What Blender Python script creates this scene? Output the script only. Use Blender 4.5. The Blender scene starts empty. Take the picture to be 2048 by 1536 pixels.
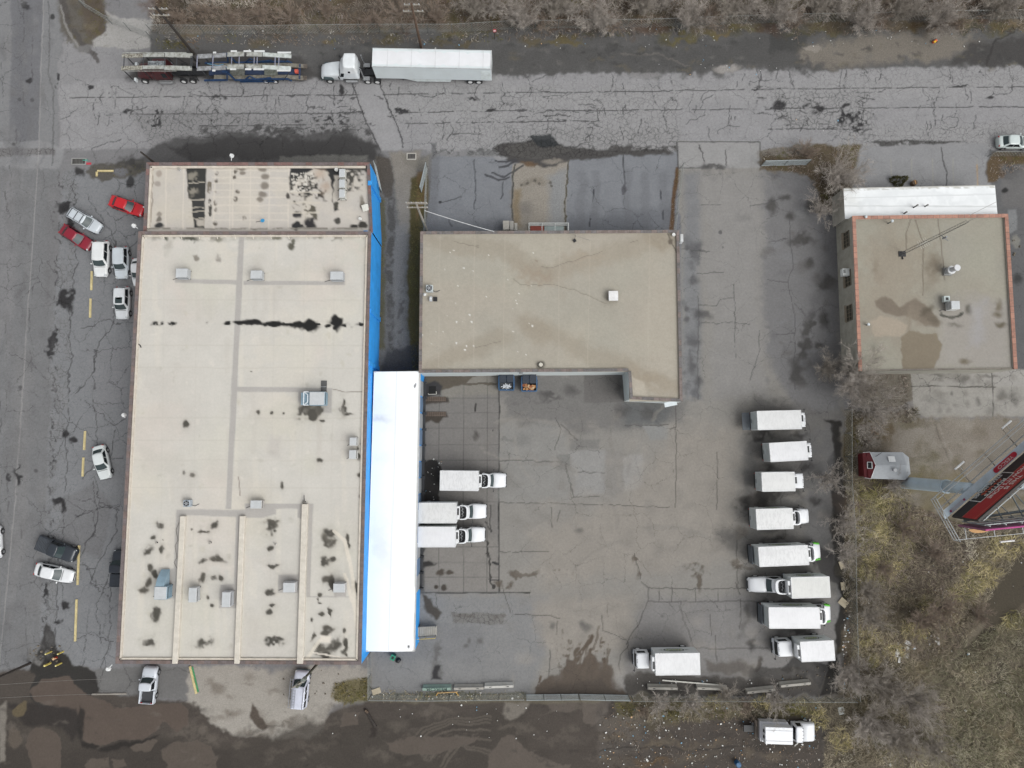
import bpy, bmesh, math, random
import numpy as np
from mathutils import Vector, Matrix
R=math.radians; PI=math.pi
sc=bpy.context.scene; COL=sc.collection
# ------------------------------------------------------------------ camera model
H=90.0; F=1365.33; TH=R(5.25); CT,ST=math.cos(TH),math.sin(TH)
def G(u,v,z=0.0):
    """photo measurement -> world point at height z (metres)"""
    a=(u-1024)/F; b=-(v-768)/F
    yy=b*CT+ST; zz=CT-b*ST
    t=(H-z)/zz
    return Vector((a*t,yy*t,z))
def PX(X,Y,z):
    d=H-z
    # invert: camera axes
    yc=Y*CT-d*ST; zc=Y*ST+d*CT
    return 1024+F*X/zc, 768-F*yc/zc
cd=bpy.data.cameras.new('camera'); cam=bpy.data.objects.new('camera',cd); COL.objects.link(cam)
cd.sensor_width=36; cd.lens=24.0; cd.clip_end=2000; cam.location=(0,0,H); cam.rotation_euler=(TH,0,0)
sc.camera=cam
# ------------------------------------------------------------------ light
w=bpy.data.worlds.new("World"); sc.world=w; w.use_nodes=True; nt=w.node_tree
bg=nt.nodes['Background']; sky=nt.nodes.new('ShaderNodeTexSky'); sky.sky_type='NISHITA'
sky.sun_disc=False; sky.sun_elevation=R(50); sky.sun_rotation=R(125); sky.dust_density=4; sky.air_density=1.2
hs=nt.nodes.new('ShaderNodeHueSaturation'); hs.inputs['Saturation'].default_value=0.12
nt.links.new(sky.outputs[0],hs.inputs['Color']); nt.links.new(hs.outputs[0],bg.inputs[0]); bg.inputs[1].default_value=0.14
sd=bpy.data.lights.new('sun','SUN'); sd.energy=.95; sd.angle=R(50); sd.color=(.985,1,.975)
so=bpy.data.objects.new('sun',sd); COL.objects.link(so)
so.rotation_euler=(R(40),0,R(55))
sc.view_settings.view_transform='Standard'; sc.view_settings.look='None'; sc.view_settings.exposure=0.34; sc.view_settings.gamma=1
sc.render.engine='CYCLES'
GAIN=1.3
def lin1(c):
    c/=255.0
    return (c/12.92 if c<=.04045 else ((c+.055)/1.055)**2.4)
def alb(c,g=None): return tuple(min(.86,lin1(x)/(g or GAIN)) for x in c)
# ------------------------------------------------------------------ materials
MATS={}
def mat(c,rough=.6,metal=0,var=.10,sc_=1.5,spec=.5,emis=None,key=None):
    k=(tuple(c),rough,metal,var,sc_,spec)
    if k in MATS: return MATS[k]
    m=bpy.data.materials.new('surface'); m.use_nodes=True; n=m.node_tree; b=n.nodes['Principled BSDF']
    b.inputs['Roughness'].default_value=rough; b.inputs['Metallic'].default_value=metal; b.inputs['Specular IOR Level'].default_value=spec
    a=alb(c)
    tc=n.nodes.new('ShaderNodeTexCoord'); no=n.nodes.new('ShaderNodeTexNoise'); no.inputs['Scale'].default_value=sc_; no.inputs['Detail'].default_value=6; no.inputs['Roughness'].default_value=.65
    n.links.new(tc.outputs['Object'],no.inputs['Vector'])
    cr=n.nodes.new('ShaderNodeValToRGB'); cr.color_ramp.elements[0].position=.3; cr.color_ramp.elements[1].position=.62
    cr.color_ramp.elements[0].color=(a[0]*(1-2*var),a[1]*(1-2.1*var),a[2]*(1-2.3*var),1); cr.color_ramp.elements[1].color=(a[0]*(1+.3*var),a[1]*(1+.3*var),a[2]*(1+.3*var),1)
    n.links.new(no.outputs[0],cr.inputs[0]); n.links.new(cr.outputs[0],b.inputs['Base Color'])
    MATS[k]=m; return m
def mat_wrinkle(c,amt,seed):  # shade of roof creases painted as dark bands in the base colour
    m=bpy.data.materials.new('box_roof'); m.use_nodes=True; n=m.node_tree; b=n.nodes['Principled BSDF']; b.inputs['Roughness'].default_value=.5
    tc=n.nodes.new('ShaderNodeTexCoord'); mp=n.nodes.new('ShaderNodeMapping'); mp.inputs['Scale'].default_value=(2.6,.8,1); mp.inputs['Location'].default_value=(seed*3.1,seed*1.7,0); mp.inputs['Rotation'].default_value=(0,0,.12)
    n.links.new(tc.outputs['Object'],mp.inputs['Vector']); no=n.nodes.new('ShaderNodeTexNoise'); no.inputs['Scale'].default_value=1.0; no.inputs['Detail'].default_value=5; no.inputs['Distortion'].default_value=.7; n.links.new(mp.outputs[0],no.inputs['Vector'])
    cr=n.nodes.new('ShaderNodeValToRGB'); a_=alb(c); e=cr.color_ramp.elements; e[0].position=.44; e[0].color=(*a_,1); e[1].position=.56; e[1].color=(*a_,1); k=e.new(.5); k.color=(a_[0]*(1-amt),a_[1]*(1-amt),a_[2]*(1-amt),1)
    n.links.new(no.outputs[0],cr.inputs[0])
    n2=n.nodes.new('ShaderNodeTexNoise'); n2.inputs['Scale'].default_value=.7; n2.inputs['Detail'].default_value=6; n.links.new(tc.outputs['Object'],n2.inputs['Vector'])
    vm=n.nodes.new('ShaderNodeVectorMath'); vm.operation='SCALE'; n.links.new(cr.outputs[0],vm.inputs[0]); mm=n.nodes.new('ShaderNodeMath'); mm.operation='MULTIPLY_ADD'; mm.inputs[1].default_value=.22; mm.inputs[2].default_value=.87; n.links.new(n2.outputs[0],mm.inputs[0]); n.links.new(mm.outputs[0],vm.inputs['Scale']); n.links.new(vm.outputs[0],b.inputs['Base Color'])
    return m
def node_math(n,op,a,b=None,c=None,clamp=False):
    x=n.nodes.new('ShaderNodeMath'); x.operation=op; x.use_clamp=clamp
    for i,q in enumerate((a,b,c)):
        if q is None: continue
        if isinstance(q,(int,float)): x.inputs[i].default_value=q
        else: n.links.new(q,x.inputs[i])
    return x.outputs[0]
def sheet_mat(name,fine=.16,mid=.08,crack=True,bump=.0):
    m=bpy.data.materials.new(name); m.use_nodes=True; n=m.node_tree; b=n.nodes['Principled BSDF']
    a1=n.nodes.new('ShaderNodeAttribute'); a1.attribute_name='Col'
    a2=n.nodes.new('ShaderNodeAttribute'); a2.attribute_name='Att'
    sp=n.nodes.new('ShaderNodeSeparateColor'); n.links.new(a2.outputs['Color'],sp.inputs[0])
    tc=n.nodes.new('ShaderNodeTexCoord'); obj=tc.outputs['Object']
    def noise(s,d,r=.6):
        x=n.nodes.new('ShaderNodeTexNoise'); x.inputs['Scale'].default_value=s; x.inputs['Detail'].default_value=d; x.inputs['Roughness'].default_value=r
        n.links.new(obj,x.inputs['Vector']); return x
    f1=noise(3.2,8,.75).outputs[0]; f2=noise(.5,5,.6).outputs[0]
    # fine*(f1-.5)*2+1
    g1=node_math(n,'MULTIPLY_ADD',node_math(n,'SUBTRACT',f1,.5),fine*2.6,1.0)
    f3=noise(6,5,.8).outputs[0]
    g3=node_math(n,'MULTIPLY_ADD',node_math(n,'SUBTRACT',f3,.5),node_math(n,'MULTIPLY_ADD',a2.outputs['Alpha'],1.3,fine*1.6),1.0)
    g1=node_math(n,'MULTIPLY',g1,g3)
    g2=node_math(n,'MULTIPLY_ADD',node_math(n,'SUBTRACT',f2,.5),mid*2.6,1.0)
    g=node_math(n,'MULTIPLY',g1,g2)
    if crack:
        nz=noise(.55,7,.72)
        vm=n.nodes.new('ShaderNodeVectorMath'); vm.operation='MULTIPLY_ADD'; n.links.new(nz.outputs['Color'],vm.inputs[0]); vm.inputs[1].default_value=(2.2,2.2,0); n.links.new(obj,vm.inputs[2])
        def vor(s,wd):
            v=n.nodes.new('ShaderNodeTexVoronoi'); v.feature='DISTANCE_TO_EDGE'; v.inputs['Scale'].default_value=s; v.voronoi_dimensions='2D'
            n.links.new(vm.outputs[0],v.inputs['Vector']); return v.outputs['Distance']
        d1=vor(1.55,0); d2=vor(.30,0)
        # crack = clamp(1 - d/(k*w))
        c1=node_math(n,'SUBTRACT',1.0,node_math(n,'DIVIDE',d1,node_math(n,'MULTIPLY_ADD',sp.outputs[0],.14,.0005)),clamp=True)
        c2=node_math(n,'SUBTRACT',1.0,node_math(n,'DIVIDE',d2,node_math(n,'MULTIPLY_ADD',sp.outputs[2],.018,.0003)),clamp=True)
        brk=noise(.8,3,.5).outputs[0]; brk2=noise(.16,4,.6).outputs[0]
        c1=node_math(n,'MULTIPLY',c1,node_math(n,'MULTIPLY_ADD',brk,3.2,-.85,clamp=True))
        c2=node_math(n,'MULTIPLY',c2,node_math(n,'MULTIPLY_ADD',brk2,6,-2.5,clamp=True))
        c=node_math(n,'MAXIMUM',c1,c2)

        g=node_math(n,'MULTIPLY',g,node_math(n,'MULTIPLY_ADD',c,-.62,1.0))
    mx=n.nodes.new('ShaderNodeVectorMath'); mx.operation='SCALE'; n.links.new(a1.outputs['Color'],mx.inputs[0]); n.links.new(g,mx.inputs['Scale'])
    n.links.new(mx.outputs[0],b.inputs['Base Color'])
    n.links.new(node_math(n,'MULTIPLY_ADD',sp.outputs[1],-.62,.92),b.inputs['Roughness']); b.inputs['Specular IOR Level'].default_value=.14
    if bump:
        bp=n.nodes.new('ShaderNodeBump'); bp.inputs['Strength'].default_value=bump; bp.inputs['Distance'].default_value=.08; n.links.new(f1,bp.inputs['Height']); n.links.new(bp.outputs[0],b.inputs['Normal'])
    return m
# ------------------------------------------------------------------ painted sheets (wear, stains, soils) with numpy
def vnoise(X,Y,s,seed):
    r=np.random.RandomState(seed); L=256; T=r.rand(L,L).astype(np.float32)*2-1
    x=X/s+seed*7.31; y=Y/s+seed*3.17; xi=np.floor(x).astype(np.int32); yi=np.floor(y).astype(np.int32)
    fx=(x-xi).astype(np.float32); fy=(y-yi).astype(np.float32); fx=fx*fx*(3-2*fx); fy=fy*fy*(3-2*fy)
    a=T[yi%L,xi%L]; b=T[yi%L,(xi+1)%L]; c=T[(yi+1)%L,xi%L]; d=T[(yi+1)%L,(xi+1)%L]
    return (a*(1-fx)+b*fx)*(1-fy)+(c*(1-fx)+d*fx)*fy
def sstep(a,b,x):
    t=np.clip((x-a)/(b-a),0,1); return t*t*(3-2*t)
class Sheet:
    def __init__(s,X,Y,z,base):
        s.X=X.astype(np.float32); s.Y=Y.astype(np.float32); s.z=z
        U,V=PX(X,Y,z); s.U=U.astype(np.float32); s.V=V.astype(np.float32)
        s.C=np.empty(X.shape+(3,),np.float32); s.C[:]=alb(base)
        s.K=np.zeros(X.shape,np.float32); s.W=s.K.copy(); s.K2=s.K.copy(); s.A=s.K.copy()
        s.n1=vnoise(X,Y,6,1)*.55+vnoise(X,Y,2.6,2)*.45
        s.n2=vnoise(X,Y,1.5,3)*.5+vnoise(X,Y,.7,4)*.5
        s.n3=vnoise(X,Y,.33,5)
        s.n4=vnoise(X,Y,1.7,13)*.5+vnoise(X,Y,.75,14)*.5
        s.pn=vnoise(X,Y,1.1,6)*.45+vnoise(X,Y,.45,7)*.35+vnoise(X,Y,.22,8)*.2
    def sl(s,u0,u1,v0,v1):
        q=(s.U>u0)&(s.U<u1)&(s.V>v0)&(s.V<v1)
        r=np.where(q.any(1))[0]; c=np.where(q.any(0))[0]
        if len(r)==0: return None
        return (slice(r[0],r[-1]+1),slice(c[0],c[-1]+1))
    def crd(s,q,warp):
        warp=warp*1.7
        a=s.n1[q]*.5+s.n2[q]*.4+s.n3[q]*.15; b=-s.n1[q]*.35+s.n4[q]*.5-s.n3[q]*.15
        return s.U[q]+warp*a, s.V[q]+warp*b
    def put(s,q,m,col,a=1,wet=None,crk=None,crk2=None,brk=None,gr=None,mul=False):
        if brk is not None: m=m*sstep(brk-.22,brk+.22,s.pn[q]+.0*m)
        m=(m*a).astype(np.float32); m3=m[...,None]
        if col is not None:
            t=np.array(alb(col),np.float32)
            s.C[q]=s.C[q]*(1-m3)+t*m3
        for arr,val in ((s.W,wet),(s.K,crk),(s.K2,crk2),(s.A,gr)):
            if val is not None: arr[q]=arr[q]*(1-m)+val*m
    def poly(s,pts,col,soft=2.5,warp=5,**k):
        P=np.array(pts,np.float32); e=soft*2+warp+3
        q=s.sl(P[:,0].min()-e,P[:,0].max()+e,P[:,1].min()-e,P[:,1].max()+e)
        if q is None: return
        x,y=s.crd(q,warp); d=np.full(x.shape,1e9,np.float32); ins=np.zeros(x.shape,bool)
        for i in range(len(P)):
            ax,ay=P[i-1]; bx,by=P[i]; ex,ey=bx-ax,by-ay; L=ex*ex+ey*ey+1e-9
            t=np.clip(((x-ax)*ex+(y-ay)*ey)/L,0,1); dd=(x-ax-t*ex)**2+(y-ay-t*ey)**2; d=np.minimum(d,dd)
            if ay!=by:
                c=((ay>y)!=(by>y))&(x<(bx-ax)*(y-ay)/(by-ay)+ax); ins^=c
        d=np.sqrt(d); d=np.where(ins,d,-d)
        s.put(q,sstep(-soft,soft,d),col,**k)
    def line(s,pts,w,col,soft=1.2,warp=2,**k):
        P=np.array(pts,np.float32); e=soft+w+warp+3
        q=s.sl(P[:,0].min()-e,P[:,0].max()+e,P[:,1].min()-e,P[:,1].max()+e)
        if q is None: return
        x,y=s.crd(q,warp); d=np.full(x.shape,1e9,np.float32)
        for i in range(1,len(P)):
            ax,ay=P[i-1]; bx,by=P[i]; ex,ey=bx-ax,by-ay; L=ex*ex+ey*ey+1e-9
            t=np.clip(((x-ax)*ex+(y-ay)*ey)/L,0,1); d=np.minimum(d,(x-ax-t*ex)**2+(y-ay-t*ey)**2)
        s.put(q,1-sstep(w/2,w/2+soft,np.sqrt(d)),col,**k)
    def blob(s,u,v,ru,rv,col,ang=0,soft=.35,warp=None,**k):
        rr=max(ru,rv); warp=rr*.7 if warp is None else warp; e=rr*1.5+warp+3
        q=s.sl(u-e,u+e,v-e,v+e)
        if q is None: return
        x,y=s.crd(q,warp); c,n=math.cos(R(ang)),math.sin(R(ang)); x=x-u; y=y-v
        d=np.sqrt(((x*c+y*n)/ru)**2+((-x*n+y*c)/rv)**2)
        s.put(q,1-sstep(1-soft,1+soft,d),col,**k)
    def build(s,name,m,keep=None,parent=None):
        ny,nx=s.X.shape
        co=np.empty((ny*nx,3),np.float32); co[:,0]=s.X.ravel(); co[:,1]=s.Y.ravel(); co[:,2]=s.z
        if hasattr(s,'Z'): co[:,2]=s.Z.ravel()
        i=np.arange(ny*nx).reshape(ny,nx)
        f=np.stack([i[:-1,:-1],i[:-1,1:],i[1:,1:],i[1:,:-1]],-1).reshape(-1,4)
        if keep is not None:
            kk=keep.ravel(); f=f[kk[f].all(1)]
        me=bpy.data.meshes.new(name); me.vertices.add(len(co)); me.vertices.foreach_set('co',co.ravel())
        me.loops.add(f.size); me.loops.foreach_set('vertex_index',f.ravel().astype(np.int32))
        me.polygons.add(len(f)); me.polygons.foreach_set('loop_start',np.arange(0,f.size,4,dtype=np.int32)); me.polygons.foreach_set('loop_total',np.full(len(f),4,np.int32))
        me.update(calc_edges=True)
        C=np.ones((ny*nx,4),np.float32); C[:,:3]=s.C.reshape(-1,3)
        a=me.attributes.new('Col','FLOAT_COLOR','POINT'); a.data.foreach_set('color',C.ravel())
        C[:,0]=s.K.ravel(); C[:,1]=s.W.ravel(); C[:,2]=s.K2.ravel(); C[:,3]=s.A.ravel()
        a=me.attributes.new('Att','FLOAT_COLOR','POINT'); a.data.foreach_set('color',C.ravel())
        me.materials.append(m); o=bpy.data.objects.new(name,me); COL.objects.link(o)
        if parent: o.parent=parent; o.matrix_parent_inverse=Matrix.Identity(4)
        return o
# ------------------------------------------------------------------ mesh builder
class MB:
    def __init__(s): s.v=[]; s.f=[]
    def add(s,vs,fs):
        b=len(s.v); s.v+= [tuple(x) for x in vs]; s.f+=[tuple(b+i for i in f) for f in fs]; return s
    def box(s,c,d,rz=0,ry=0,rx=0,taper=1):
        x,y,z=[k/2 for k in d]; M=Matrix.Rotation(rz,3,'Z')@Matrix.Rotation(ry,3,'Y')@Matrix.Rotation(rx,3,'X'); c=Vector(c)
        vs=[]
        for zz in (-z,z):
            t=taper if zz>0 else 1
            for a,b in ((-x,-y),(x,-y),(x,y),(-x,y)): vs.append(c+M@Vector((a*t,b*t,zz)))
        return s.add(vs,[(3,2,1,0),(4,5,6,7),(0,1,5,4),(1,2,6,5),(2,3,7,6),(3,0,4,7)])
    def prism(s,pts,z0,z1):
        n=len(pts); ar=sum(pts[i-1][0]*pts[i][1]-pts[i][0]*pts[i-1][1] for i in range(n))
        if ar<0: pts=pts[::-1]
        vs=[(p[0],p[1],z0) for p in pts]+[(p[0],p[1],z1) for p in pts]
        return s.add(vs,[tuple(range(n))[::-1],tuple(range(n,2*n))]+[(i,(i+1)%n,n+(i+1)%n,n+i) for i in range(n)])
    def tube(s,p0,p1,r0,r1=None,n=6,cap=True):
        r1=r0 if r1 is None else r1; p0=Vector(p0); p1=Vector(p1); d=(p1-p0)
        if d.length<1e-6: return s
        d.normalize(); a=d.orthogonal().normalized(); b=d.cross(a)
        vs=[p0+(a*math.cos(2*PI*i/n)+b*math.sin(2*PI*i/n))*r0 for i in range(n)]+[p1+(a*math.cos(2*PI*i/n)+b*math.sin(2*PI*i/n))*r1 for i in range(n)]
        fs=[(i,(i+1)%n,n+(i+1)%n,n+i) for i in range(n)]
        if cap: fs+=[tuple(range(n))[::-1],tuple(range(n,2*n))]
        return s.add(vs,fs)
    def path(s,pts,r,n=5):
        for a,b in zip(pts[:-1],pts[1:]): s.tube(a,b,r,r,n)
        return s
    def quad(s,a,b,c,d): return s.add([a,b,c,d],[(0,1,2,3)])
    def grid(s,rows,close=False):
        ny=len(rows); nx=len(rows[0]); vs=[p for r in rows for p in r]; fs=[]
        for j in range(ny-1):
            for i in range(nx if close else nx-1):
                k=(i+1)%nx; fs.append((j*nx+i,j*nx+k,(j+1)*nx+k,(j+1)*nx+i))
        return s.add(vs,fs)
    def build(s,name,m,parent=None,bevel=0,smooth=False,seg=1,auto=None):
        me=bpy.data.meshes.new(name); bm=bmesh.new(); vv=[bm.verts.new(p) for p in s.v]
        for f in s.f:
            try: bm.faces.new([vv[i] for i in f])
            except ValueError: pass
        bmesh.ops.recalc_face_normals(bm,faces=bm.faces)
        if bevel: 
            es=[e for e in bm.edges if len(e.link_faces)==2 and e.calc_face_angle(0)>.5]
            bmesh.ops.bevel(bm,geom=es,offset=bevel,segments=seg,affect='EDGES',profile=.5,clamp_overlap=True)
        bm.to_mesh(me); bm.free(); me.materials.append(m)
        if smooth: me.polygons.foreach_set('use_smooth',[True]*len(me.polygons))
        o=bpy.data.objects.new(name,me); COL.objects.link(o)
        if parent: o.parent=parent
        return o
def tag(o,label=None,cat=None,group=None,kind=None):
    if label: o['label']=label
    if cat: o['category']=cat
    if group: o['group']=group
    if kind: o['kind']=kind
    return o
def thing(name,label,cat,loc=(0,0,0),rz=0,group=None):
    o=bpy.data.objects.new(name,None); COL.objects.link(o); o.location=loc; o.rotation_euler=(0,0,rz); o.empty_display_size=.3
    return tag(o,label,cat,group)
def dup(root,loc,rz,label,scale=None,group=None):
    r=root.copy(); COL.objects.link(r); r.location=loc; r.rotation_euler=(0,0,rz); r['label']=label
    if scale: r.scale=(scale,)*3 if isinstance(scale,(int,float)) else scale
    if group: r['group']=group
    for ch in list(root.children):
        c=ch.copy(); COL.objects.link(c); c.parent=r
        for g in ch.children:
            d=g.copy(); COL.objects.link(d); d.parent=c
    return r
# ================================================================== GROUND
rnd=random.Random(5)
st=0.12
X,Y=np.meshgrid(np.arange(-78,79,st),np.arange(-50,72,st))
g=Sheet(X,Y,0.0,(126,125,126))
P=g.poly; L=g.line; B=g.blob
g.K2[:]=.6; g.K[:]=.0
# --- left street
P([(-90,-60),(128,-60),(112,330),(78,1340),(-90,1400)],(129,129,130),warp=3,crk2=.9)
P([(20,-60),(86,-60),(82,140),(78,285),(16,285),(24,120)],(113,113,116),warp=3,a=.9)
P([(-90,285),(80,283),(128,300),(118,340),(-90,330)],(140,140,141),warp=4)
P([(-90,296),(110,300),(108,312),(-90,316)],(120,118,118),warp=4,crk=.7)
P([(-90,340),(118,340),(112,600),(78,1340),(-90,1400)],(121,121,122),warp=4,soft=10,crk=.14,crk2=.9)
P([(0,350),(30,350),(26,640),(-5,700)],(130,129,130),warp=6,soft=8,a=.7)
P([(30,700),(62,700),(50,1100),(20,1250)],(128,127,127),warp=5,soft=8,a=.6)
P([(35,0),(60,0),(55,330),(20,330)],(105,105,108),warp=5,soft=8,a=.4,crk=.3)
P([(95,370),(122,370),(118,560),(90,640)],(120,119,120),warp=3,soft=5,a=.6)
L([(87,0),(84,90),(78,280),(72,380),(52,680),(30,1000),(8,1240),(-10,1400)],1.0,(160,158,156),warp=1,soft=1,a=.6)
L([(98,0),(96,60),(100,160),(108,180),(107,240),(104,330)],1.5,(96,95,96),warp=4,a=.7)
for i in range(26):
    v=20+i*52; u=rnd.uniform(5,70)-v*.012
    L([(u,v),(u+rnd.uniform(-4,4),v+rnd.uniform(30,90))],.8,(80,79,80),warp=5,a=.7,brk=0)
# --- parking strip
P([(128,345),(292,330),(292,400),(262,780),(230,1335),(78,1335),(104,700)],(130,131,133),warp=5,soft=4,crk=.16,crk2=1.3)
P([(128,345),(160,345),(140,700),(110,1320),(80,1320),(106,700)],(126,126,127),warp=5,crk=.75,brk=.02,crk2=1.4,a=.8)
P([(175,700),(262,690),(255,790),(190,840),(178,760)],(132,132,134),warp=4,a=.7)
P([(120,1000),(190,960),(225,1010),(200,1120),(120,1080)],(116,115,116),warp=6,a=.6,soft=5)
for (u,v,a,b) in ((136,594,21,17),(109,682,7,20),(128,412,14,10),(146,440,9,16),(112,1008,13,9),(120,1018,5,14),(32,955,4,16),(132,868,7,7),(150,880,9,6),(18,955,3,9),(97,1180,3,14),(132,1208,7,10),(117,1243,8,4)):
    B(u,v,a,b,(56,55,56),warp=max(a,b)*.9,wet=.3)
for v in range(350,1330,24):
    x=118-(v-350)*.036; L([(x+rnd.uniform(-4,4),v),(x+8+rnd.uniform(-5,5),v+26)],1.6,(64,63,64),warp=9,a=.75,brk=.0)
for pts in ([(148,360),(152,500),(142,640),(136,800),(128,1000),(112,1300)],[(175,390),(230,470),(232,520),(275,480)],[(150,790),(185,750),(190,700),(230,640),(225,500)],
    [(163,800),(200,830),(222,850),(250,842)],[(165,660),(215,640),(262,650)],[(150,1000),(190,1000),(240,1020)],[(150,1030),(215,1015),(238,1015)],[(188,800),(192,860),(190,930),(165,960)],
    [(190,960),(196,1010),(190,1060),(175,1085),(160,1120),(178,1140),(190,1170),(215,1180)],[(234,1020),(232,1060),(205,1110),(185,1140),(180,1165),(215,1195)],[(155,1130),(186,1135)],
    [(150,1272),(190,1275),(230,1290)],[(200,1290),(196,1210),(218,1160)],[(168,1275),(172,1320),(165,1340)],[(225,860),(222,915),(248,918)],[(185,700),(188,780)],[(218,1150),(222,1250),(205,1330),(203,1370)]):
    L(pts,.4,(62,61,62),warp=8,soft=1.3,a=.75)
L([(188,557),(236,558)],.8,(140,140,140),a=.5)
# --- E-W road
road=[(118,165),(250,158),(640,156),(1024,149),(1400,143),(1800,137),(2200,132),(2200,306),(1740,296),(1520,298),(1360,308),(1140,312),(1000,300),(865,304),(760,300),(640,292),(440,290),(300,298),(118,300)]
P(road,(147,146,147),warp=5,crk=.2,crk2=1.15)
P([(128,60),(215,82),(250,110),(260,160),(118,166)],(141,140,141),warp=8,crk=.1,crk2=.9)
P([(128,180),(300,175),(640,185),(1000,175),(1500,170),(2200,160),(2200,200),(1500,205),(1000,215),(500,225),(128,215)],(153,152,152),warp=14,soft=14,a=.6)
P([(260,225),(520,215),(760,225),(760,300),(300,290)],(132,131,131),warp=14,soft=14,a=.7,crk=.9,crk2=1.4)
P([(440,165),(700,160),(700,240),(500,235)],(147,146,147),warp=14,soft=14,crk=.45,a=.8)
P([(860,180),(1360,170),(1360,310),(860,305)],(149,148,148),warp=14,soft=16,a=.7,crk=.75)
P([(1000,258),(1360,255),(1360,312),(980,312)],(143,142,142),warp=8,soft=8,a=.8,crk=1.2)
P([(1540,185),(1740,180),(1740,262),(1560,262)],(146,145,145),warp=8,soft=8,a=.9,crk=1.1)
P([(1680,255),(2200,245),(2200,300),(1690,300)],(148,147,147),warp=8,soft=8,a=.8,crk=.8)
P([(760,160),(1000,155),(1000,240),(790,240)],(150,149,149),warp=10,soft=10,a=.6,crk=.35)
P([(1620,140),(2100,135),(2100,185),(1640,188)],(150,149,149),warp=10,soft=10,a=.6,crk=.5)
# joints along road
for (y0,y1,xs) in ((196,172,(128,2150)),(229,213,(260,2100)),(252,242,(400,1200)),(258,258,(1536,1740))):
    n=60; pts=[(xs[0]+(xs[1]-xs[0])*i/n,y0+(y1-y0)*i/n+rnd.uniform(-.7,.7)) for i in range(n+1)]
    L(pts,.9,(72,71,72),warp=1.5,soft=1,brk=-.25,a=.95)
for i in range(105):
    u=rnd.uniform(180,2040); v0=150-(u-600)*.011; a=rnd.random()
    s=v0+rnd.choice((0,22,44,70,95)); e=s+rnd.uniform(18,45); L([(u,s),(u+rnd.uniform(-5,5),(s+e)/2),(u+rnd.uniform(-6,6),e)],.8,(78,77,78),warp=6,soft=1,brk=-.15,a=.85)
for i in range(40):
    u=rnd.uniform(150,2000); v=rnd.uniform(165,285); p=[(u,v)]
    an=rnd.uniform(0,6.28)
    for k in range(5): an+=rnd.uniform(-.7,.7); u+=math.cos(an)*14; v+=math.sin(an)*6; p.append((u,v))
    L(p,.8,(80,79,80),warp=6,soft=1,a=.75)
L([(704,160),(720,205),(740,255),(760,300)],1.2,(72,71,72),warp=3); L([(758,162),(780,215),(797,260),(806,296)],1.2,(72,71,72),warp=3)
P([(712,165),(756,165),(804,290),(800,302),(763,302),(735,240)],(151,150,151),warp=2,crk=.0,crk2=.2)
for (u,v,a,b,wd) in ((685,175,6,12,.6),(175,177,14,6,1),(250,230,16,3,1),(302,238,30,3,1),(400,193,14,3,1),(440,190,14,6,1),(450,231,30,4,1),(640,237,16,8,1.1),(672,238,22,8,1.1),(690,245,10,5,1),(800,222,16,6,1.1),
    (815,224,8,6,1),(940,200,10,4,1),(980,220,9,4,1),(1498,180,14,6,1),(1512,205,16,10,1.1),(1556,211,13,10,.5),(1612,212,22,12,1.2),(1638,217,10,6,.6),(1690,222,10,8,1),(1694,228,14,10,1.1),(1700,250,30,10,1.2),(1918,175,17,4,.7),(1975,200,8,4,1),(1165,160,1,1,1),
    (165,50,6,14,1),(60,160,7,6,1),(20,300,5,10,1),(50,12,10,8,1),(1420,332,24,6,1),(118,150,3,8,1),(115,170,5,8,1),(265,88,14,8,.5)):
    B(u,v,a,b,(62,61,62),warp=max(a,b)*wd,brk=None if wd<.9 else -.05)
for _ in range(70):
    u=rnd.choice((rnd.uniform(560,760),rnd.uniform(1500,1740),rnd.uniform(1000,1200))); v=rnd.uniform(190,262)
    L([(u-rnd.uniform(4,14),v),(u+rnd.uniform(4,14),v+rnd.uniform(-3,3))],1,(74,73,74),warp=7,soft=1,a=.8)
L([(500,258),(640,262),(740,262)],6,(92,91,91),warp=8,soft=6,brk=.15)
P([(860,150),(1000,148),(1000,165),(860,167)],(152,151,151),warp=3,crk=0)
P([(1257,144),(1322,143),(1318,160),(1262,158)],(138,137,137),warp=4)
# --- NW corner
P([(118,-40),(215,-40),(205,70),(178,92),(150,95),(120,60)],(99,95,89),warp=10,soft=6,gr=.4,crk=0,crk2=0)
P([(158,-20),(210,-20),(208,60),(196,78),(172,70)],(90,80,70),warp=8,soft=8,a=.8,gr=.5)
L([(125,0),(140,55),(172,98),(196,120)],7,(84,80,78),warp=6,soft=4,a=.85)
L([(122,10),(134,60),(166,110)],3,(150,148,145),warp=3,a=.6)
P([(212,20),(232,36),(305,38),(308,92),(250,100),(185,92),(180,78),(212,66)],(160,158,155),warp=6,crk=.15,crk2=.8)
B(165,97,14,9,(118,116,115),warp=6); B(103,50,6,6,(120,120,121)); B(104,36,5,6,(70,70,70))
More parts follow.
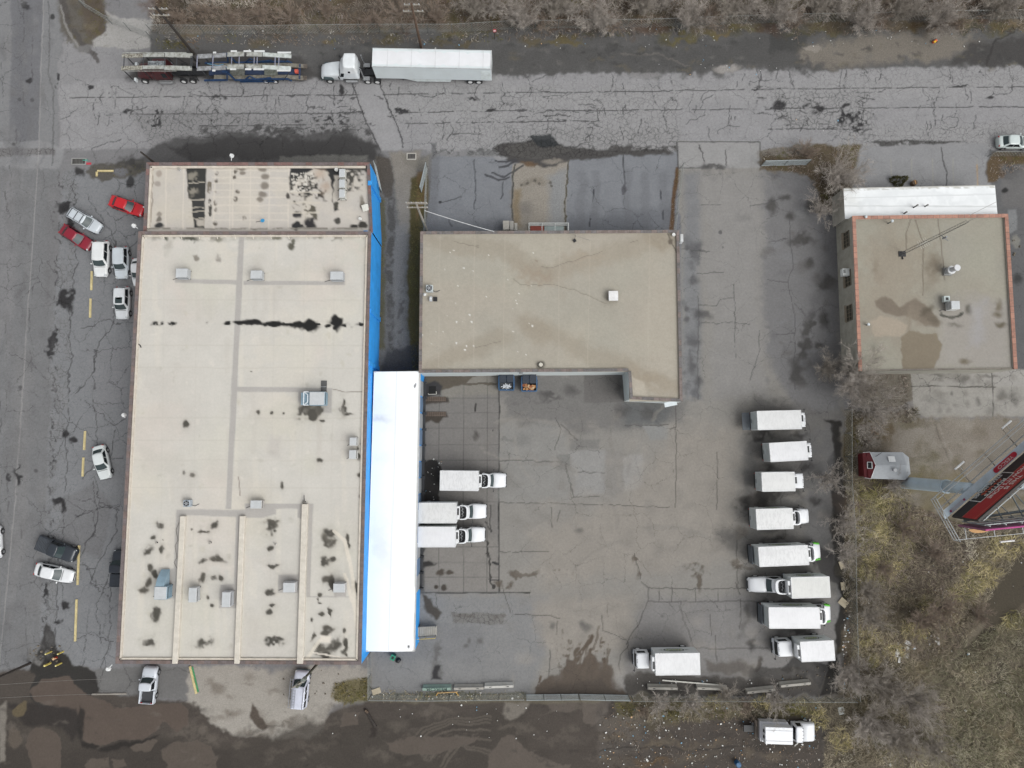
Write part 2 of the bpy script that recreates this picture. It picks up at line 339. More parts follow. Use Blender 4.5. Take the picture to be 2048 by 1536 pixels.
# --- north verge and brush
P([(300,62),(640,55),(1024,40),(2200,30),(2200,132),(1400,143),(1024,149),(640,156),(600,158),(590,110),(305,104)],(94,93,92),warp=7,soft=4,gr=.6,crk=0,crk2=0)
P([(300,104),(395,100),(600,112),(640,150),(600,158),(250,158)],(80,78,77),warp=6,soft=6,gr=.3,crk=0,crk2=0)
P([(980,100),(1180,95),(1560,85),(1700,115),(1640,140),(1400,142),(990,148)],(84,83,82),warp=22,soft=12,a=.85,gr=.5)
P([(1590,95),(1720,72),(1900,66),(1965,92),(1900,118),(1700,134),(1600,122)],(122,116,108),warp=16,soft=12,gr=.8)
P([(1930,90),(2200,60),(2200,133),(1900,136)],(72,70,69),warp=14,soft=8,a=.9,gr=.3)
P([(1535,62),(1620,62),(1612,100),(1540,105)],(70,70,69),warp=10,soft=6,a=.8)
B(1625,95,18,6,(140,134,126)); B(1455,137,24,8,(150,146,142),warp=5); B(1290,148,28,5,(132,130,130),warp=6)
L([(1240,110),(1320,108),(1380,130)],2,(112,108,103),warp=6,a=.6); L([(1970,130),(1990,80),(2030,65)],3,(60,58,57),warp=5,a=.7)
for i in range(34):
    u=rnd.uniform(310,2040); v=rnd.uniform(62,95)-(u-300)*.012; B(u,v,rnd.uniform(10,34),rnd.uniform(4,10),rnd.choice(((104,98,66),(98,88,64),(112,96,66),(84,80,60))),soft=.7,a=.7,gr=1)
P([(305,-60),(2200,-60),(2200,34),(1536,46),(1024,57),(640,64),(512,66),(306,64)],(100,92,82),warp=9,soft=5,gr=.7,crk=0,crk2=0)
for i in range(150):
    u=rnd.uniform(310,2060); v=rnd.uniform(-10,60); B(u,v,rnd.uniform(8,30),rnd.uniform(5,14),rnd.choice(((110,98,80),(80,72,58),(100,92,64),(96,74,58),(122,110,94),(86,66,50))),soft=.8,a=.6)
L([(300,66),(520,66),(700,64),(1024,57),(1300,50),(1540,44),(2100,35)],3,(116,114,110),warp=2,a=.5,brk=-.1)
# --- south of road: wet mud beside warehouse
P([(300,296),(380,272),(470,262),(560,272),(640,268),(700,262),(745,275),(765,310),(780,345),(760,365),(742,340),(300,345),(262,335)],(88,87,87),warp=9,soft=5,gr=.4,crk=0)
P([(330,296),(430,276),(560,274),(640,284),(700,268),(745,280),(758,300),(752,316),(500,320),(390,318)],(66,65,65),warp=10,soft=5,a=.9,wet=.2)
P([(400,255),(700,252),(745,275),(400,280)],(80,79,79),warp=8,soft=6,brk=.1,a=.85)
P([(560,312),(740,310),(738,326),(560,326)],(118,117,113),warp=6,a=.7,gr=1)
P([(180,330),(292,320),(292,345),(210,362),(175,348)],(92,89,84),warp=8,gr=.5,crk=0,crk2=0)
B(160,345,12,9,(62,61,61)); B(262,330,24,9,(70,69,68),soft=.7); B(262,362,9,12,(66,66,67)); B(240,345,14,8,(112,112,115),warp=4)
# --- alley
P([(752,318),(862,312),(866,460),(850,480),(850,760),(735,760),(735,330)],(108,106,103),warp=4,soft=3,gr=1,crk=0,crk2=0)
P([(778,306),(838,306),(832,372),(824,470),(800,470),(792,380)],(133,128,121),warp=6,soft=5,gr=.6)
P([(786,450),(812,450),(812,700),(790,700)],(126,124,122),warp=8,soft=6,a=.8,gr=.6)
P([(752,312),(778,316),(788,360),(784,392),(768,396),(757,365)],(84,79,74),warp=4,wet=.75)
P([(748,395),(768,400),(772,560),(766,700),(745,700)],(88,83,62),warp=7,soft=4,a=.8,gr=1)
P([(822,360),(852,340),(862,380),(858,470),(852,745),(826,745),(816,640),(818,430)],(86,79,54),warp=5,soft=3,gr=.6)
P([(836,345),(850,338),(852,400),(832,440)],(112,92,68),warp=4,soft=4,a=.8)
L([(782,400),(780,560),(782,700)],9,(80,77,74),warp=7,soft=5,a=.8,brk=-.05)
L([(806,560),(802,650),(806,740)],7,(82,79,76),warp=9,soft=5,a=.7,brk=.05)
P([(770,700),(840,690),(845,750),(760,750)],(68,67,68),warp=9,soft=6,a=.85,wet=.3)
P([(800,310),(845,318),(870,300),(862,340),(840,340),(806,330)],(120,116,108),warp=5,a=.6)
# --- lots north of the middle building
P([(866,312),(1024,316),(1026,500),(846,500),(858,400)],(126,128,132),warp=2,soft=2,crk=0,crk2=.8)
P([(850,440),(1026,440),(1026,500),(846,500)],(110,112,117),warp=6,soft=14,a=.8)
P([(858,310),(880,310),(872,500),(850,500)],(108,109,113),warp=3,soft=5,a=.6)
P([(1134,320),(1200,308),(1356,305),(1356,500),(1132,500)],(127,129,133),warp=3,soft=2,crk=0,crk2=.9)
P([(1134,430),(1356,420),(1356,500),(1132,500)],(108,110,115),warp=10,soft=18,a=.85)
for u in (1160,1190,1250,1290,1325): L([(u,350),(u+rnd.uniform(-5,5),490)],rnd.uniform(5,12),(106,107,111),warp=8,soft=10,a=.45)
L([(1244,310),(1246,350),(1248,372),(1245,390)],1.2,(80,81,84),warp=3); B(1245,380,5,11,(88,88,92)); L([(1185,380),(1180,450)],2,(75,76,80),warp=4,brk=0); L([(1320,380),(1324,440)],2.5,(78,79,83),warp=4,brk=0)
P([(1024,330),(1060,322),(1134,322),(1132,500),(1026,500)],(145,139,130),warp=3,soft=2,gr=.8,crk=0,crk2=0)
P([(1095,350),(1132,340),(1130,450),(1100,450)],(134,137,140),warp=8,soft=10,a=.75,gr=.8)
P([(1024,380),(1042,380),(1040,450),(1026,450)],(120,104,78),warp=6,soft=8,a=.7,gr=.8); B(1052,420,12,14,(112,108,104),soft=.8,a=.7); B(1075,365,14,8,(122,115,105),soft=.9,a=.7); B(1050,365,12,5,(110,104,96),soft=.9,a=.6)
for (u,v) in ((1070,362),(1078,368),(1102,372),(1042,370),(1055,366),(1100,365)): B(u,v,3,3,(86,82,76),a=.8)
P([(862,300),(1000,296),(1000,312),(866,314)],(112,112,112),warp=4,brk=0,crk=1)
P([(985,300),(1010,285),(1060,280),(1110,286),(1190,298),(1330,302),(1345,312),(1200,316),(1140,320),(1110,332),(1060,330),(1020,325),(1000,315)],(76,74,73),warp=6,soft=3,wet=.5)
P([(1005,296),(1040,285),(1100,287),(1150,298),(1110,312),(1070,318),(1020,312)],(84,82,80),warp=4,soft=1.5,wet=.9)
P([(1060,272),(1100,270),(1120,290),(1075,296)],(50,53,55),warp=5,wet=.8,a=.9)
B(1060,327,16,5,(104,84,64),soft=.6,a=.8); B(1105,322,20,5,(128,122,114),warp=5); B(1000,316,13,4,(145,145,146),warp=3)
P([(1150,292),(1350,295),(1350,308),(1150,312)],(80,78,77),warp=6,soft=4,brk=.05,crk=1.4)
for i,(a,b,c) in enumerate((((990,322),(1012,324),(1030,318)),((998,334),(1015,330),(1034,320)),((985,346),(1010,352),(1046,332)),((972,350),(1000,358),(1020,354)))): L([a,b,c],2.2,(66,66,69),warp=3,soft=1.5,a=.85)
for p in ([(948,320),(952,370),(948,420)],[(882,405),(900,400),(922,392)],[(1010,360),(1008,385),(1002,395)],[(900,440),(905,452)]): L(p,1,(84,86,90),warp=4)
B(881,404,3,3,(60,60,62))
L([(1028,330),(1024,400),(1027,470)],1.6,(80,79,76),warp=4); L([(1136,322),(1130,400),(1132,470)],2,(88,84,74),warp=5)
P([(1352,335),(1362,335),(1350,400),(1346,470),(1336,470),(1342,400)],(98,78,60),warp=3,soft=2,gr=1,crk=0,crk2=0)
P([(862,286),(872,286),(872,316),(864,318)],(112,112,113),warp=1)
# --- yard
yard=[(1357,284),(1521,284),(1523,340),(1560,360),(1610,420),(1680,560),(1690,830),(1680,900),(1672,1180),(1684,1375),(1250,1400),(1100,1395),(742,1392),(742,1200),(838,1190),(838,740),(1250,738),(1262,800),(1366,800),(1362,460),(1356,400)]
P(yard,(139,136,131),warp=3,soft=2,crk=0,crk2=.55)
P([(1357,284),(1521,284),(1521,336),(1357,338)],(149,148,147),warp=1,soft=1,crk2=.9)
L([(1356,284),(1520,284),(1521,340)],.9,(90,89,88),warp=1)
L([(1354,286),(1356,336),(1400,336)],.9,(80,79,78),warp=1)
B(1425,333,26,5,(82,81,80),warp=6,wet=.3); B(1430,345,30,12,(110,108,106),brk=.1,a=.7)
L([(1398,290),(1405,310),(1412,325)],1.8,(90,88,87),warp=5); L([(1450,300),(1452,330)],1,(95,93,92),warp=5)
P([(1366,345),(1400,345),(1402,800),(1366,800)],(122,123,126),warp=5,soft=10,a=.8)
P([(1520,345),(1600,380),(1680,500),(1690,820),(1600,840),(1530,700),(1525,500)],(118,117,118),warp=10,soft=12,a=.9)
P([(1395,340),(1520,345),(1530,800),(1420,800)],(141,139,137),warp=14,soft=18,a=.75)
for (u,v,a,b) in ((1545,412,9,14),(1583,432,10,7),(1605,480,22,11),(1622,412,14,12),(1640,400,12,16),(1615,530,10,10),(1645,570,22,14),(1622,660,12,36),(1640,688,8,7),(1655,640,13,18),(1610,700,8,30),(1600,745,14,24),(1660,350,20,24),(1550,350,12,6),(1570,395,10,6)):
    B(u,v,a,b,(76,74,72),soft=.6,a=.85,warp=max(a,b)*.7)
for i in range(46):
    u=rnd.uniform(1528,1668); v=rnd.uniform(350,820); B(u,v,rnd.uniform(3,14),rnd.uniform(3,10),rnd.choice(((96,93,90),(104,103,104),(128,128,130))),soft=.9,a=.5)
B(1605,425,12,10,(140,140,140),soft=.8,a=.7)
for (u,v,a,b) in ((1390,560,9,9),(1405,634,12,9),(1388,685,12,9),(1390,500,10,12),(1372,620,4,6),(1372,640,5,5),(1385,730,8,16),(1395,760,8,10),(1374,495,5,5),(1445,495,2,2),(1393,632,8,10)): B(u,v,a,b,(84,83,84),soft=.7,a=.75)
for i in range(30): B(rnd.uniform(1368,1398),rnd.uniform(480,800),rnd.uniform(2,9),rnd.uniform(2,9),(98,98,100),soft=.9,a=.6)
for p in ([(1467,565),(1468,620),(1470,700),(1470,715)],[(1396,590),(1396,800)],[(1396,545),(1450,545)],[(1400,648),(1470,648),(1500,650)],[(1430,612),(1440,600),(1466,595)],[(1362,497),(1395,502),(1420,505)],[(1396,612),(1430,612)],
    [(1536,485),(1575,475)],[(1536,560),(1575,565),(1584,540),(1583,500),(1580,430)],[(1575,565),(1584,600),(1590,640),(1590,780)],[(1552,670),(1590,668)],[(1590,605),(1610,630)],[(1500,410),(1540,405),(1580,390)],[(1500,760),(1520,700),(1518,660)],[(1400,410),(1440,408)]):
    L(p,.5,(84,83,83),warp=4,a=.7)
B(1480,440,18,16,(126,124,122),brk=.12,a=.8); 
# dock apron
P([(838,740),(998,740),(998,1186),(838,1190)],(125,122,119),warp=1,soft=1.2,crk2=0)
P([(870,745),(995,745),(995,790),(880,800)],(136,132,124),warp=9,soft=8,a=.7)
P([(850,1080),(998,1070),(998,1186),(840,1190)],(138,134,129),warp=9,soft=12,a=.7)
for u in (878,927,974): L([(u,745),(u,1186)],.4,(88,86,84),warp=.7,a=.65)
for v in (797,826,857,890,921,969,1003,1094,1125,1155): L([(848,v),(998,v)],.4,(94,92,90),warp=.7,a=.6)
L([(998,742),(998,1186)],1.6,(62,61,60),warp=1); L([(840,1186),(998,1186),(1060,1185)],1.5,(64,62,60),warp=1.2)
L([(975,1080),(978,1120),(984,1180)],2.6,(66,64,62),warp=9); L([(985,1010),(985,1060),(975,1040)],1,(76,74,72),warp=6); L([(985,1125),(998,1127)],2,(60,60,60),warp=6); L([(978,1160),(996,1160)],2,(60,60,60),warp=6)
P([(846,752),(900,745),(928,758),(945,752),(930,770),(880,782),(850,790)],(94,87,78),warp=4,soft=1.5,wet=.5)
L([(925,770),(990,768)],3,(96,90,82),warp=3); L([(928,757),(960,750),(990,752)],2.5,(100,94,86),warp=3)
P([(846,770),(870,762),(884,772),(880,790),(850,792)],(62,61,62),warp=3,wet=.5)
for (a,b,c,d) in ((846,794,893,803),(846,823,893,834)): P([(a,b),(c,b),(c+4,d+1),(a,d+6)],(74,68,63),warp=3,wet=.4)
P([(846,834),(890,832),(884,842),(876,848),(862,842),(850,848)],(72,66,60),warp=4,wet=.4)
P([(844,922),(876,922),(886,940),(880,985),(884,1003),(844,1003)],(52,50,49),warp=5,soft=1.5,wet=.6)
P([(838,1095),(852,1096),(850,1120),(876,1126),(846,1134),(838,1186)],(56,54,52),warp=5,wet=.5)
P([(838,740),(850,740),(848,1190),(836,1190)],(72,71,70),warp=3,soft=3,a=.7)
B(951,872,6,8,(84,81,78),soft=.6); L([(951,808),(950,822)],2.4,(62,60,58),warp=1); B(985,862,1.6,1.6,(50,50,50)); B(1015,880,14,4,(92,89,86),warp=8); B(880,1147,8,6,(80,73,66),wet=.4); B(898,1146,8,5,(80,73,66),wet=.4); B(888,1177,6,5,(72,66,60),wet=.4); B(872,1176,4,4,(72,66,60)); B(878,946,10,10,(150,148,144),brk=.25,a=.5)
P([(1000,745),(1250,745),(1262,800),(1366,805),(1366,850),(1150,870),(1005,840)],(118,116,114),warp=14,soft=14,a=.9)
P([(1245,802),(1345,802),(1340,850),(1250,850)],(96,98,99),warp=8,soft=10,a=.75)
P([(1168,748),(1250,748),(1250,805),(1168,805)],(108,105,103),warp=2,soft=1.5,a=.8)
for (u,v,a,b) in ((1140,780,16,9),(1085,790,10,5),(1095,800,24,5),(1240,770,7,12),(1245,822,14,10),(1300,822,20,14),(1030,765,10,10),(1045,880,18,14)): B(u,v,a,b,(84,82,81),soft=.8,a=.75)
B(1040,805,24,14,(108,106,104),brk=.15,a=.8)
# lighter/darker worn patches
P([(1000,855),(1115,850),(1140,900),(1140,1000),(1000,1000)],(138,137,134),warp=12,soft=9,a=.7)
P([(1140,900),(1208,900),(1210,985),(1150,992)],(146,145,143),warp=5,soft=5,a=.8); P([(1246,910),(1285,910),(1290,975),(1250,980)],(150,148,145),warp=5,soft=4,a=.8)
P([(1113,908),(1139,908),(1139,940),(1113,940)],(126,125,122),warp=2); P([(1140,875),(1200,880),(1196,900),(1140,900)],(124,122,119),warp=4,soft=5); P([(1285,850),(1336,855),(1334,880),(1300,882)],(138,138,136),warp=4)
P([(1210,900),(1246,900),(1250,990),(1212,990)],(133,130,126),warp=4,soft=4,a=.7)
P([(1340,860),(1480,850),(1460,1120),(1100,1180),(1060,1060),(1250,1000)],(147,141,133),warp=24,soft=30,a=.75)
P([(1500,800),(1690,820),(1680,1200),(1500,1200),(1480,1000)],(106,104,102),warp=14,soft=16,a=.85)
P([(1290,1195),(1520,1190),(1680,1200),(1684,1375),(1240,1390),(1250,1280)],(128,126,125),warp=10,soft=12,a=.85)
P([(745,1192),(1100,1192),(1090,1300),(1060,1392),(742,1392)],(132,132,132),warp=6,soft=12,a=.9,crk=.08)
P([(745,1250),(980,1255),(960,1330),(745,1310)],(124,124,125),warp=12,soft=14,a=.7)
P([(1060,1200),(1260,1190),(1250,1300),(1100,1330)],(148,142,134),warp=14,soft=18,a=.8)
for i in range(26):
    cx,cy,r=rnd.uniform(1000,1400),rnd.uniform(780,1200),rnd.uniform(40,160); a0=rnd.uniform(0,6); 
    L([(cx+r*math.cos(a0+k*.12),cy+r*.8*math.sin(a0+k*.12)) for k in range(9)],rnd.uniform(2,5),rnd.choice(((126,122,117),(128,125,121),(150,145,138))),warp=5,soft=4,a=.3)
yc=(82,79,77)
for p,wd in (([(1000,921),(1080,922),(1125,924)],1.3),([(1000,1004),(1080,1006),(1145,1008),(1290,1012),(1340,1014)],1.1),([(1350,802),(1351,855),(1352,960),(1352,1015)],1.2),([(1434,905),(1434,1020)],1.2),([(1473,1080),(1474,1160),(1476,1176)],1.6),
    ([(1250,850),(1336,851)],1),([(1155,944),(1210,946)],1.1),([(1110,838),(1120,860),(1108,900)],1),([(1120,850),(1155,880)],1.1),([(1129,930),(1138,965),(1150,994),(1200,992)],1),([(1105,1015),(1104,1055)],1),([(1122,1020),(1115,1042)],1),
    ([(1000,1103),(1098,1103)],1),([(1295,1177),(1520,1178)],1.6),([(1295,1203),(1530,1203)],1.6),([(1295,1177),(1295,1203)],1.6),([(1282,1166),(1295,1177)],1.4),([(1295,1203),(1275,1250),(1257,1275),(1252,1290)],1.8),
    ([(1318,1178),(1318,1203)],.9),([(1343,1178),(1343,1203)],1.2),([(1390,1178),(1390,1203)],1.2),([(1437,1178),(1437,1203)],.8),([(1361,1203),(1366,1240),(1378,1260),(1387,1294)],1.1),([(1420,1230),(1423,1270)],1.1),([(1387,1295),(1480,1297),(1535,1296)],1.4),
    ([(1271,1105),(1275,1130),(1280,1160)],1.4),([(1470,1165),(1480,1190)],1),([(1256,1285),(1253,1295),(1240,1310),(1235,1330),(1242,1350)],1.4),([(1250,1280),(1230,1270),(1205,1262),(1203,1230)],1.1),([(1098,1300),(1099,1365)],2),([(1115,1240),(1112,1270)],1),([(1260,1295),(1275,1315)],1.1),
    ([(1030,1228),(1090,1230),(1120,1235)],.9),([(1215,1210),(1215,1235)],.9),([(870,1190),(876,1230)],.8),([(1005,1180),(1020,1225)],1.2),([(1480,1200),(1480,1260)],1),([(1430,1270),(1435,1320)],1),([(1352,855),(1340,860)],1),([(1640,860),(1560,1000),(1570,1060)],.9),([(1500,830),(1600,832),(1618,850),(1622,890)],1.4),([(1600,1050),(1660,1060)],1)):
    L(p,wd*.55,yc,warp=3.2,a=.72)
for (u,v,a,b,br) in ((1045,1150,26,6,None),(1080,1146,30,6,.1),(1120,1143,26,6,.15),(1390,1145,22,18,.12),(1398,1165,6,16,None),(1474,1130,14,14,-.1),(1496,1138,10,5,None),(1272,1118,6,12,.1),(1275,1150,5,12,.1),(1005,1170,20,10,.15),(1512,1005,34,18,None),(1530,990,16,9,None),(1480,1065,14,14,None)):
    B(u,v,a,b,(88,80,71),brk=br,warp=max(a,b)*.6,wet=.3,a=.85 if br is not None or u<1480 else .5)
for (u,v,a,b) in ((1165,1248,7,6),(1170,1256,10,8),(1325,1232,3,2.5),(1490,1240,9,24),(1493,1225,6,10),(1105,1250,6,8),(938,1282,5,5),(963,1281,6,5),(930,1292,5,4),(872,1345,7,12),(882,1350,4,10),(870,1310,5,20),(1160,1060,8,5),(1450,1075,24,20),(1310,905,1,1),(902,1143,1,1)):
    B(u,v,a,b,(94,92,90),soft=.8,a=.7)
P([(842,1190),(860,1200),(870,1215),(882,1228),(868,1242),(852,1225),(845,1205)],(78,73,68),warp=5,wet=.35)
L([(905,1228),(940,1232),(1010,1234)],5,(96,92,88),warp=4,soft=3,brk=.0,a=.7); P([(900,1225),(1010,1228),(1005,1248),(905,1245)],(112,109,105),warp=4,crk=1.2,a=.6)
P([(870,1330),(880,1330),(876,1350),(886,1358),(864,1360)],(62,61,62),warp=4)
# mud fan
P([(1070,1392),(1082,1365),(1120,1350),(1133,1320),(1160,1330),(1180,1300),(1192,1330),(1220,1335),(1240,1360),(1252,1392)],(92,83,75),warp=9,soft=3,wet=.3)
for (a,b) in (((1142,1340),(1180,1275)),((1160,1340),(1190,1305)),((1132,1350),(1135,1300)),((1185,1340),(1180,1300)),((1205,1340),(1203,1290)),((1077,1385),(1080,1355)),((1150,1310),(1155,1300))): L([a,b],5,(92,82,73),warp=6,soft=3,brk=-.1)
P([(1075,1392),(1100,1372),(1200,1360),(1235,1392)],(82,75,69),warp=6,soft=5,a=.7,wet=.4)
B(1240,1360,14,16,(150,147,143),warp=6,soft=.5,a=.8)
P([(1250,1352),(1300,1345),(1420,1352),(1480,1350),(1530,1358),(1600,1352),(1680,1350),(1690,1392),(1250,1392)],(70,66,62),warp=9,soft=4,a=.85,gr=.5,wet=.15)
P([(1410,1320),(1480,1318),(1520,1335),(1500,1345),(1420,1345)],(92,86,80),warp=10,soft=6,a=.7); B(1520,1330,6,14,(74,70,67),ang=20)
# trucks' east margin: wet strip
P([(1648,838),(1662,850),(1666,900),(1650,925),(1660,960),(1664,1010),(1658,1050),(1668,1110),(1662,1150),(1682,1190),(1670,1250),(1680,1390),(1640,1390),(1660,1320),(1690,1300),(1700,1100),(1690,900),(1680,840)],(50,48,46),warp=6,soft=2.5,wet=.25,gr=.3,crk=0,crk2=0)
P([(1625,1095),(1668,1105),(1665,1150),(1680,1170),(1640,1160)],(56,54,54),warp=5,wet=.6)
P([(1590,1310),(1660,1330),(1640,1375),(1620,1360),(1560,1340)],(60,58,57),warp=7,wet=.5,a=.9); P([(1500,1335),(1600,1335),(1600,1355),(1500,1358)],(66,63,60),warp=6,wet=.3,a=.8)
for (u,v) in ((1540,870),(1560,990),(1600,990),(1545,1060),(1530,1170),(1600,1200),(1560,1260),(1620,1010),(1550,1080)): B(u,v,rnd.uniform(10,26),rnd.uniform(5,12),(80,78,76),soft=.8,a=.6)
P([(1600,865),(1665,850),(1660,1100),(1610,1100)],(108,107,107),warp=8,soft=6,a=.6)
# --- east side
P([(1720,292),(1975,288),(1988,380),(1690,380),(1700,340)],(141,141,142),warp=3,soft=3,crk=0,crk2=.5)
for u in (1782,1823,1865,1906,1954): L([(u,318),(u+1,380)],.9,(150,148,140),warp=.5,a=.7)
L([(1954,330),(1956,372)],1.6,(170,140,100),warp=.6,a=.6); L([(1881,296),(1886,325),(1894,345),(1892,372)],1.3,(84,83,83),warp=2)
P([(1740,282),(1800,280),(1870,284),(1950,284),(1870,290),(1760,292)],(84,83,82),warp=3,soft=2,brk=-.2)
P([(1521,300),(1640,292),(1720,290),(1712,345),(1690,430),(1660,420),(1620,350),(1521,340)],(98,88,72),warp=8,soft=4,gr=1,crk=0,crk2=0)
P([(1521,298),(1570,294),(1620,296),(1600,312),(1525,312)],(120,114,106),warp=6,gr=.8)
P([(1530,345),(1600,345),(1650,400),(1560,380)],(110,109,110),warp=8,soft=5,a=.7)
P([(1640,340),(1700,340),(1700,440),(1680,440),(1640,400)],(84,76,62),warp=8,soft=5,gr=1)
P([(1978,300),(2100,298),(2100,760),(2005,760),(2000,500),(1985,375),(1972,350)],(100,100,101),warp=3,soft=3,crk=0,crk2=.6)
P([(1985,305),(2100,303),(2100,325),(2010,330),(1990,365),(1976,365),(1974,330)],(96,82,64),warp=4,soft=3,gr=1)
P([(2000,330),(2100,325),(2100,420),(2002,415)],(112,110,109),warp=7,soft=7,a=.7); B(2022,345,14,18,(80,79,79),soft=.8,a=.7); B(2008,382,7,6,(50,50,50)); B(2003,348,8,8,(96,84,72)); B(2030,485,8,12,(130,128,122)); B(2034,560,8,9,(66,66,66),soft=.7)
P([(2015,420),(2032,420),(2034,460),(2018,468)],(126,127,128),warp=3)
P([(1720,742),(1830,742),(1835,800),(1800,815),(1720,820)],(118,112,102),warp=9,soft=6,gr=.8,crk=0,crk2=0)
P([(1822,742),(2100,738),(2100,826),(2040,832),(1850,836),(1826,820)],(154,151,145),warp=3,soft=1.5,crk=0,crk2=.9)
P([(1984,742),(2100,738),(2100,775),(1986,772),(1832,772)],(158,155,150),warp=2)
L([(1822,773),(1990,774)],1.2,(90,87,83)); L([(1984,745),(1986,834)],1.2,(84,82,78));
for (u,v,a,b) in ((1955,805,4,7),(1904,788,3,4),(1930,760,12,7),(1985,748,20,4),(2005,795,12,10),(1880,752,20,4),(2030,795,10,14)): B(u,v,a,b,(104,101,97),soft=.7,a=.75)
P([(1690,820),(1830,815),(1830,835),(1850,838),(2100,832),(2100,1050),(2000,1060),(1860,1040),(1780,1000),(1690,930)],(128,121,111),warp=12,soft=10,gr=.9,crk=0,crk2=0)
P([(1715,850),(1760,850),(1772,890),(1760,905),(1715,900)],(138,132,124),warp=6,crk=.9,a=.8); B(1775,870,10,22,(96,84,66),soft=.6); B(1800,850,30,9,(92,84,62),soft=.8); B(1730,838,24,8,(88,80,58),soft=.8)
P([(1800,860),(1870,845),(1880,940),(1820,950),(1795,900)],(140,134,125),warp=10,soft=10,a=.7,gr=1); P([(1880,850),(2000,850),(1960,930),(1890,930)],(134,127,118),warp=10,soft=12,a=.7)
L([(1870,850),(1880,880),(1895,910),(1912,950)],2.4,(112,105,96),warp=3,a=.8); L([(1876,848),(1888,880),(1905,915)],2,(148,142,133),warp=3,a=.5)
P([(1690,832),(1716,832),(1714,1000),(1700,1100),(1690,1100)],(90,82,64),warp=8,soft=5,gr=1)
P([(1692,930),(1780,960),(1830,1010),(1960,1055),(2200,1050),(2200,1600),(1640,1600),(1645,1396),(1680,1392),(1694,1200)],(104,96,84),warp=10,soft=9,gr=.6,crk=0,crk2=0)
for i in range(170):
    u=rnd.uniform(1700,2060); v=rnd.uniform(950,1550); B(u,v,rnd.uniform(10,40),rnd.uniform(8,26),rnd.choice(((112,102,80),(84,74,62),(104,98,74),(92,78,68),(124,114,88),(82,78,60))),ang=rnd.uniform(-60,0),soft=.9,a=.55)
P([(2200,1080),(2200,1180),(2040,1210),(1990,1260),(1960,1300),(1900,1330),(1890,1320),(1950,1260),(1985,1180),(2040,1110)],(76,70,60),warp=8,soft=5,gr=.6)
L([(1880,1340),(1930,1290),(1965,1250)],9,(116,108,94),warp=5,soft=4,a=.7)
P([(1850,1080),(1960,1070),(1900,1160),(1840,1180)],(106,96,88),warp=16,soft=16,a=.8)
for (u,v,a_,b_) in ((1512,1005,34,14),(1530,1000,20,10),(1495,1010,14,8),(1628,1008,12,9),(1560,1075,16,6),(1545,935,18,6),(1520,868,20,6),(1600,870,14,6),(1610,935,14,8),(1640,1130,16,22),(1625,1175,16,8),(1560,1208,26,5),(1600,1262,20,6),(1530,1095,6,14),(1505,1290,8,12)):
    B(u,v,a_,b_,(60,58,57),soft=.7,a=.8,warp=max(a_,b_)*.8)
for i in range(90):
    u=rnd.uniform(1715,2045); v=rnd.uniform(838,1040); B(u,v,rnd.uniform(4,22),rnd.uniform(3,14),rnd.choice(((100,92,76),(112,104,92),(146,140,131),(92,86,64),(120,112,100))),soft=.9,a=.5,brk=rnd.choice((None,0)))
for i in range(40):
    u=rnd.uniform(1830,2045); v=rnd.uniform(745,830); B(u,v,rnd.uniform(3,16),rnd.uniform(3,8),rnd.choice(((128,125,120),(166,163,157),(112,108,102))),soft=.9,a=.5)
for i in range(26):
    u=rnd.uniform(1110,1210); v=rnd.uniform(1270,1340); L([(u,v+30),(u+rnd.uniform(2,14),v-rnd.uniform(5,25))],rnd.uniform(1,4),(96,87,78),warp=5,soft=2,brk=-.05,a=.7)
# --- south mud
P([(-90,1345),(80,1335),(120,1330),(200,1345),(290,1400),(380,1400),(640,1435),(742,1396),(1250,1398),(1205,1600),(-90,1600)],(80,74,69),warp=8,soft=5,gr=.35,crk=0,crk2=0)
P([(205,1335),(380,1335),(378,1400),(200,1385),(170,1350)],(114,113,112),warp=5,soft=3,crk=0,crk2=1.3)
P([(372,1335),(742,1335),(742,1372),(690,1392),(652,1432),(640,1470),(560,1480),(470,1470),(420,1440),(376,1400)],(161,156,148),warp=12,soft=6,gr=.5,crk=0,crk2=0)
P([(668,1370),(742,1350),(742,1396),(690,1410),(664,1396)],(104,96,66),warp=6,soft=6,gr=1.2,a=.9)
for i in range(26): B(rnd.uniform(390,640),rnd.uniform(1345,1480),rnd.uniform(4,16),rnd.uniform(3,10),(120,112,103),soft=.9,a=.55)
P([(505,1405),(520,1430),(535,1450),(530,1460),(515,1455),(500,1430)],(88,80,73),warp=4)
P([(-90,1400),(60,1395),(160,1420),(220,1480),(350,1470),(470,1490),(640,1440),(820,1440),(1060,1410),(1060,1600),(-90,1600)],(72,67,62),warp=14,soft=10,a=.85,wet=.12)
for i in range(60):
    u=rnd.uniform(0,1180); v=rnd.uniform(1410,1530); B(u,v,rnd.uniform(10,40),rnd.uniform(3,9),rnd.choice(((68,63,59),(98,91,84),(106,99,91),(74,68,63))),ang=rnd.uniform(-20,20),soft=.9,a=.5)
P([(0,1480),(150,1500),(330,1480),(470,1500),(470,1600),(0,1600)],(66,61,57),warp=12,soft=8,a=.7)
for i in range(12):
    cy=1445+i*5; L([(820+i*6,cy+40),(850+i*5,cy+8),(900+i*2,cy-8),(980,cy-12+i*2)],2,rnd.choice(((66,61,57),(104,97,89))),warp=4,soft=2,a=.5)
P([(75,1300),(95,1245),(110,1260),(112,1295),(135,1310),(145,1330),(190,1345),(200,1380),(170,1400),(80,1420),(60,1390),(75,1350),(60,1340)],(55,53,51),warp=6,soft=2.5,wet=.45)
P([(55,1290),(85,1292),(100,1300),(80,1330),(52,1325)],(112,110,108),warp=5,brk=.05,gr=.6)
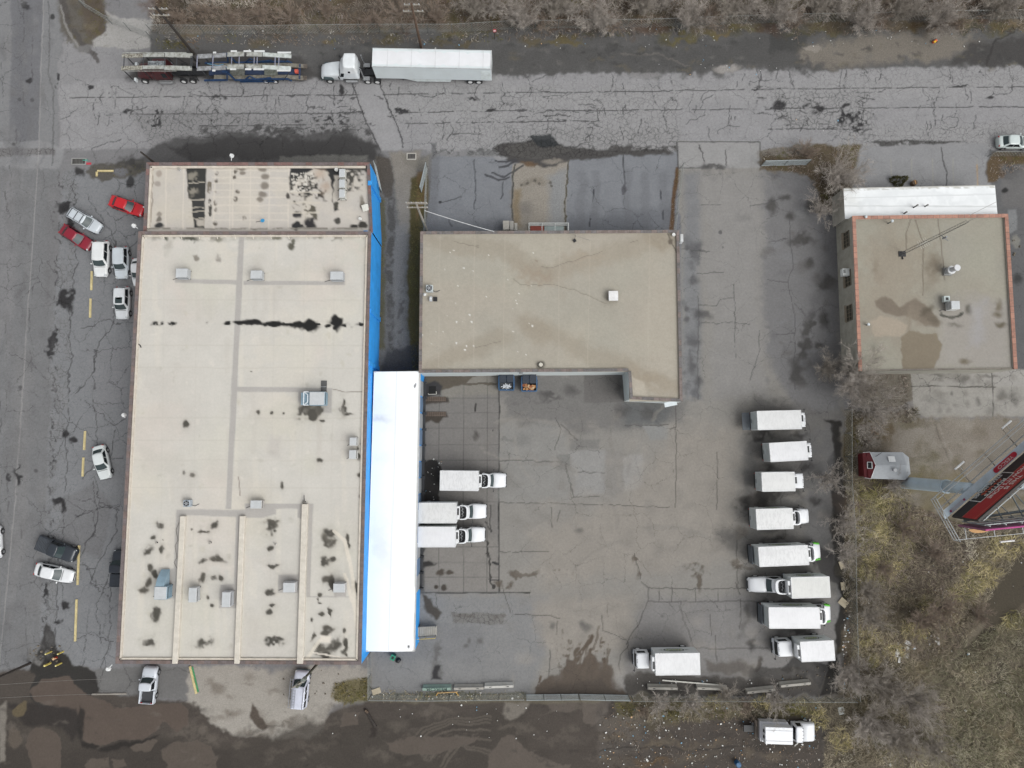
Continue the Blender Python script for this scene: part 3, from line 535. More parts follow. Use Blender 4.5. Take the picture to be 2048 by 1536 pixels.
P([(86,1358),(135,1352),(165,1385),(182,1392),(240,1415),(300,1410),(365,1405),(376,1420),(374,1452),(352,1462),(338,1450),(326,1444),(312,1462),(285,1478),(240,1480),(195,1490),(168,1480),(160,1440),(150,1425),(110,1415),(75,1405),(60,1385)],(92,82,75),warp=5,soft=1.3,wet=.9,gr=-.19)
P([(158,1415),(170,1425),(165,1480),(200,1492),(260,1482),(320,1470),(300,1484),(215,1502),(165,1494),(150,1450)],(48,45,43),warp=5,soft=3,a=.9)
P([(10,1402),(100,1412),(150,1420),(160,1450),(150,1480),(120,1455),(80,1452),(50,1450),(30,1420)],(56,52,50),warp=6,soft=4,a=.9)
B(42,1418,18,12,(98,88,70),ang=-45,warp=6,wet=.8,soft=.15); B(32,1475,12,24,(92,84,76),warp=8,wet=.8,soft=.15)
P([(58,1465),(72,1454),(100,1458),(122,1475),(124,1500),(118,1550),(70,1550),(60,1510),(52,1490)],(91,82,75),warp=4,soft=1.3,wet=.9,gr=-.19)
for pts in ([(322,1500),(345,1484),(395,1480),(425,1492),(436,1515),(430,1550),(350,1550),(330,1525)],[(262,1490),(300,1478),(318,1480),(300,1500),(268,1500)],[(775,1485),(830,1474),(960,1474),(950,1484),(890,1505),(830,1510),(780,1500)],[(975,1550),(978,1510),(1000,1475),(1030,1470),(1055,1500),(1100,1520),(1140,1530),(1140,1550)],
    [(1095,1402),(1158,1402),(1150,1420),(1125,1428),(1102,1420)],[(1163,1400),(1220,1398),(1212,1425),(1190,1452),(1168,1440)],[(170,1530),(180,1518),(220,1515),(222,1550),(170,1550)],[(225,1520),(250,1518),(254,1535),(230,1535)],[(690,1425),(720,1425),(716,1450),(680,1455)]):
    P(pts,(91,83,76),warp=6,soft=1.6,wet=.85,gr=-.15)
P([(0,1415),(14,1400),(16,1440),(10,1490),(12,1520),(0,1525)],(134,128,120),warp=4,soft=3,a=.8)
P([(1010,1405),(1060,1402),(1050,1425),(1020,1440),(1004,1430)],(128,122,114),warp=6,soft=4,a=.8)
L([(730,1418),(738,1430),(750,1460)],5,(58,52,48),warp=2,a=.8); B(740,1465,14,10,(58,53,50),brk=.0)
P([(742,1392),(1260,1396),(1250,1405),(1060,1406),(742,1404)],(104,98,84),warp=4,soft=3,gr=1,a=.8)
P([(745,1385),(1050,1385),(1050,1396),(745,1396)],(98,98,88),warp=4,soft=3,gr=1,a=.8)
for i in range(120):
    u=rnd.uniform(0,1200); v=rnd.uniform(1405,1540); B(u,v,rnd.uniform(3,16),rnd.uniform(2,5),rnd.choice(((60,56,53),(98,91,85),(52,49,47),(108,101,94))),ang=rnd.uniform(-30,30),soft=.7,a=.4,brk=0)
for i in range(170):
    u=rnd.uniform(600,2050); v=rnd.uniform(75,142); B(u,v,rnd.uniform(3,14),rnd.uniform(2,6),rnd.choice(((64,64,63),(112,110,106),(58,58,58),(104,98,84))),soft=.8,a=.5,brk=0)
for i in range(60):
    u=rnd.uniform(135,215); v=rnd.uniform(0,90); B(u,v,rnd.uniform(3,10),rnd.uniform(3,8),rnd.choice(((74,66,58),(112,104,90),(96,88,60))),soft=.8,a=.4,brk=0)
for i in range(150):
    u=rnd.uniform(0,112); v=rnd.uniform(0,1300); B(u,v,rnd.uniform(3,9),rnd.uniform(6,24),rnd.choice(((104,103,104),(132,131,131),(112,111,111))),soft=1,a=.35)
for i in range(240):
    u=rnd.uniform(1000,1660); v=rnd.uniform(820,1360); B(u,v,rnd.uniform(3,16),rnd.uniform(3,12),rnd.choice(((120,116,111),(156,150,142),(128,124,119))),soft=1,a=.3)
# SE vacant lot
P([(1215,1398),(1640,1398),(1650,1600),(1180,1600),(1200,1470)],(80,74,69),warp=10,soft=7,gr=.8,crk=0,crk2=0)
P([(1225,1398),(1300,1396),(1500,1398),(1660,1396),(1650,1430),(1400,1440),(1300,1460),(1230,1440)],(104,97,78),warp=12,soft=8,gr=1,a=.85)
P([(1200,1430),(1290,1430),(1280,1500),(1200,1520)],(98,92,86),warp=10,soft=9,a=.8)
for i in range(60): B(rnd.uniform(1200,1640),rnd.uniform(1420,1540),rnd.uniform(6,26),rnd.uniform(3,9),rnd.choice(((60,56,54),(96,89,80),(70,64,58),(108,98,84))),soft=.9,a=.5)
B(1310,1522,34,8,(120,96,66),soft=.8,a=.5); L([(1200,1500),(1300,1492),(1400,1500),(1560,1490)],2,(58,55,52),warp=5,a=.7)
P([(1500,1440),(1660,1440),(1660,1500),(1510,1500)],(66,62,58),warp=12,soft=8,a=.7)
# manholes and drain covers on the street (flush)
for (u,v) in ((64,200),(39,199),(71,942),(40,775),(1440,465)): B(u,v,4,4,(84,83,84),warp=1.5,a=.8)
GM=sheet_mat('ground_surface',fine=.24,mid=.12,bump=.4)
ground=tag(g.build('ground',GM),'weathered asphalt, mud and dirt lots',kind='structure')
X,Y=np.meshgrid(np.linspace(-900,900,31),np.linspace(-900,900,31)); g2=Sheet(X,Y,-.06,(112,108,102))
tag(g2.build('outer_ground',GM),'ground beyond the lots',kind='structure')
# ================================================================== BUILDINGS
def bil(c,z,step=.13):
    """c = photo corners NW,NE,SE,SW -> bilinear grid of world XY at height z"""
    p=[np.array(G(u,v,z)[:2]) for u,v in c]
    n=int(max(np.linalg.norm(p[1]-p[0]),np.linalg.norm(p[2]-p[3]))/step)+2; m=int(max(np.linalg.norm(p[3]-p[0]),np.linalg.norm(p[2]-p[1]))/step)+2
    a,b=np.meshgrid(np.linspace(0,1,n),np.linspace(0,1,m))
    q=[(p[0][k]*(1-a)+p[1][k]*a)*(1-b)+(p[3][k]*(1-a)+p[2][k]*a)*b for k in (0,1)]
    return q
RM=sheet_mat('roof_membrane',fine=.10,mid=.07,crack=False)
RC2=sheet_mat('coated_sheet',fine=.04,mid=.02,crack=False)
RG=sheet_mat('roof_gravel',fine=.16,mid=.06,crack=False,bump=.3)
def wallring(pts,z0,z1,m,parent,name='wall',th=.3):
    mb=MB(); n=len(pts)
    for i in range(n): a,b=pts[i],pts[(i+1)%n]; mb.quad((a[0],a[1],z0),(b[0],b[1],z0),(b[0],b[1],z1),(a[0],a[1],z1))
    return mb.build(name,m,parent)
def coping(a,b,z,w,h,m1,m2,parent,seg=.62,inset=0):
    """jointed coping along the wall top from photo point a to b (outer edge), left side inward, one connected strip"""
    A=G(*a,z+h); Bp=G(*b,z+h); A.z=z; Bp.z=z; d=Bp-A; L_=d.length; d.normalize(); nrm=Vector((-d.y,d.x,0)); n=max(1,int(L_/seg)); s=L_/n
    mb=MB(); rows=[]; mi=[]
    for i in range(n+1):
        for e in ((i*s,) if i in (0,n) else (i*s-.02,i*s+.02)):
            p=A+d*e
            rows.append([(p.x+nrm.x*q,p.y+nrm.y*q,z+zz) for q,zz in ((-.03,h-.12),(-.03,h),(w,h-.02),(w,h-.12),(-.03,h-.12))])
    for i in range(n):
        mi.append(0 if rc.random()<.5 else 1)
        if i<n-1: mi.append(2)
    mb.grid(rows); o=mb.build('coping',m1,parent); o.data.materials.append(m2); o.data.materials.append(mat((104,98,92),.9))
    for k,f in enumerate(o.data.polygons): f.material_index=mi[k//4]
    mb=MB(); c=(A+Bp)/2+nrm*(w/2); mb.box((c.x,c.y,z+h/2-.1),(L_-.01,w-.06,h-.06),rz=math.atan2(d.y,d.x)); mb.build('parapet',mat((196,190,180),.9),parent)
rc=random.Random(3)
ROOF=(204,200,192); SOOT=(42,42,41)
HM=6.8; HN=6.2
# ---- big warehouse, main block
wh=thing('warehouse','long flat roofed warehouse with stained cream roof and bright blue east wall','warehouse',G(480,900,0))
def rel(o,root): 
    o.parent=root; o.matrix_parent_inverse=Matrix.Translation(-Vector(root.location)); return o
class Hold:  # collects parts built in world space under one thing
    def __init__(s,root): s.root=root; s.before=set(bpy.data.objects)
    def done(s):
        for o in set(bpy.data.objects)-s.before:
            if o.parent is None and o is not s.root: rel(o,s.root)
h=Hold(wh)
mc=[(277,463),(742,463),(722,1329),(231,1327)]
X,Y=bil(mc,HM-.25); r=Sheet(X,Y,HM-.25,ROOF); P=r.poly; L=r.line; B=r.blob
rr=random.Random(11)
for i in range(70): B(rr.uniform(240,740),rr.uniform(470,1320),rr.uniform(15,60),rr.uniform(10,60),rr.choice(((212,205,193),(198,192,184),(200,196,182),(210,200,190),(206,202,190))),soft=1,a=.5)
for i in range(60): x=rr.uniform(245,735); y=rr.uniform(480,1250); L([(x,y),(x+rr.uniform(-3,3),y+rr.uniform(30,120))],rr.uniform(2,8),rr.choice(((214,208,196),(196,190,181))),warp=3,soft=4,a=.35)
for i in range(160):
    x=rr.uniform(240,735); y=rr.uniform(470,1300); B(x,y,rr.uniform(2,7),rr.uniform(2,7),rr.choice(((186,180,168),(178,172,160),(220,214,204),(192,186,170))),warp=6,soft=.6,a=.45,brk=0)
GW=(178,174,169)
for y in (600,690,735,835,880,920,975): L([(250,y),(735,y+1)],1,(194,188,178),warp=1,a=.5)
for x in (330,395,550,610,670): L([(x,480),(x-12,1320)],1,(196,190,181),warp=1,a=.4)
P([(478,463),(489,463),(463,1018),(451,1018)],GW,warp=.6,soft=.8)
P([(350,557),(475,560),(474,569),(350,565)],GW,warp=1,soft=1); P([(487,562),(690,562),(690,570),(487,570)],GW,warp=1,soft=1)
P([(468,773),(664,776),(664,826),(597,826),(597,784),(468,783)],GW,warp=.8,soft=1)
P([(352,1019),(552,1019),(552,1028),(523,1036),(366,1030),(356,1130),(350,1196),(318,1200),(318,1142),(348,1136)],GW,warp=1,soft=1)
P([(490,1007),(627,1007),(620,1192),(668,1192),(668,1164),(692,1164),(692,1192),(700,1194),(612,1195),(606,1040),(595,1034),(596,1017),(558,1017),(490,1036)],GW,warp=.8,soft=1)
P([(559,1017),(596,1017),(594,1150),(556,1148),(555,1182),(594,1184),(598,1040)],GW,warp=.6,soft=1,a=.0)
P([(556,1149),(597,1149),(597,1186),(556,1186)],GW,warp=.6,soft=1)
P([(472,1030),(482,1030),(478,1150),(475,1216),(438,1216),(440,1170),(468,1168)],GW,warp=.8,soft=1)
# bands of ponding soot
for (x,y,a,b,br) in ((318,647,16,5,.0),(342,648,10,4,.05),(408,647,8,4,.05),(452,648,9,4,.0),(480,648,16,5,None),(505,646,20,5,None),(545,648,26,5,None),(590,649,24,7,None),(622,651,20,11,None),(672,645,16,13,None),(700,650,18,4,-.1),(724,649,9,4,0),(655,652,6,4,None)):
    B(x,y,a,b,SOOT,warp=max(4,b),soft=.3,brk=br)
L([(470,646),(640,648)],4,SOOT,warp=3,brk=-.3)
for x in range(286,742,11): 
    B(x,474,rr.uniform(4,9),rr.uniform(4,9),rr.choice(((96,94,84),(120,118,104),(150,146,134))),soft=.6,a=rr.choice((.2,.5,.8)),brk=-.1)
B(338,474,12,8,(84,86,78),brk=-.2); B(380,474,19,8,(90,90,82),brk=-.1); B(283,470,5,6,SOOT); B(338,492,6,14,(160,156,146),soft=.9,a=.5); B(394,513,6,6,(140,134,124),brk=.0); B(442,512,6,10,(160,154,146),brk=.0); B(583,492,7,7,(96,94,84),brk=-.2); B(586,482,4,6,(110,108,98)); B(554,474,7,7,(120,118,106),brk=-.1); B(665,474,10,5,(140,136,126),brk=0)
for (x,y,a,b) in ((318,1051,9,9),(306,1077,6,4),(326,1080,1,1),(298,1101,9,8),(325,1100,5,8),(430,1121,14,9),(407,1125,10,6),(405,1062,12,3),(430,1050,8,6),(403,1155,7,10),(424,1162,9,5),(440,1158,4,6),(303,1135,5,10),(312,1150,8,10),(287,1180,10,10),(296,1165,6,9),(313,1222,10,16),(300,1282,16,11),(408,1289,14,10),
    (424,1212,4,4),(416,1195,4,5),(543,1045,14,7),(545,1052,16,10),(550,1062,3,3),(541,1098,7,5),(543,1133,14,5),(538,1185,9,6),(537,1226,7,6),(540,1213,6,3),(545,1289,20,8),(655,1080,14,12),(662,1065,12,8),(652,1121,10,8),(668,1118,7,5),(697,1080,4,12),(655,1160,12,10),(662,1170,8,14),(712,1180,7,14),(650,1262,12,5),(689,1262,4,6),(640,1298,16,12),(665,1292,14,12),(650,1310,10,6),(688,1295,4,14),(692,1310,3,6),(638,1190,5,5),(634,1200,2,4),(655,1228,3,10),(637,1208,6,2),(640,1228,6,4),(622,1240,2,4),(622,1270,3,10),
    (624,825,18,9),(612,824,12,8),(640,822,11,7),(625,830,8,9),(688,803,4,11),(690,818,9,9),(700,825,8,3),(644,841,7,2.5),(640,920,7,5),(518,824,4,5),(545,826,3,3),(568,826,2,2),(720,950,4,4),(722,995,5,5),(565,970,3,6),(720,1010,3,3),(370,848,6,6),(368,946,3,4),(385,951,5,5),(722,905,4,14),(503,742,2,1),(383,1058,2,2)):
    B(x,y,a,b,rr.choice((SOOT,SOOT,SOOT,(62,61,57),(84,80,74))),warp=max(a,b)*.9,soft=.35,brk=rr.choice((-.35,-.2,-.1)) if a>8 else None,a=1)
    B(x,y,a*.7,b*.7,SOOT,warp=max(a,b)*.8,soft=.3,a=.7)
    B(x,y,a*1.5,b*1.5,(150,144,132),warp=max(a,b)*1.2,soft=.8,a=.25)
for k in ((1005,930),(365,960)): B(k[0],k[1],20,20,(190,184,176),soft=1,a=.4)
P([(536,870),(562,872),(562,915),(540,912)],(190,184,178),warp=5,soft=7,a=.6); P([(370,905),(330,900),(282,890),(282,945),(360,945)],(192,187,178),warp=8,soft=8,a=.4)
for p in ([(668,1062),(690,1080),(705,1150),(712,1250),(722,1270)],[(690,1150),(703,1200),(718,1240)],[(612,1320),(640,1280)]): L(p,5,(222,214,200),warp=2,soft=2,a=.8)
L([(627,1305),(722,1322)],1.5,(224,216,204)); P([(640,1270),(662,1272),(660,1285),(640,1284)],(222,214,202),warp=2)
L([(664,778),(690,784),(735,783)],.8,(150,144,136),warp=1); L([(478,955),(481,990)],.8,(150,140,132)) 
for v in range(480,1325,37): L([(283-(v-463)*.053,v),(290-(v-463)*.053,v)],1.2,(228,222,212),warp=.5); B(733-(v-463)*.023,v+13,2.5,2.5,(160,152,142),a=.6)
for p in ([(232,1320),(721,1322)],): L(p,3,(212,200,184),warp=2,a=.7)
for i in range(50): B(rr.uniform(240,718),1320+rr.uniform(-3,2),rr.uniform(1,5),1.5,(130,120,106),a=.6)
r.build('roof',RM,parent=None).name='roof'
WM=mat((168,120,110),.9,var=.2); BL=mat((52,166,250),.6,var=.10,sc_=.6); BRK=mat((128,92,86),.9,var=.2,sc_=3)
def wall_from(c,z,mats,z0=0):
    for i in range(len(c)):
        a=G(*c[i],z); b=G(*c[(i+1)%len(c)],z)
        if mats[i] is None: continue
        mb=MB(); mb.quad((a.x,a.y,z0),(b.x,b.y,z0),(b.x,b.y,z),(a.x,a.y,z)); mb.build('wall',mats[i])
wall_from(mc,HM-.02,[BRK,BL,BRK,BRK])
CM1=mat((126,110,106),.85,var=.18,sc_=2); CM2=mat((118,108,108),.85,var=.18,sc_=2)
def cop(c,z,w,hh,m1,m2,which,seg=.8):
    for i in which: coping(c[i],c[(i+1)%len(c)],z,w,hh,m1,m2,None,seg)
# ring is clockwise in photo => walk reversed so that 'left' is inward
mr=[mc[0],mc[3],mc[2],mc[1]]
cop(mr,HM-.25,.36,.3,CM1,CM2,(0,1,2,3))
# inner curb of the parapet (pale flashing) and scuppers
fl=MB()
for i in range(4):
    a=G(*mr[i],HM); b=G(*mr[(i+1)%4],HM); d=(b-a).normalized(); nn=Vector((-d.y,d.x,0)); c=(a+b)/2+nn*.53; fl.box((c.x,c.y,HM-.17),((b-a).length-1.0,.22,.2),rz=math.atan2(d.y,d.x))
fl.build('flashing',mat((214,205,192),.9))
br=MB()
for i in range(13):
    u=289+i*35.8; a=G(u,467,HM); b=G(u+3,478,HM-.2); br=MB(); br.tube((a.x,a.y,HM-.1),(b.x,b.y,HM-.22),.06,.06,5); br.build('parapet_brace',mat((226,220,208),.8))
# raised curbs on the south bays
for (u0,v0,u1,v1,w_) in ((366,1032,350,1327,.62),(485,1032,474,1327,.62),(610,1008,600,1327,.72)):
    a=G(u0,v0,HM+.1); b=G(u1,v1,HM+.1); d=(b-a).normalized(); c=(a+b)/2; mb=MB(); mb.box((c.x,c.y,HM-.02),((b-a).length,w_,.5),rz=math.atan2(d.y,d.x)); mb.build('roof_curb',mat((216,209,197),.9,var=.08),bevel=.04)
# joint lines and wall details: blue pilasters
for (u,v) in ((760,402),(759,640),(752,495),(757,738)):
    b=G(u,v,0); mb=MB(); mb.box((b.x-.05,b.y,3.3),(.5,.55,6.2)); mb.build('pilaster',mat((54,160,240),.6))
mb=MB()
for i in range(15):
    p=G(739-.023*(i*25),492+i*25,HM); mb=MB(); mb.box((p.x+.06,p.y,HM-1.2),(.1,.5,.25)); mb.build('wall_bracket',mat((40,110,175),.6))
h.done()
# ---- north block
nb=thing('storehouse','lower flat roofed block with black tar patches joined to the north end of the warehouse','building',G(520,400,0))
h=Hold(nb)
nc=[(293,325),(739,325),(745,464),(286.5,464)]
X,Y=bil(nc,HN-.25); r=Sheet(X,Y,HN-.25,(196,190,182)); P=r.poly; L=r.line; B=r.blob
for i in range(50): B(rr.uniform(295,740),rr.uniform(330,455),rr.uniform(10,40),rr.uniform(8,30),rr.choice(((206,198,186),(190,185,180),(200,192,178))),soft=1,a=.5)
for x in (333,368,430,461,467,502,540,578): L([(x,328),(x-2,458)],1.3,(212,204,192),warp=1,a=.8)
for y in (341,355,366,380,394,410,426,440): L([(425,y),(576,y)],1.2,(212,204,192),warp=1.5,a=.8)
P([(374,327),(414,327),(412,390),(409,457),(388,457),(384,400),(378,395),(374,350)],(62,62,60),warp=3,soft=1.5)
P([(375,343),(396,340),(404,360),(398,385),(382,392),(376,366)],(150,144,132),warp=5,soft=5,a=.85,brk=.08); P([(388,398),(410,392),(410,430),(390,432)],(64,64,64),warp=3,a=.8); P([(392,438),(410,436),(410,450),(394,452)],(200,192,180),warp=4,a=.8)
for y in (363,396,412,420,434): L([(378,y+2),(410,y)],1,(190,182,168),warp=4,a=.8)
L([(420,330),(420,360)],6,(140,130,118),brk=0,warp=2); L([(419,366),(419,382)],7,(120,112,100),brk=-.1,warp=2); L([(420,400),(421,428)],5,(74,72,68),warp=2,brk=-.2)
for (x,y) in ((433,347),(433,360),(434,386),(433,404),(433,418),(433,446),(470,342),(470,355),(472,398),(477,383),(490,436)): B(x,y,4,5,(104,98,90),brk=-.2)
B(318,348,6,6,(168,158,148),warp=2); B(316,367,7,6,(164,156,148),warp=3); B(318,430,7,5,(150,142,132)); B(318,440,6,6,(120,114,106)); B(318,452,9,5,(62,62,62),warp=3)
for (x,y,a,b) in ((481,336,10,6),(526,338,8,5),(531,352,8,6),(531,370,8,7),(526,388,9,6),(520,398,7,5),(485,346,6,4)): B(x,y,a,b,(122,114,104),warp=3,soft=.4,a=.85)
P([(581,328),(627,328),(627,340),(600,352),(590,370),(581,368)],(56,56,57),warp=2.5,soft=1.2); P([(581,350),(625,345),(628,385),(610,410),(583,384)],(70,69,66),warp=5,soft=4,brk=.02)
P([(583,372),(634,372),(632,456),(586,456)],(66,65,62),warp=6,soft=3,brk=.06); P([(604,330),(640,334),(655,400),(632,404)],(70,68,64),warp=6,soft=4,brk=.12); P([(686,330),(738,330),(730,380),(690,385)],(66,65,62),warp=6,soft=4,brk=.14)
for i in range(60): B(rr.uniform(584,626),rr.uniform(345,385),rr.uniform(1,3.4),rr.uniform(1,3),(214,208,198),a=.85)
P([(630,329),(738,329),(736,338),(690,340),(684,350),(668,352),(664,402),(678,420),(668,424),(664,380),(655,345),(630,338)],(58,58,58),warp=4,soft=2); P([(690,345),(724,336),(720,350),(704,366),(694,374)],(80,78,74),warp=5,soft=3,brk=.0)
P([(590,402),(632,404),(634,440),(618,452),(586,430)],(96,92,82),warp=5,soft=3,brk=.05); B(594,428,8,8,(62,61,62)); B(619,446,12,10,(58,57,58)); B(592,452,12,7,(56,56,57)); B(675,443,6,6,(80,78,74)); B(707,454,10,5,(64,62,60)); B(725,452,8,7,(68,66,62)); B(722,405,4,12,(130,124,114)); B(720,436,2,4,(70,68,66)); B(672,410,5,8,(80,78,72)); B(577,391,4,6,(84,80,76)); B(650,375,8,10,(176,156,138),soft=.9,a=.7); B(640,350,10,8,(186,166,148),soft=.9,a=.7)
for y in (385,405,425): L([(583,y),(640,y)],1.4,(206,198,184),warp=1,a=.8)
L([(309,330),(304,345),(307,365),(302,380),(306,400),(299,455)],.9,(150,142,132),warp=2)
L([(291,457),(742,457)],2,(150,145,136),warp=2,brk=-.2)
r.build('roof',RM)
wall_from(nc,HN-.02,[BRK,BL,None,BRK]); nr=[nc[0],nc[3],nc[2],nc[1]]
cop(nr,HN-.25,.36,.3,mat((132,104,100),.85,var=.2,sc_=2),CM2,(0,2,3))
fl=MB()
for i in (0,3):
    a=G(*nr[i],HN); b=G(*nr[(i+1)%4],HN); d=(b-a).normalized(); nn=Vector((-d.y,d.x,0)); c=(a+b)/2+nn*.55; fl.box((c.x,c.y,HN-.17),((b-a).length-1.0,.26,.22),rz=math.atan2(d.y,d.x))
fl.build('flashing',mat((214,205,192),.9))
h.done()
# ---- dock canopy wing with white roof
HC=4.1
dk=thing('loading_dock','long loading dock wing with plain white roof beside the blue warehouse wall','loading dock',G(790,1020,0))
h=Hold(dk)
dc=[(748,744),(840,743),(829,1302),(731,1302)]
X,Y=bil(dc,HC); r=Sheet(X,Y,HC,(246,248,250)); P=r.poly; L=r.line; B=r.blob
r.Z=(HC+.25*np.sin(np.linspace(0,PI,X.shape[1]))[None,:]*np.ones(X.shape)).astype(np.float32)
r.C[:]=(.82,.83,.845)
for x0 in (772,):
    for i in range(1): L([(x0+22,744),(x0+6,1300)],.9,(225,228,232),warp=.3,a=.7)
for i in range(14): B(rr.uniform(745,830),rr.uniform(760,1290),rr.uniform(6,30),rr.uniform(10,40),(240,242,244),soft=1,a=.3)
B(830,772,2,3,(90,90,92)); B(832,768,1.5,2,(90,90,92)); B(818,1292,2,3,(90,90,90)); L([(838,745),(828,1300)],1.5,(200,198,190),warp=1,a=.7); B(765,835,16,6,(222,224,224),soft=1,a=.8)
r.build('roof',RC2)
wall_from(dc,HC-.01,[BL,BL,BL,BL])
mb=MB(); 
for i,(a,b) in enumerate(((dc[0],dc[1]),(dc[1],dc[2]),(dc[2],dc[3]))):
    A=G(*a,HC);C_=G(*b,HC); d=(C_-A); mb.box(((A.x+C_.x)/2,(A.y+C_.y)/2,HC-.06),(d.length+.08,.14,.2),rz=math.atan2(d.y,d.x))
mb.build('gutter',mat((205,205,203),.5))
# dock doors and bumpers on the east wall
for i,v in enumerate(range(775,1180,33)):
    u=840-(v-743)*.0197; a=G(u,v,HC); 
    mb=MB(); mb.box((a.x+.03,a.y,2.3),(.08,1.9,2.4)); d_=mb.build('dock_door',mat((112,138,170) if i%2 else (168,172,176),.5))
    mb=MB(); mb.box((a.x+.28,a.y+.95,1.0),(.5,.16,.7)); mb.box((a.x+.28,a.y-.95,1.0),(.5,.16,.7)); mb.box((a.x+.2,a.y,.95),(.36,1.7,.12)); mb.build('dock_bumper',mat((52,54,58),.8))
h.done()
# dock stairs
def rot_loc(u,v,z=0): return G(u,v,z)
p=G(851,1264,1.2); s_=thing('dock_stairs','grey metal landing and steps with yellow rail beside the dock wing','stairs',(p.x,p.y,0))
mb=MB()
for i in range(9): mb.box((-1.1+i*.27+.2,0,1.15-i*.06),(.25,1.3,.05))
mb.build('tread',mat((164,160,152),.7),s_,bevel=.008)
mb=MB(); mb.box((-.9,0,.55),(.12,1.3,1.1)); mb.box((1.2,.5,.35),(.1,.1,.7)); mb.box((1.2,-.5,.35),(.1,.1,.7)); mb.box((.1,.62,.98),(2.5,.06,.16),ry=.2);mb.box((.1,-.62,.98),(2.5,.06,.16),ry=.2); mb.build('frame',mat((96,98,100),.6),s_)
mb=MB(); 
for sy in (-.68,): 
    mb.path([(-1.3,sy,2.1),(1.25,sy,1.6),(1.25,sy,.1)],.035)
    for x in (-1.2,0): mb.tube((x,sy,.9),(x,sy,1.95),.03)
mb.build('handrail',mat((214,190,96),.6),s_)
# ---- middle building
HB=4.75; bc=[(842,464),(1358,461),(1364,802),(838,802)]
mbd=thing('office_building','tan gravel roofed building with brick coping in the middle of the lots','building',G(1100,600,0)); h=Hold(mbd)
X,Y=bil([(842,464),(1358,461),(1364,803),(837,803)],HB-.22); r=Sheet(X,Y,HB-.22,(173,166,153)); P=r.poly; L=r.line; B=r.blob
for i in range(60): B(rr.uniform(845,1360),rr.uniform(465,800),rr.uniform(20,70),rr.uniform(15,50),rr.choice(((172,167,153),(164,159,147),(170,163,151),(165,161,150))),soft=1,a=.45)
TB=(154,145,130)
for pts,w_ in (([(870,480),(940,492),(1020,505),(1060,530),(1090,545)],16),([(1340,480),(1290,490),(1240,505),(1200,512),(1150,530),(1095,545)],16),([(1050,645),(1090,665),(1150,690),(1250,725),(1300,745),(1350,770)],18),([(860,735),(920,710),(1000,680)],12),([(1060,660),(1080,672)],22)):
    L(pts,w_*.8,TB,warp=12,soft=24,a=.55)
B(1085,548,40,16,(156,142,126),ang=20,soft=1,a=.6); B(1315,485,26,10,(150,140,124),soft=1,a=.6); B(1300,750,40,22,(158,146,128),ang=25,soft=1,a=.6); B(1170,520,30,9,(166,154,138),soft=1,a=.5)
for p in ([(1027,556),(1040,568),(1080,570),(1110,569),(1150,580),(1180,592),(1215,606)],[(908,483),(940,490),(957,495)],[(1085,532),(1100,535),(1140,524),(1205,503)],[(1260,487),(1275,482)],[(950,697),(975,690),(1000,685)]): L(p,.5,(120,112,100),warp=3,a=.55)
L([(1040,505),(1100,535)],1,(140,130,114),brk=0,warp=2); B(950,494,9,2,(120,114,102),ang=15,brk=0)
B(1225,593,14,13,(140,134,122),soft=.8,a=.6); B(1081,728,8,7,(104,100,92),soft=.5); L([(1335,466),(1340,480),(1355,505)],1,(110,104,94),warp=2); B(1340,483,5,5,(110,102,92)); B(1265,768,5,20,(128,122,114),brk=-.1,warp=5)
P([(1258,745),(1285,760),(1300,800),(1258,802)],(186,178,164),warp=4,a=.7)
for i in range(26): B(rr.uniform(850,1080),rr.uniform(500,740),1.1,.9,(232,228,220),warp=.3)
for (x,y) in ((928,536),(939,630),(913,644),(943,644),(913,686),(933,692),(947,692),(930,700),(844,508),(844,670),(1065,652)): B(x,y,1.6,1.6,(236,234,230),warp=.5)
for x in (880,950,1010,1120,1180,1300): L([(x,470),(x-4,735)],.8,(188,180,166),warp=1,a=.3)
keep=~((r.U<1258)&(r.V>745))
r.build('roof',RG,keep=keep)
ring=[(841,463),(1358,460),(1365,803),(1261,798),(1257,742),(838,745)]
WW=mat((214,221,220),.8,var=.05,sc_=.5)
wall_from(ring,HB-.02,[WW,WW,WW,WW,WW,WW])
rg=[ring[0],ring[5],ring[4],ring[3],ring[2],ring[1]]
g1=mat((134,122,118),.85,var=.2,sc_=2); g2_=mat((120,116,116),.85,var=.2,sc_=2)
for i in range(6): coping(rg[i],rg[(i+1)%6],HB-.22,.34,.27,g1,g2_,None,.7)
# wall openings on the south and west faces
def wallbox(u,v,z,d,rz,m,name): p=G(u,v,z); mb=MB(); mb.box((p.x,p.y,z),d,rz=rz); return mb.build(name,m)
wallbox(1130,744.5,3.2,(3.0,.06,.25),0,mat((120,124,126),.5),'sign_strip'); wallbox(1042,745,3.9,(.5,.25,.3),0,mat((110,112,114),.5),'wall_vent'); wallbox(1256,775,2.6,(.06,1.6,1.0),0,mat((128,140,148),.4),'window')
wallbox(1310,802,2.2,(3.6,.08,2.6),0,mat((178,186,188),.6),'roller_door'); p=G(1340,804,3.0); mb=MB(); mb.box((p.x,p.y-.25,3.3),(1.6,.6,.14),rz=.2); mb.build('awning',mat((224,232,236),.5))
wallbox(1362,478,3.6,(.35,1.0,1.0),0,mat((210,212,214),.4),'meter_box')
h.done()
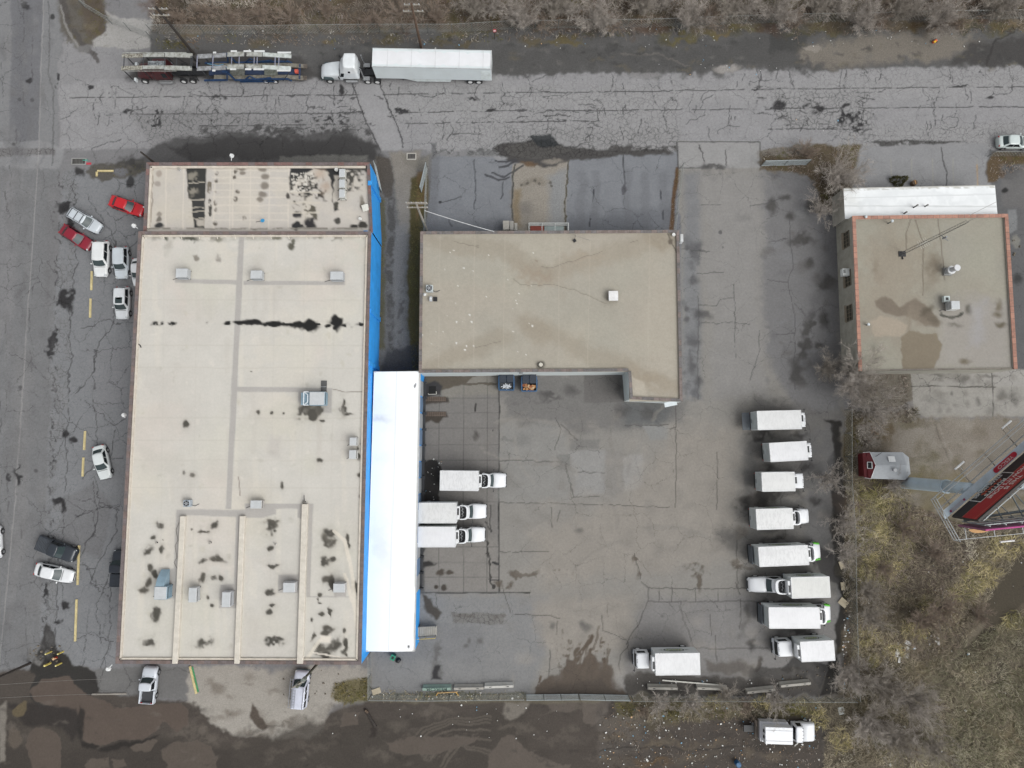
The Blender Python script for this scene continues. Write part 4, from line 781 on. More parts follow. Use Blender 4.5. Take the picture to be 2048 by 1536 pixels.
# north side attachments
p=G(1097,452,0); q=thing('stairwell_rail','white railing around a basement stairwell on the north side of the tan building','railing',(p.x,p.y+.4,0))
p1=G(1058,446,1.1)-q.location; p2=G(1137,446,1.1)-q.location; p3=G(1137,462,1.1)-q.location; p4=G(1058,462,1.1)-q.location
mb=MB()
for a,b in ((p1,p2),(p2,p3),(p4,p1)):
    for z in (.15,.62,1.1): mb.tube((a.x,a.y,z),(b.x,b.y,z),.05,.05,5)
for t in (0,.33,.66,1):
    a=p1.lerp(p2,t); mb.tube((a.x,a.y,0),(a.x,a.y,1.12),.05,.05,5); b=p4.lerp(p3,t); mb.tube((a.x,a.y,1.1),(b.x,b.y,1.1),.045,.045,5)
mb.build('railing_frame',mat((226,228,226),.5),q)
mb=MB(); c=(p1+p3)/2; mb.box((c.x-1.5,c.y,.06),(1.8,.9,.1)); mb.build('door_mat',mat((150,78,66),.9),q); mb=MB(); mb.box((c.x+.8,c.y,.05),(2.6,.9,.08)); mb.build('glass_cover',mat((168,180,178),.25),q)
p=G(1019,452,1.2); q=thing('utility_cabinet','pale grey pair of utility cabinets against the north wall of the tan building','cabinet',(p.x,p.y,0))
mb=MB(); mb.box((-.45,0,.8),(.85,1.2,1.6)); mb.build('cabinet_body',mat((176,172,164),.6),q,bevel=.02); mb=MB(); mb.box((.3,0,.75),(.5,1.2,1.5)); mb.build('cabinet_body',mat((166,163,157),.6),q,bevel=.02); mb=MB(); mb.box((.85,0,.5),(.4,1.0,1.0)); mb.build('meter_box',mat((178,176,170),.6),q,bevel=.02)
# ---- right building
HR=4.5; ec=[(1705,432),(2016,428),(2035,738),(1718,742)]
rb=thing('workshop','workshop with orange tile coping, puddled roof and pale windowed west wall','building',G(1850,600,0)); h=Hold(rb)
X,Y=bil(ec,HR-.2); r=Sheet(X,Y,HR-.2,(158,155,142)); P=r.poly; L=r.line; B=r.blob
for i in range(50): B(rr.uniform(1705,2030),rr.uniform(435,740),rr.uniform(15,60),rr.uniform(12,40),rr.choice(((163,160,147),(154,149,137),(160,155,142),(156,152,142))),soft=1,a=.5)
B(1775,520,60,70,(152,142,127),soft=1,a=.75); B(1790,620,70,70,(150,141,127),soft=1,a=.7); B(1960,640,60,60,(154,146,134),soft=1,a=.5)
P([(1880,600),(2030,590),(2035,740),(1870,740)],(158,153,148),warp=16,soft=20,a=.7)
P([(1752,600),(1770,592),(1790,602),(1800,612),(1830,596),(1850,606),(1880,640),(1878,655),(1850,650),(1835,640),(1812,630),(1795,634),(1770,628),(1754,612)],(124,114,102),warp=4,soft=3,wet=.3)
B(1855,618,14,8,(92,85,74),ang=-35,soft=.8,a=.8); B(1868,638,14,9,(104,96,84),ang=30,soft=.9,a=.8); B(1830,640,12,30,(140,130,116),soft=1,a=.7)
P([(1805,672),(1820,660),(1850,668),(1872,665),(1884,690),(1878,715),(1868,740),(1805,742),(1802,700)],(132,122,106),warp=4,soft=2,wet=.35)
P([(1760,632),(1795,640),(1816,650),(1812,664),(1800,672),(1752,672),(1740,640)],(172,160,144),warp=4,soft=3,a=.7); B(1860,540,13,26,(128,118,104),soft=1,a=.85); B(1749,536,7,18,(136,126,112),soft=1,a=.8); B(1760,556,10,12,(146,136,122),soft=1,a=.7)
for i in range(12): a=i/11*PI; B(1903+22*math.cos(a),622+9*math.sin(a)+2,4,3,(74,74,68),brk=-.2,warp=3)
B(1903,607,22,16,(150,146,138),soft=1,a=.5); B(1940,617,6,8,(92,88,78),soft=.8); B(2000,610,6,12,(120,112,98),soft=1); B(1998,630,8,5,(112,104,90),soft=.9); B(2003,650,10,5,(106,99,86),soft=.8); B(1912,650,12,4,(122,118,110),soft=1); B(1930,722,10,5,(116,108,94),soft=1); B(1900,540,18,12,(150,146,138),soft=1,a=.6)
for p in ([(1823,436),(1812,465),(1812,500)],[(1830,440),(1845,485),(1846,590)],[(1875,438),(1883,500),(1889,560)]): L(p,.9,(112,104,92),warp=1.5,a=.8)
P([(1950,600),(1975,600),(1970,680),(1940,690)],(160,158,158),warp=10,soft=14,a=.7)
r.build('roof',RG)
WE=mat((172,169,158),.9,var=.12,sc_=.8)
wall_from(ec,HR-.02,[WE]*4)
er=[ec[0],ec[3],ec[2],ec[1]]; o1=mat((184,138,120),.85,var=.12,sc_=3); o2=mat((172,128,112),.85,var=.15,sc_=3)
for i in (0,2,3): coping(er[i],er[(i+1)%4],HR-.2,.42,.32,o1,o2,None,.78)
coping(er[1],er[2],HR-.2,.2,.12,mat((140,134,124),.9),mat((130,124,116),.9),None,2)
# west windows
for (u,v) in ((1691,478),(1694,556),(1700,625)):
    zc=3.0; p=G(u,v,zc); A=G(*ec[0],HR); B_=G(*ec[3],HR); t=(A.y-p.y)/(A.y-B_.y); x=A.x+(B_.x-A.x)*t
    mb=MB(); mb.box((x-.02,p.y,2.75),(.06,2.1,1.5)); w_=mb.build('window',mat((64,62,52),.35,var=.2,sc_=3))
    mb=MB()
    for k in range(5): mb.box((x-.06,p.y-1.0+k*.5,2.75),(.05,.05,1.5))
    for k in range(3): mb.box((x-.06,p.y,2.05+k*.7),(.05,2.1,.05))
    mb.box((x-.14,p.y,1.95),(.26,2.2,.1)); mb.build('window_frame',mat((150,140,124),.8)).parent=None
h.done()
for o in list(rb.children): pass
p=G(1692,545,2.9); q=thing('window_air_conditioner','white window air conditioner sticking out of the pale west wall','air conditioner',(p.x+.35,p.y,0))
mb=MB(); mb.box((-.4,0,2.9),(1.1,.95,.7)); mb.build('case',mat((222,226,224),.5),q,bevel=.04); mb=MB(); [mb.box((-.72,.2+.09*i-.3,3.262),(.3,.04,.02)) for i in range(5)]; mb.build('grille',mat((70,72,74),.6),q)
# white lean-to roof
HW=3.4; wc=[(1687,377),(1990,371),(1995,428),(1690,438)]
lw=thing('flat_white_annex','low annex with a clean white sheet roof on the north side of the workshop','annex',G(1840,400,0)); h=Hold(lw)
X,Y=bil(wc,HW); r=Sheet(X,Y,HW,(236,238,238)); r.C[:]=(.70,.715,.72); L=r.line; B=r.blob
L([(1688,396),(1992,388)],1,(214,216,216),warp=.5,a=.8); L([(1689,412),(1992,413)],1.2,(206,208,208),warp=.5,a=.8); L([(1688,380),(1990,374)],1.5,(190,188,180),warp=2,brk=-.1); B(1705,400,14,22,(214,214,208),soft=1,a=.5)
for i in range(10): B(rr.uniform(1690,1985),rr.uniform(380,425),rr.uniform(10,40),rr.uniform(4,12),(222,225,226),soft=1,a=.5)
r.build('roof',RC2); wall_from(wc,HW-.02,[mat((190,186,176),.8)]*4)
mb=MB(); A=G(*wc[0],HW);C_=G(*wc[1],HW); d=C_-A; mb.box(((A.x+C_.x)/2,(A.y+C_.y)/2,HW-.08),(d.length,.12,.2),rz=math.atan2(d.y,d.x)); mb.build('fascia',mat((196,194,188),.6))
h.done()
for i,(u,v,du) in enumerate(((1827,415,8),(1850,413,6),(1808,427,9))):
    p=G(u,v,HW); q=thing('roof_vent_pipe',['short dark vent pipe standing left of the pair on the white annex roof','thin vent pipe on the white annex roof, right of the thicker dark one','bent vent pipe at the seam between the white annex and the orange coping'][i],'vent pipe',(p.x,p.y,HW-.05))
    mb=MB(); mb.tube((0,0,0),(0,0,.9 if i==0 else .6),.09,.09,8); mb.build('pipe',mat((70,68,66),.6),q); mb=MB(); mb.tube((0,0,.9 if i==0 else .6),(0,0,1.0 if i==0 else .68),.12,.12,8); mb.build('cap',mat((120,118,114),.5),q)
# ================================================================== VEHICLES
TY=mat((38,38,40),.85); RIM=mat((170,172,175),.35,.6); RIMW=mat((225,226,226),.4); GLS=mat((62,74,76),.08,var=.05,spec=.3); GLD=mat((32,36,40),.1,var=.05,spec=.25)
BLK=mat((34,35,38),.5); DGY=mat((62,64,68),.6); CHR=mat((190,192,194),.25,.7); HLT=mat((214,220,222),.15); RED=mat((170,30,30),.3)
def wheel(root,x,y,r,w,rim=RIM,side=1,name='wheel'):
    mb=MB(); mb.tube((x,y-w/2,r),(x,y+w/2,r),r,r,18); o=mb.build(name,TY,root,bevel=.02)
    mb=MB(); yo=y+side*(w/2); mb.tube((x,yo-side*.02,r),(x,yo+side*.012,r),r*.62,r*.56,14); mb.tube((x,yo,r),(x,yo+side*.03,r),r*.2,r*.16,8); mb.build('rim',rim,o)
    return o
def loftbody(st,W,zl,name,m,root):
    rows=[]
    for x,wf,zt in st:
        w=W/2*wf; zm=zl+(zt-zl)*.45; rows.append([(x,-w*.86,zl),(x,-w*.97,zl+.06),(x,-w,zm),(x,-w*.975,zl+(zt-zl)*.78),(x,-w*.88,zt-.05),(x,-w*.7,zt-.005),(x,-w*.35,zt+.015),(x,0,zt+.02),(x,w*.35,zt+.015),(x,w*.7,zt-.005),(x,w*.88,zt-.05),(x,w*.975,zl+(zt-zl)*.78),(x,w,zm),(x,w*.97,zl+.06),(x,w*.86,zl)])
    mb=MB(); mb.grid(rows,close=True); n=len(rows[0]); b=len(rows)
    mb.f.append(tuple(range(n))); mb.f.append(tuple(range((b-1)*n,b*n)))
    return mb.build(name,m,root,smooth=True)
def shell_pt(k,f,t,S,off=0):
    xr=S['xr0']+(S['xr1']-S['xr0'])*t; xf=S['xf0']+(S['xf1']-S['xf0'])*t; hw=S['w0']+(S['w1']-S['w0'])*t; z=S['z0']+(S['z1']-S['z0'])*t
    bf=S.get('bf',.16)*(1-.35*t); br=S.get('br',.1)*(1-.35*t); ins=.10
    if k==0: q=1-(2*f-1)**2; x=xf-bf+bf*q; y=hw*(1-2*f); nx,ny,nz=1,(1-2*f)*.4,.8
    elif k==2: q=1-(2*f-1)**2; x=xr+br-br*q; y=-hw*(1-2*f); nx,ny,nz=-1,-(1-2*f)*.4,.6
    elif k==1: x=(xf-bf)+(xr+br-(xf-bf))*f; y=-hw-.03*math.sin(PI*f); nx,ny,nz=0,-1,.35
    else: x=(xr+br)+((xf-bf)-(xr+br))*f; y=hw+.03*math.sin(PI*f); nx,ny,nz=0,1,.35
    l=math.sqrt(nx*nx+ny*ny+nz*nz); return (x+nx/l*off,y+ny/l*off,z+nz/l*off)
def shell(S,root,m,name='cabin',roofm=None):
    mb=MB(); rows=[]
    for j in range(4): rows.append([shell_pt(k,i/6,j/3,S) for k in (0,1,2,3) for i in range(6)])
    for sc2,dz in ((.985,.03),(.8,.055),(.4,.075)):
        cx=(S['xr1']+S['xf1'])/2; rows.append([(cx+(p[0]-cx)*sc2,p[1]*sc2,p[2]+dz) for p in rows[3]])
    mb.grid(rows,close=True); n=len(rows[0]); b=len(rows); mb.f.append(tuple(range((b-1)*n,b*n)))
    return mb.build(name,m,root,smooth=True)
def glass(S,root,k,f0,f1,t0,t1,name,m=GLS,n=6):
    mb=MB(); mb.grid([[shell_pt(k,f0+(f1-f0)*i/n,t0+(t1-t0)*j/2,S,.014) for i in range(n+1)] for j in range(3)]); return mb.build(name,m,root,smooth=True)
STN={
 'sedan':[(-.5,.56,.60),(-.492,.72,.82),(-.475,.83,.90),(-.44,.91,.95),(-.36,.97,.97),(-.1,1,.95),(.12,1,.95),(.24,.99,.92),(.34,.96,.87),(.41,.90,.81),(.455,.82,.74),(.482,.70,.66),(.495,.56,.58),(.5,.42,.5)],
 'suv':[(-.5,.70,.62),(-.492,.82,.95),(-.47,.91,1.04),(-.3,1,1.06),(0,1,1.04),(.2,1,1.04),(.3,.97,1.02),(.39,.92,.96),(.45,.84,.88),(.48,.74,.76),(.495,.62,.62),(.5,.5,.5)],
 'pickup':[(-.14,.97,.9),(-.13,.98,1.05),(0,1,1.1),(.2,1,1.12),(.3,.99,1.12),(.42,.95,1.08),(.465,.88,1.0),(.488,.8,.86),(.5,.68,.6)]}
def car(label,cat,rear,front,W,body,kind='sedan',z=.75,name='parked_car',group=None,glassm=GLS,rack=0,sunroof=False,rim=RIM,bedm=None,bedcover=None,dark_low=None):
    A=G(*rear,z); Bq=G(*front,z); d=Bq-A; Ln=d.length; rz=math.atan2(d.y,d.x); c=(A+Bq)/2
    root=thing(name,label,cat,(c.x,c.y,0),rz,group)
    bm_=mat(body,.28,0,.05,.7,.6); zl=.24 if kind=='sedan' else .3
    loftbody([(x*Ln,w_,zt) for x,w_,zt in STN[kind]],W,zl,'body',bm_,root)
    if kind=='sedan': S=dict(xr0=-.40*Ln,xr1=-.26*Ln,xf0=.235*Ln,xf1=.06*Ln,w0=W*.455,w1=W*.36,z0=.90,z1=1.42)
    elif kind=='suv': S=dict(xr0=-.485*Ln,xr1=-.42*Ln,xf0=.235*Ln,xf1=.09*Ln,w0=W*.46,w1=W*.39,z0=1.0,z1=1.66)
    else: S=dict(xr0=-.12*Ln,xr1=-.10*Ln,xf0=.24*Ln,xf1=.12*Ln,w0=W*.455,w1=W*.385,z0=1.06,z1=1.80)
    shell(S,root,bm_)
    glass(S,root,0,.06,.94,.08,.94,'windshield',glassm); glass(S,root,2,.1,.9,.15,.9,'rear_window',glassm)
    for k in (1,3):
        if kind=='pickup': glass(S,root,k,.12,.9,.12,.9,'side_window',GLD)
        else:
            a0,b0=(.10,.50) if k==1 else (.50,.90); a1,b1=(.53,.92) if k==1 else (.08,.47)
            glass(S,root,k,a0,b0,.12,.9,'side_window',GLD); glass(S,root,k,a1,b1,.12,.9,'side_window',GLD)
    if kind=='pickup':
        bl=.5*Ln-.14*Ln; xc=-.5*Ln+bl/2+.005; mb=MB(); bmat=bedm or bm_
        mb.box((xc,0,.62),(bl,W*.92,.1)); mb.build('bed_floor',DGY if not bedcover else bmat,root)
        for s in (-1,1): mb=MB(); mb.box((xc,s*W*.455,.78),(bl,W*.08,.64)); mb.build('bed_side',bm_,root,bevel=.04,seg=2)
        mb=MB(); mb.box((-.5*Ln+.03,0,.82),(.07,W*.84,.5)); mb.build('tailgate',bm_,root,bevel=.02)
        if bedcover:
            rows=[]; n=9
            for i in range(n*2+1):
                x=xc-bl/2+.08+(bl-.12)*i/(n*2); zz=1.14+(.03 if i%2 else 0); rows.append([(x,-W*.43,zz-.02),(x,0,zz+.01),(x,W*.43,zz-.02)])
            mb=MB(); mb.grid(rows); mb.build('bed_cover',mat(bedcover,.6),root)
    ax=(-.31*Ln,.315*Ln) if kind!='pickup' else (-.30*Ln,.33*Ln); rr_=.33 if kind=='sedan' else .37
    for x in ax:
        for s in (-1,1): wheel(root,x,s*(W/2-.085),rr_,.2,rim,s)
        for s in (-1,1):
            mb=MB(); n=10; pts=[(x+math.cos(PI*i/n)*(rr_+.07),s*(W/2-.012),rr_+math.sin(PI*i/n)*(rr_+.07)) for i in range(n+1)]
            mb.path(pts,.035,5); mb.build('wheel_arch',BLK,root)
    for s in (-1,1):
        hx=.47*Ln; hz=.66 if kind=='sedan' else .86; mb=MB(); mb.box((hx-.06,s*W*.335,hz),(.22,W*.15,.13),rz=-s*.6,ry=.5); mb.build('headlight',HLT,root,bevel=.03)
        tz=.82 if kind=='sedan' else .95; mb=MB(); mb.box((-.48*Ln,s*W*.355,tz),(.1,W*.14,.16),rz=s*.35); mb.build('taillight',RED,root,bevel=.02)
        mx=S['xf0']-.38; mb=MB(); mb.box((mx,s*(W/2+.09),1.02 if kind=='sedan' else 1.18),(.14,.2,.14)); mb.build('side_mirror',bm_,root,bevel=.03)
    mb=MB(); mb.box((.496*Ln,0,.5),(.05,W*.56,.18)); mb.build('grille',BLK,root,bevel=.02)
    mb=MB(); mb.box((.475*Ln,0,.34),(.14,W*.58,.16)); mb.box((-.48*Ln,0,.36),(.14,W*.62,.18)); mb.build('bumper',DGY if dark_low else bm_,root,bevel=.05)
    # hood shut line and wipers
    mb=MB(); hx=S['xf0']+.05; mb.box((hx,0,S['z0']+.055),(.05,W*.7,.02)); mb.build('wiper_cowl',BLK,root)
    if rack:
        for s in (-1,1): mb=MB(); mb.tube((S['xr1']+.1,s*S['w1']*.86,S['z1']+.1),(S['xf1']-.1,s*S['w1']*.86,S['z1']+.1),.03,.03,6); mb.build('roof_rail',DGY,root)
        for i in range(rack): x=S['xr1']+.3+i*(S['xf1']-S['xr1']-.6)/max(1,rack-1); mb=MB(); mb.box((x,0,S['z1']+.13),(.07,S['w1']*1.8,.04)); mb.build('roof_bar',BLK,root)
    if sunroof: mb=MB(); mb.box((S['xf1']-.55,0,S['z1']+.06),(.8,S['w1']*1.3,.03)); mb.build('sunroof',GLS,root,bevel=.01)
    return root
GC='cars parked along the west side of the warehouse'
WH=(226,230,233)
car('bright red sedan nosed up to the warehouse wall, topmost car','car',(220,400),(286,423),1.78,(205,28,40),group=GC)
car('silver wagon with black roof rack bars between two red cars','car',(141,424),(200,459),1.78,(205,212,218),'suv',rack=3,group=GC)
car('dark maroon sedan parked slantwise beside the silver wagon','car',(123,456),(181,493),1.75,(140,28,48),group=GC)
car('large white sport utility vehicle with two dark roof rails','car',(203,481),(200,553),1.95,(236,238,238),'suv',rack=0,z=.9,group=GC)
car('silver white crossover next to the big white one','car',(242,493),(242,557),1.82,(212,220,226),'suv',z=.9,group=GC)
car('white car mostly hidden under the warehouse roof edge','car',(276,516),(277,572),1.7,(236,238,240),group=GC)
car('white crossover with dark sunroof parked alone by the wall','car',(245,573),(243,638),1.84,(228,232,235),'suv',z=.9,sunroof=True,group=GC)
car('white sedan parked alone beside the two middle yellow kerbs','car',(196,891),(211,958),1.78,(228,234,234),group=GC)
car('dark slate pickup truck slanting toward the long yellow kerb','pickup truck',(74,1084),(149,1113),1.95,(48,54,62),'pickup',z=1,name='pickup_truck',bedcover=(52,58,66),group=GC)
car('white sedan parked just below the dark slate pickup','car',(70,1137),(146,1155),1.82,(236,238,240),group=GC)
car('black pickup with ribbed bed cover partly under the roof edge','pickup truck',(234,1174),(240,1100),1.95,(38,44,54),'pickup',z=1,name='pickup_truck',bedcover=(46,52,62),group=GC)
car('white car cut off by the left edge of the photo','car',(-13,1052),(-11,1118),1.8,(224,226,228),group=GC)
car('two tone pickup with silver cab and dark open bed','pickup truck',(292,1408),(300,1334),1.9,(214,220,228),'pickup',z=1,name='pickup_truck',bedm=DGY)
car('pale green white sedan at the right edge of the road','car',(1996,283),(2062,284),1.78,(206,216,214))
# roof rails for the large white car
# silver van with ladders
A=G(597,1415,1.0);Bq=G(604,1342,1.0); d=Bq-A; Ln=d.length; c=(A+Bq)/2
vn=thing('ladder_van','silver cargo van carrying ladders below the utility pole','van',(c.x,c.y,0),math.atan2(d.y,d.x)); vm=mat((212,216,230),.3,var=.06)
loftbody([(x*Ln,w_,zt) for x,w_,zt in ((-.5,.9,.8),(-.495,.97,1.05),(-.2,1,1.08),(.2,1,1.08),(.33,.98,1.06),(.43,.95,1.0),(.48,.88,.88),(.5,.8,.6))],1.95,.32,'body',vm,vn)
S=dict(xr0=-.495*Ln,xr1=-.48*Ln,xf0=.30*Ln,xf1=.13*Ln,w0=.92,w1=.80,z0=1.05,z1=1.88,bf=.14,br=.03); shell(S,vn,vm); glass(S,vn,0,.06,.94,.08,.94,'windshield',GLS)
for k in (1,3):
    for a,b in ((.06,.3),(.35,.62),(.68,.95)): f=(a,b) if k==1 else (1-b,1-a); glass(S,vn,k,f[0],f[1],.2,.85,'side_window',GLD)
glass(S,vn,2,.1,.9,.3,.85,'rear_window',GLD)
for x in (-.3*Ln,.33*Ln):
    for s in (-1,1): wheel(vn,x,s*.9,.35,.2,RIM,s)
for s in (-1,1):
    mb=MB(); mb.box((.47*Ln,s*.72,.75),(.2,.34,.16)); mb.build('headlight',HLT,vn,bevel=.03); mb=MB(); mb.box((.2*Ln,s*1.12,1.2),(.14,.22,.16)); mb.build('side_mirror',BLK,vn,bevel=.03)
    mb=MB(); mb.tube((-.46*Ln,s*.7,2.05),(.1*Ln,s*.7,2.05),.03); mb.build('roof_rail',DGY,vn)
mb=MB(); mb.box((.5*Ln,0,.45),(.12,1.7,.22)); mb.box((-.5*Ln,0,.45),(.1,1.7,.2)); mb.build('bumper',mat((84,110,114),.4),vn,bevel=.04)
for i,y in enumerate((.82,.42)):
    l=thing('ladder',['long aluminium ladder on the outer rail of the silver van','shorter aluminium ladder on the middle of the silver van roof'][i],'ladder',(c.x,c.y,0),math.atan2(d.y,d.x)); mb=MB()
    for s in (-.16,.16): mb.tube((-.44*Ln,y+s,2.14),((.38-.3*i)*Ln,y+s,2.14+.1),.035,.035,4)
    for k in range(12-3*i): x=-.42*Ln+k*.34; mb.tube((x,y-.16,2.14+k*.008),(x,y+.16,2.14+k*.008),.02,.02,4)
    mb.build('ladder_frame',mat((150,154,162),.4,.3),l)
# ---------------- box trucks
TW=(228,228,228)
def logo(root,x,y,z,s,Ln,m=None):
    """flat oval emblem with leaf bands painted on the box side"""
    n=24; a,b=Ln*.24,.62
    def pl(px,pz): return (x+px,y,z+pz)
    mb=MB(); v=[]; f=[]
    for i in range(n): t=2*PI*i/n; v+=[pl(a*math.cos(t),b*math.sin(t)),pl(a*.86*math.cos(t),b*.8*math.sin(t))]
    for i in range(n): j=(i+1)%n; f.append((2*i,2*j,2*j+1,2*i+1))
    mb.add(v,f)
    for zz,w_ in ((-.2,.62),(.0,.4),(.22,.6)): mb.add([pl(-a*w_,zz),pl(a*w_,zz),pl(a*w_*.9,zz+.11),pl(-a*w_*.9,zz+.11)],[(0,1,2,3)])
    mb.add([pl(-a*1.5,-.05),pl(-a*1.08,-.12),pl(-a*1.08,.1)],[(0,1,2)]); mb.add([pl(a*1.5,-.05),pl(a*1.08,-.12),pl(a*1.08,.1)],[(0,1,2)])
    mb.build('emblem',mat((48,58,44),.6),root)
    mb=MB(); 
    for i in range(5): t=-.6+i*.3; mb.add([pl(a*t-.1,-.1),pl(a*t+.12,-.16),pl(a*t+.16,.12),pl(a*t-.02,.2)],[(0,1,2,3)])
    for v_ in range(len(mb.v)): q=mb.v[v_]; mb.v[v_]=(q[0],q[1]+s*.006,q[2])
    mb.build('emblem_leaf',mat((168,188,60),.6),root)
def truck(label,rear,front,wpx,cab,cabpx,kind='conv',zt=3.55,emb=0,liftgate=None,green=False,deflector=True,reefer=True,group='white delivery box trucks parked in the yard',dirt=.05,bodyc=None,cabw=1.95,name='box_truck'):  # dirt sets how dark the painted crease shade on the roof gets
    A=G(*rear,zt); Bq=G(*front,zt); d=Bq-A; Ln=d.length; rz=math.atan2(d.y,d.x); c=(A+Bq)/2
    root=thing(name,label,'truck',(c.x,c.y,0),rz,group); W=wpx/(F/(H-zt)); hb=Ln/2; zf=1.05
    tv=(0,-8,4,-4,-2,2,-10)[int(rear[1]+rear[0])%7]; wm=mat_wrinkle((TW[0]+tv,TW[1]+tv,TW[2]+tv*1.4),dirt*1.5,rear[1]*.37); cm=mat((232,234,237),.3,0,.03,.7,.5)
    mb=MB(); mb.box((0,0,(zf+zt-.05)/2),(Ln,W,zt-.05-zf)); mb.build('cargo_box',mat((230,234,234),.5,0,.05,.5),root,bevel=.03)
    # roof sheet with shallow dents
    n=int(Ln/.35); rt=random.Random(int(rear[0])); rows=[]
    for i in range(n+1):
        x=-hb+.02+(Ln-.04)*i/n; rows.append([(x,y*W/2*.985,zt-.045+(.05-.03*abs(y))+rt.uniform(-.007,.007)) for y in (-1,-.6,-.2,.2,.6,1)])
    mb=MB(); mb.grid(rows); mb.build('roof_sheet',wm,root,smooth=True)
    mb=MB(); 
    for s in (-1,1): mb.box((0,s*(W/2-.02),zt-.06),(Ln+.02,.09,.12)); 
    mb.box((hb-.02,0,zt-.06),(.09,W-.12,.12)); mb.box((-hb+.02,0,zt-.06),(.09,W-.12,.12)); mb.build('roof_rail',mat((228,229,230),.4),root,bevel=.015)
    mb=MB(); mb.box((-hb+.1,0,.8),(Ln*.0+.2,W*.9,.3)); mb.box((0,0,.86),(Ln*.98,.9,.26)); mb.build('chassis',BLK,root)
    mb=MB(); mb.box((-hb-.03,0,(zf+zt)/2),(.05,W*.92,zt-zf-.2)); dr=mb.build('rear_door',mat((196,202,202),.5),root); mb=MB(); mb.box((-hb-.075,0,1.5),(.03,.5,.1)); mb.build('handle',DGY,dr)
    for s in (-1,1): mb=MB(); mb.box((-hb-.05,s*W*.42,.95),(.06,.14,.12)); mb.build('taillight',RED,root)
    if liftgate is not None: mb=MB(); mb.box((-hb-.16-liftgate/2,0,1.15 if liftgate>.6 else 1.6),(liftgate,W*.95,.1) if liftgate>.6 else (.12,W*.92,1.3)); mb.build('lift_gate',mat((92,98,104),.6),root); mb=MB(); mb.box((-hb-.2,0,.6),(.3,W*.96,.2)); mb.build('rear_bumper',BLK,root)
    # rear wheels
    xr=-hb+Ln*.24
    for s in (-1,1): wheel(root,xr,s*(W/2-.28),.46,.5,RIMW,s)
    if emb:
        for s in (-1,1): logo(root,Ln*.02,s*(W/2+.012),2.3,s,Ln)
    # refrigeration unit
    cl=cabpx/(F/(H-1.8)); x0=hb+.12
    if reefer:
        mb=MB(); mb.box((hb+.19,0,zt-.62),(.38,W*.66,.95)); q=mb.build('cooling_unit',mat((238,240,242),.4),root,bevel=.05); mb=MB(); mb.box((hb+.19,.15,zt-.135),(.22,W*.34,.02)); mb.build('fan_grille',BLK,q)
    if kind=='cabover':
        S=dict(xr0=x0+.3,xr1=x0+.36,xf0=x0+.3+cl,xf1=x0+.3+cl-.22,w0=cabw/2,w1=cabw/2-.08,z0=.75,z1=2.25,bf=.08,br=.04)
        shell(S,root,cm,'cab'); glass(S,root,0,.06,.94,.42,.92,'windshield',GLD)
        for k in (1,3): f=(.12,.75) if k==1 else (.25,.88); glass(S,root,k,f[0],f[1],.45,.88,'side_window',GLD)
        wx=x0+.3+cl*.62
        for i in (-2,-.5,0,.5,2): mb=MB(); mb.box((S['xf1']-.1,i*.36,2.34),(.09,.06,.04)); mb.build('marker_light',BLK,root)
        mxx=S['xf0']-.12; hz=.75; xfb=S['xf0']
    else:
        xs=x0+.25; hl=cl
        # hood + fenders
        loftbody([(xs+hl*.40,.96,1.35),(xs+hl*.44,1,1.5),(xs+hl*.6,1,1.5),(xs+hl*.8,.96,1.4),(xs+hl*.93,.88,1.25),(xs+hl*.985,.78,1.0),(xs+hl,.68,.7)],cabw,.5,'hood',cm,root)
        S=dict(xr0=xs,xr1=xs+.03,xf0=xs+hl*.56,xf1=xs+hl*.36,w0=cabw/2-.03,w1=cabw/2-.17,z0=1.15,z1=2.15,bf=.16,br=.02)
        shell(S,root,cm,'cab'); mb=MB(); mb.box((xs+hl*.24,0,.85),(hl*.46,cabw*.93,.7)); mb.build('cab_floor',cm,root,bevel=.05)
        glass(S,root,0,.05,.95,.06,.95,'windshield',GLS)
        for k in (1,3): f=(.14,.8) if k==1 else (.2,.86); glass(S,root,k,f[0],f[1],.1,.9,'side_window',GLD)
        if deflector:
            # hollow roof fairing: curved rim around a dark open well
            n=14; rim=[];a_=cabw*.47; x_b=hb+.42; dl=hl*.27+.2
            pts=[(x_b,-a_)]+[(x_b+dl-.35+.35*math.sin(t),-a_*math.cos(t) if False else -a_+.0) for t in ()]
            prof=[]
            for i in range(n+1):
                t=-PI/2+PI*i/n; prof.append((x_b+(dl)*max(0,math.cos(t))**.45,a_*math.copysign(abs(math.sin(t))**.55,math.sin(t))))
            rows=[[(p[0],p[1],2.1),(p[0]-.02,p[1]*.985,2.95),(x_b+(p[0]-x_b)*.74,p[1]*.86,2.97),(x_b+(p[0]-x_b)*.72,p[1]*.85,2.25)] for p in prof]
            mb=MB(); mb.grid(rows); fr=mb.build('wind_deflector',cm,root,smooth=False)
            mb=MB(); mb.prism([(x_b+(p[0]-x_b)*.73,p[1]*.86) for p in prof],2.26,2.3); mb.build('well_shade_panel',BLK,fr)  # black panel puts the shade inside the hollow fairing into colour
            mb=MB(); rt=random.Random(int(front[1]))
            pp=[(x_b+.1+.22*(i%2)*1.0+rt.uniform(0,.12),-a_*.7+a_*1.4*i/6,2.42+rt.uniform(0,.2)) for i in range(7)]; mb.path(pp,.05,5); mb.build('hose',mat((150,152,154),.5),fr)
        if green:
            for s in (-1,1): mb=MB(); mb.box((xs+hl*.74,s*(cabw/2-.06),1.2),(hl*.4,.3,.5),rz=-s*.12,taper=.8); mb.build('fender',mat((92,200,40),.4),root,bevel=.12,seg=3)
            mb=MB(); mb.box((xs+hl*.5,0,1.56),(.07,cabw*.92,.12)); mb.build('cowl_gap',BLK,root)
        wx=xs+hl*.72; mxx=xs+hl*.45; hz=.9; xfb=xs+hl
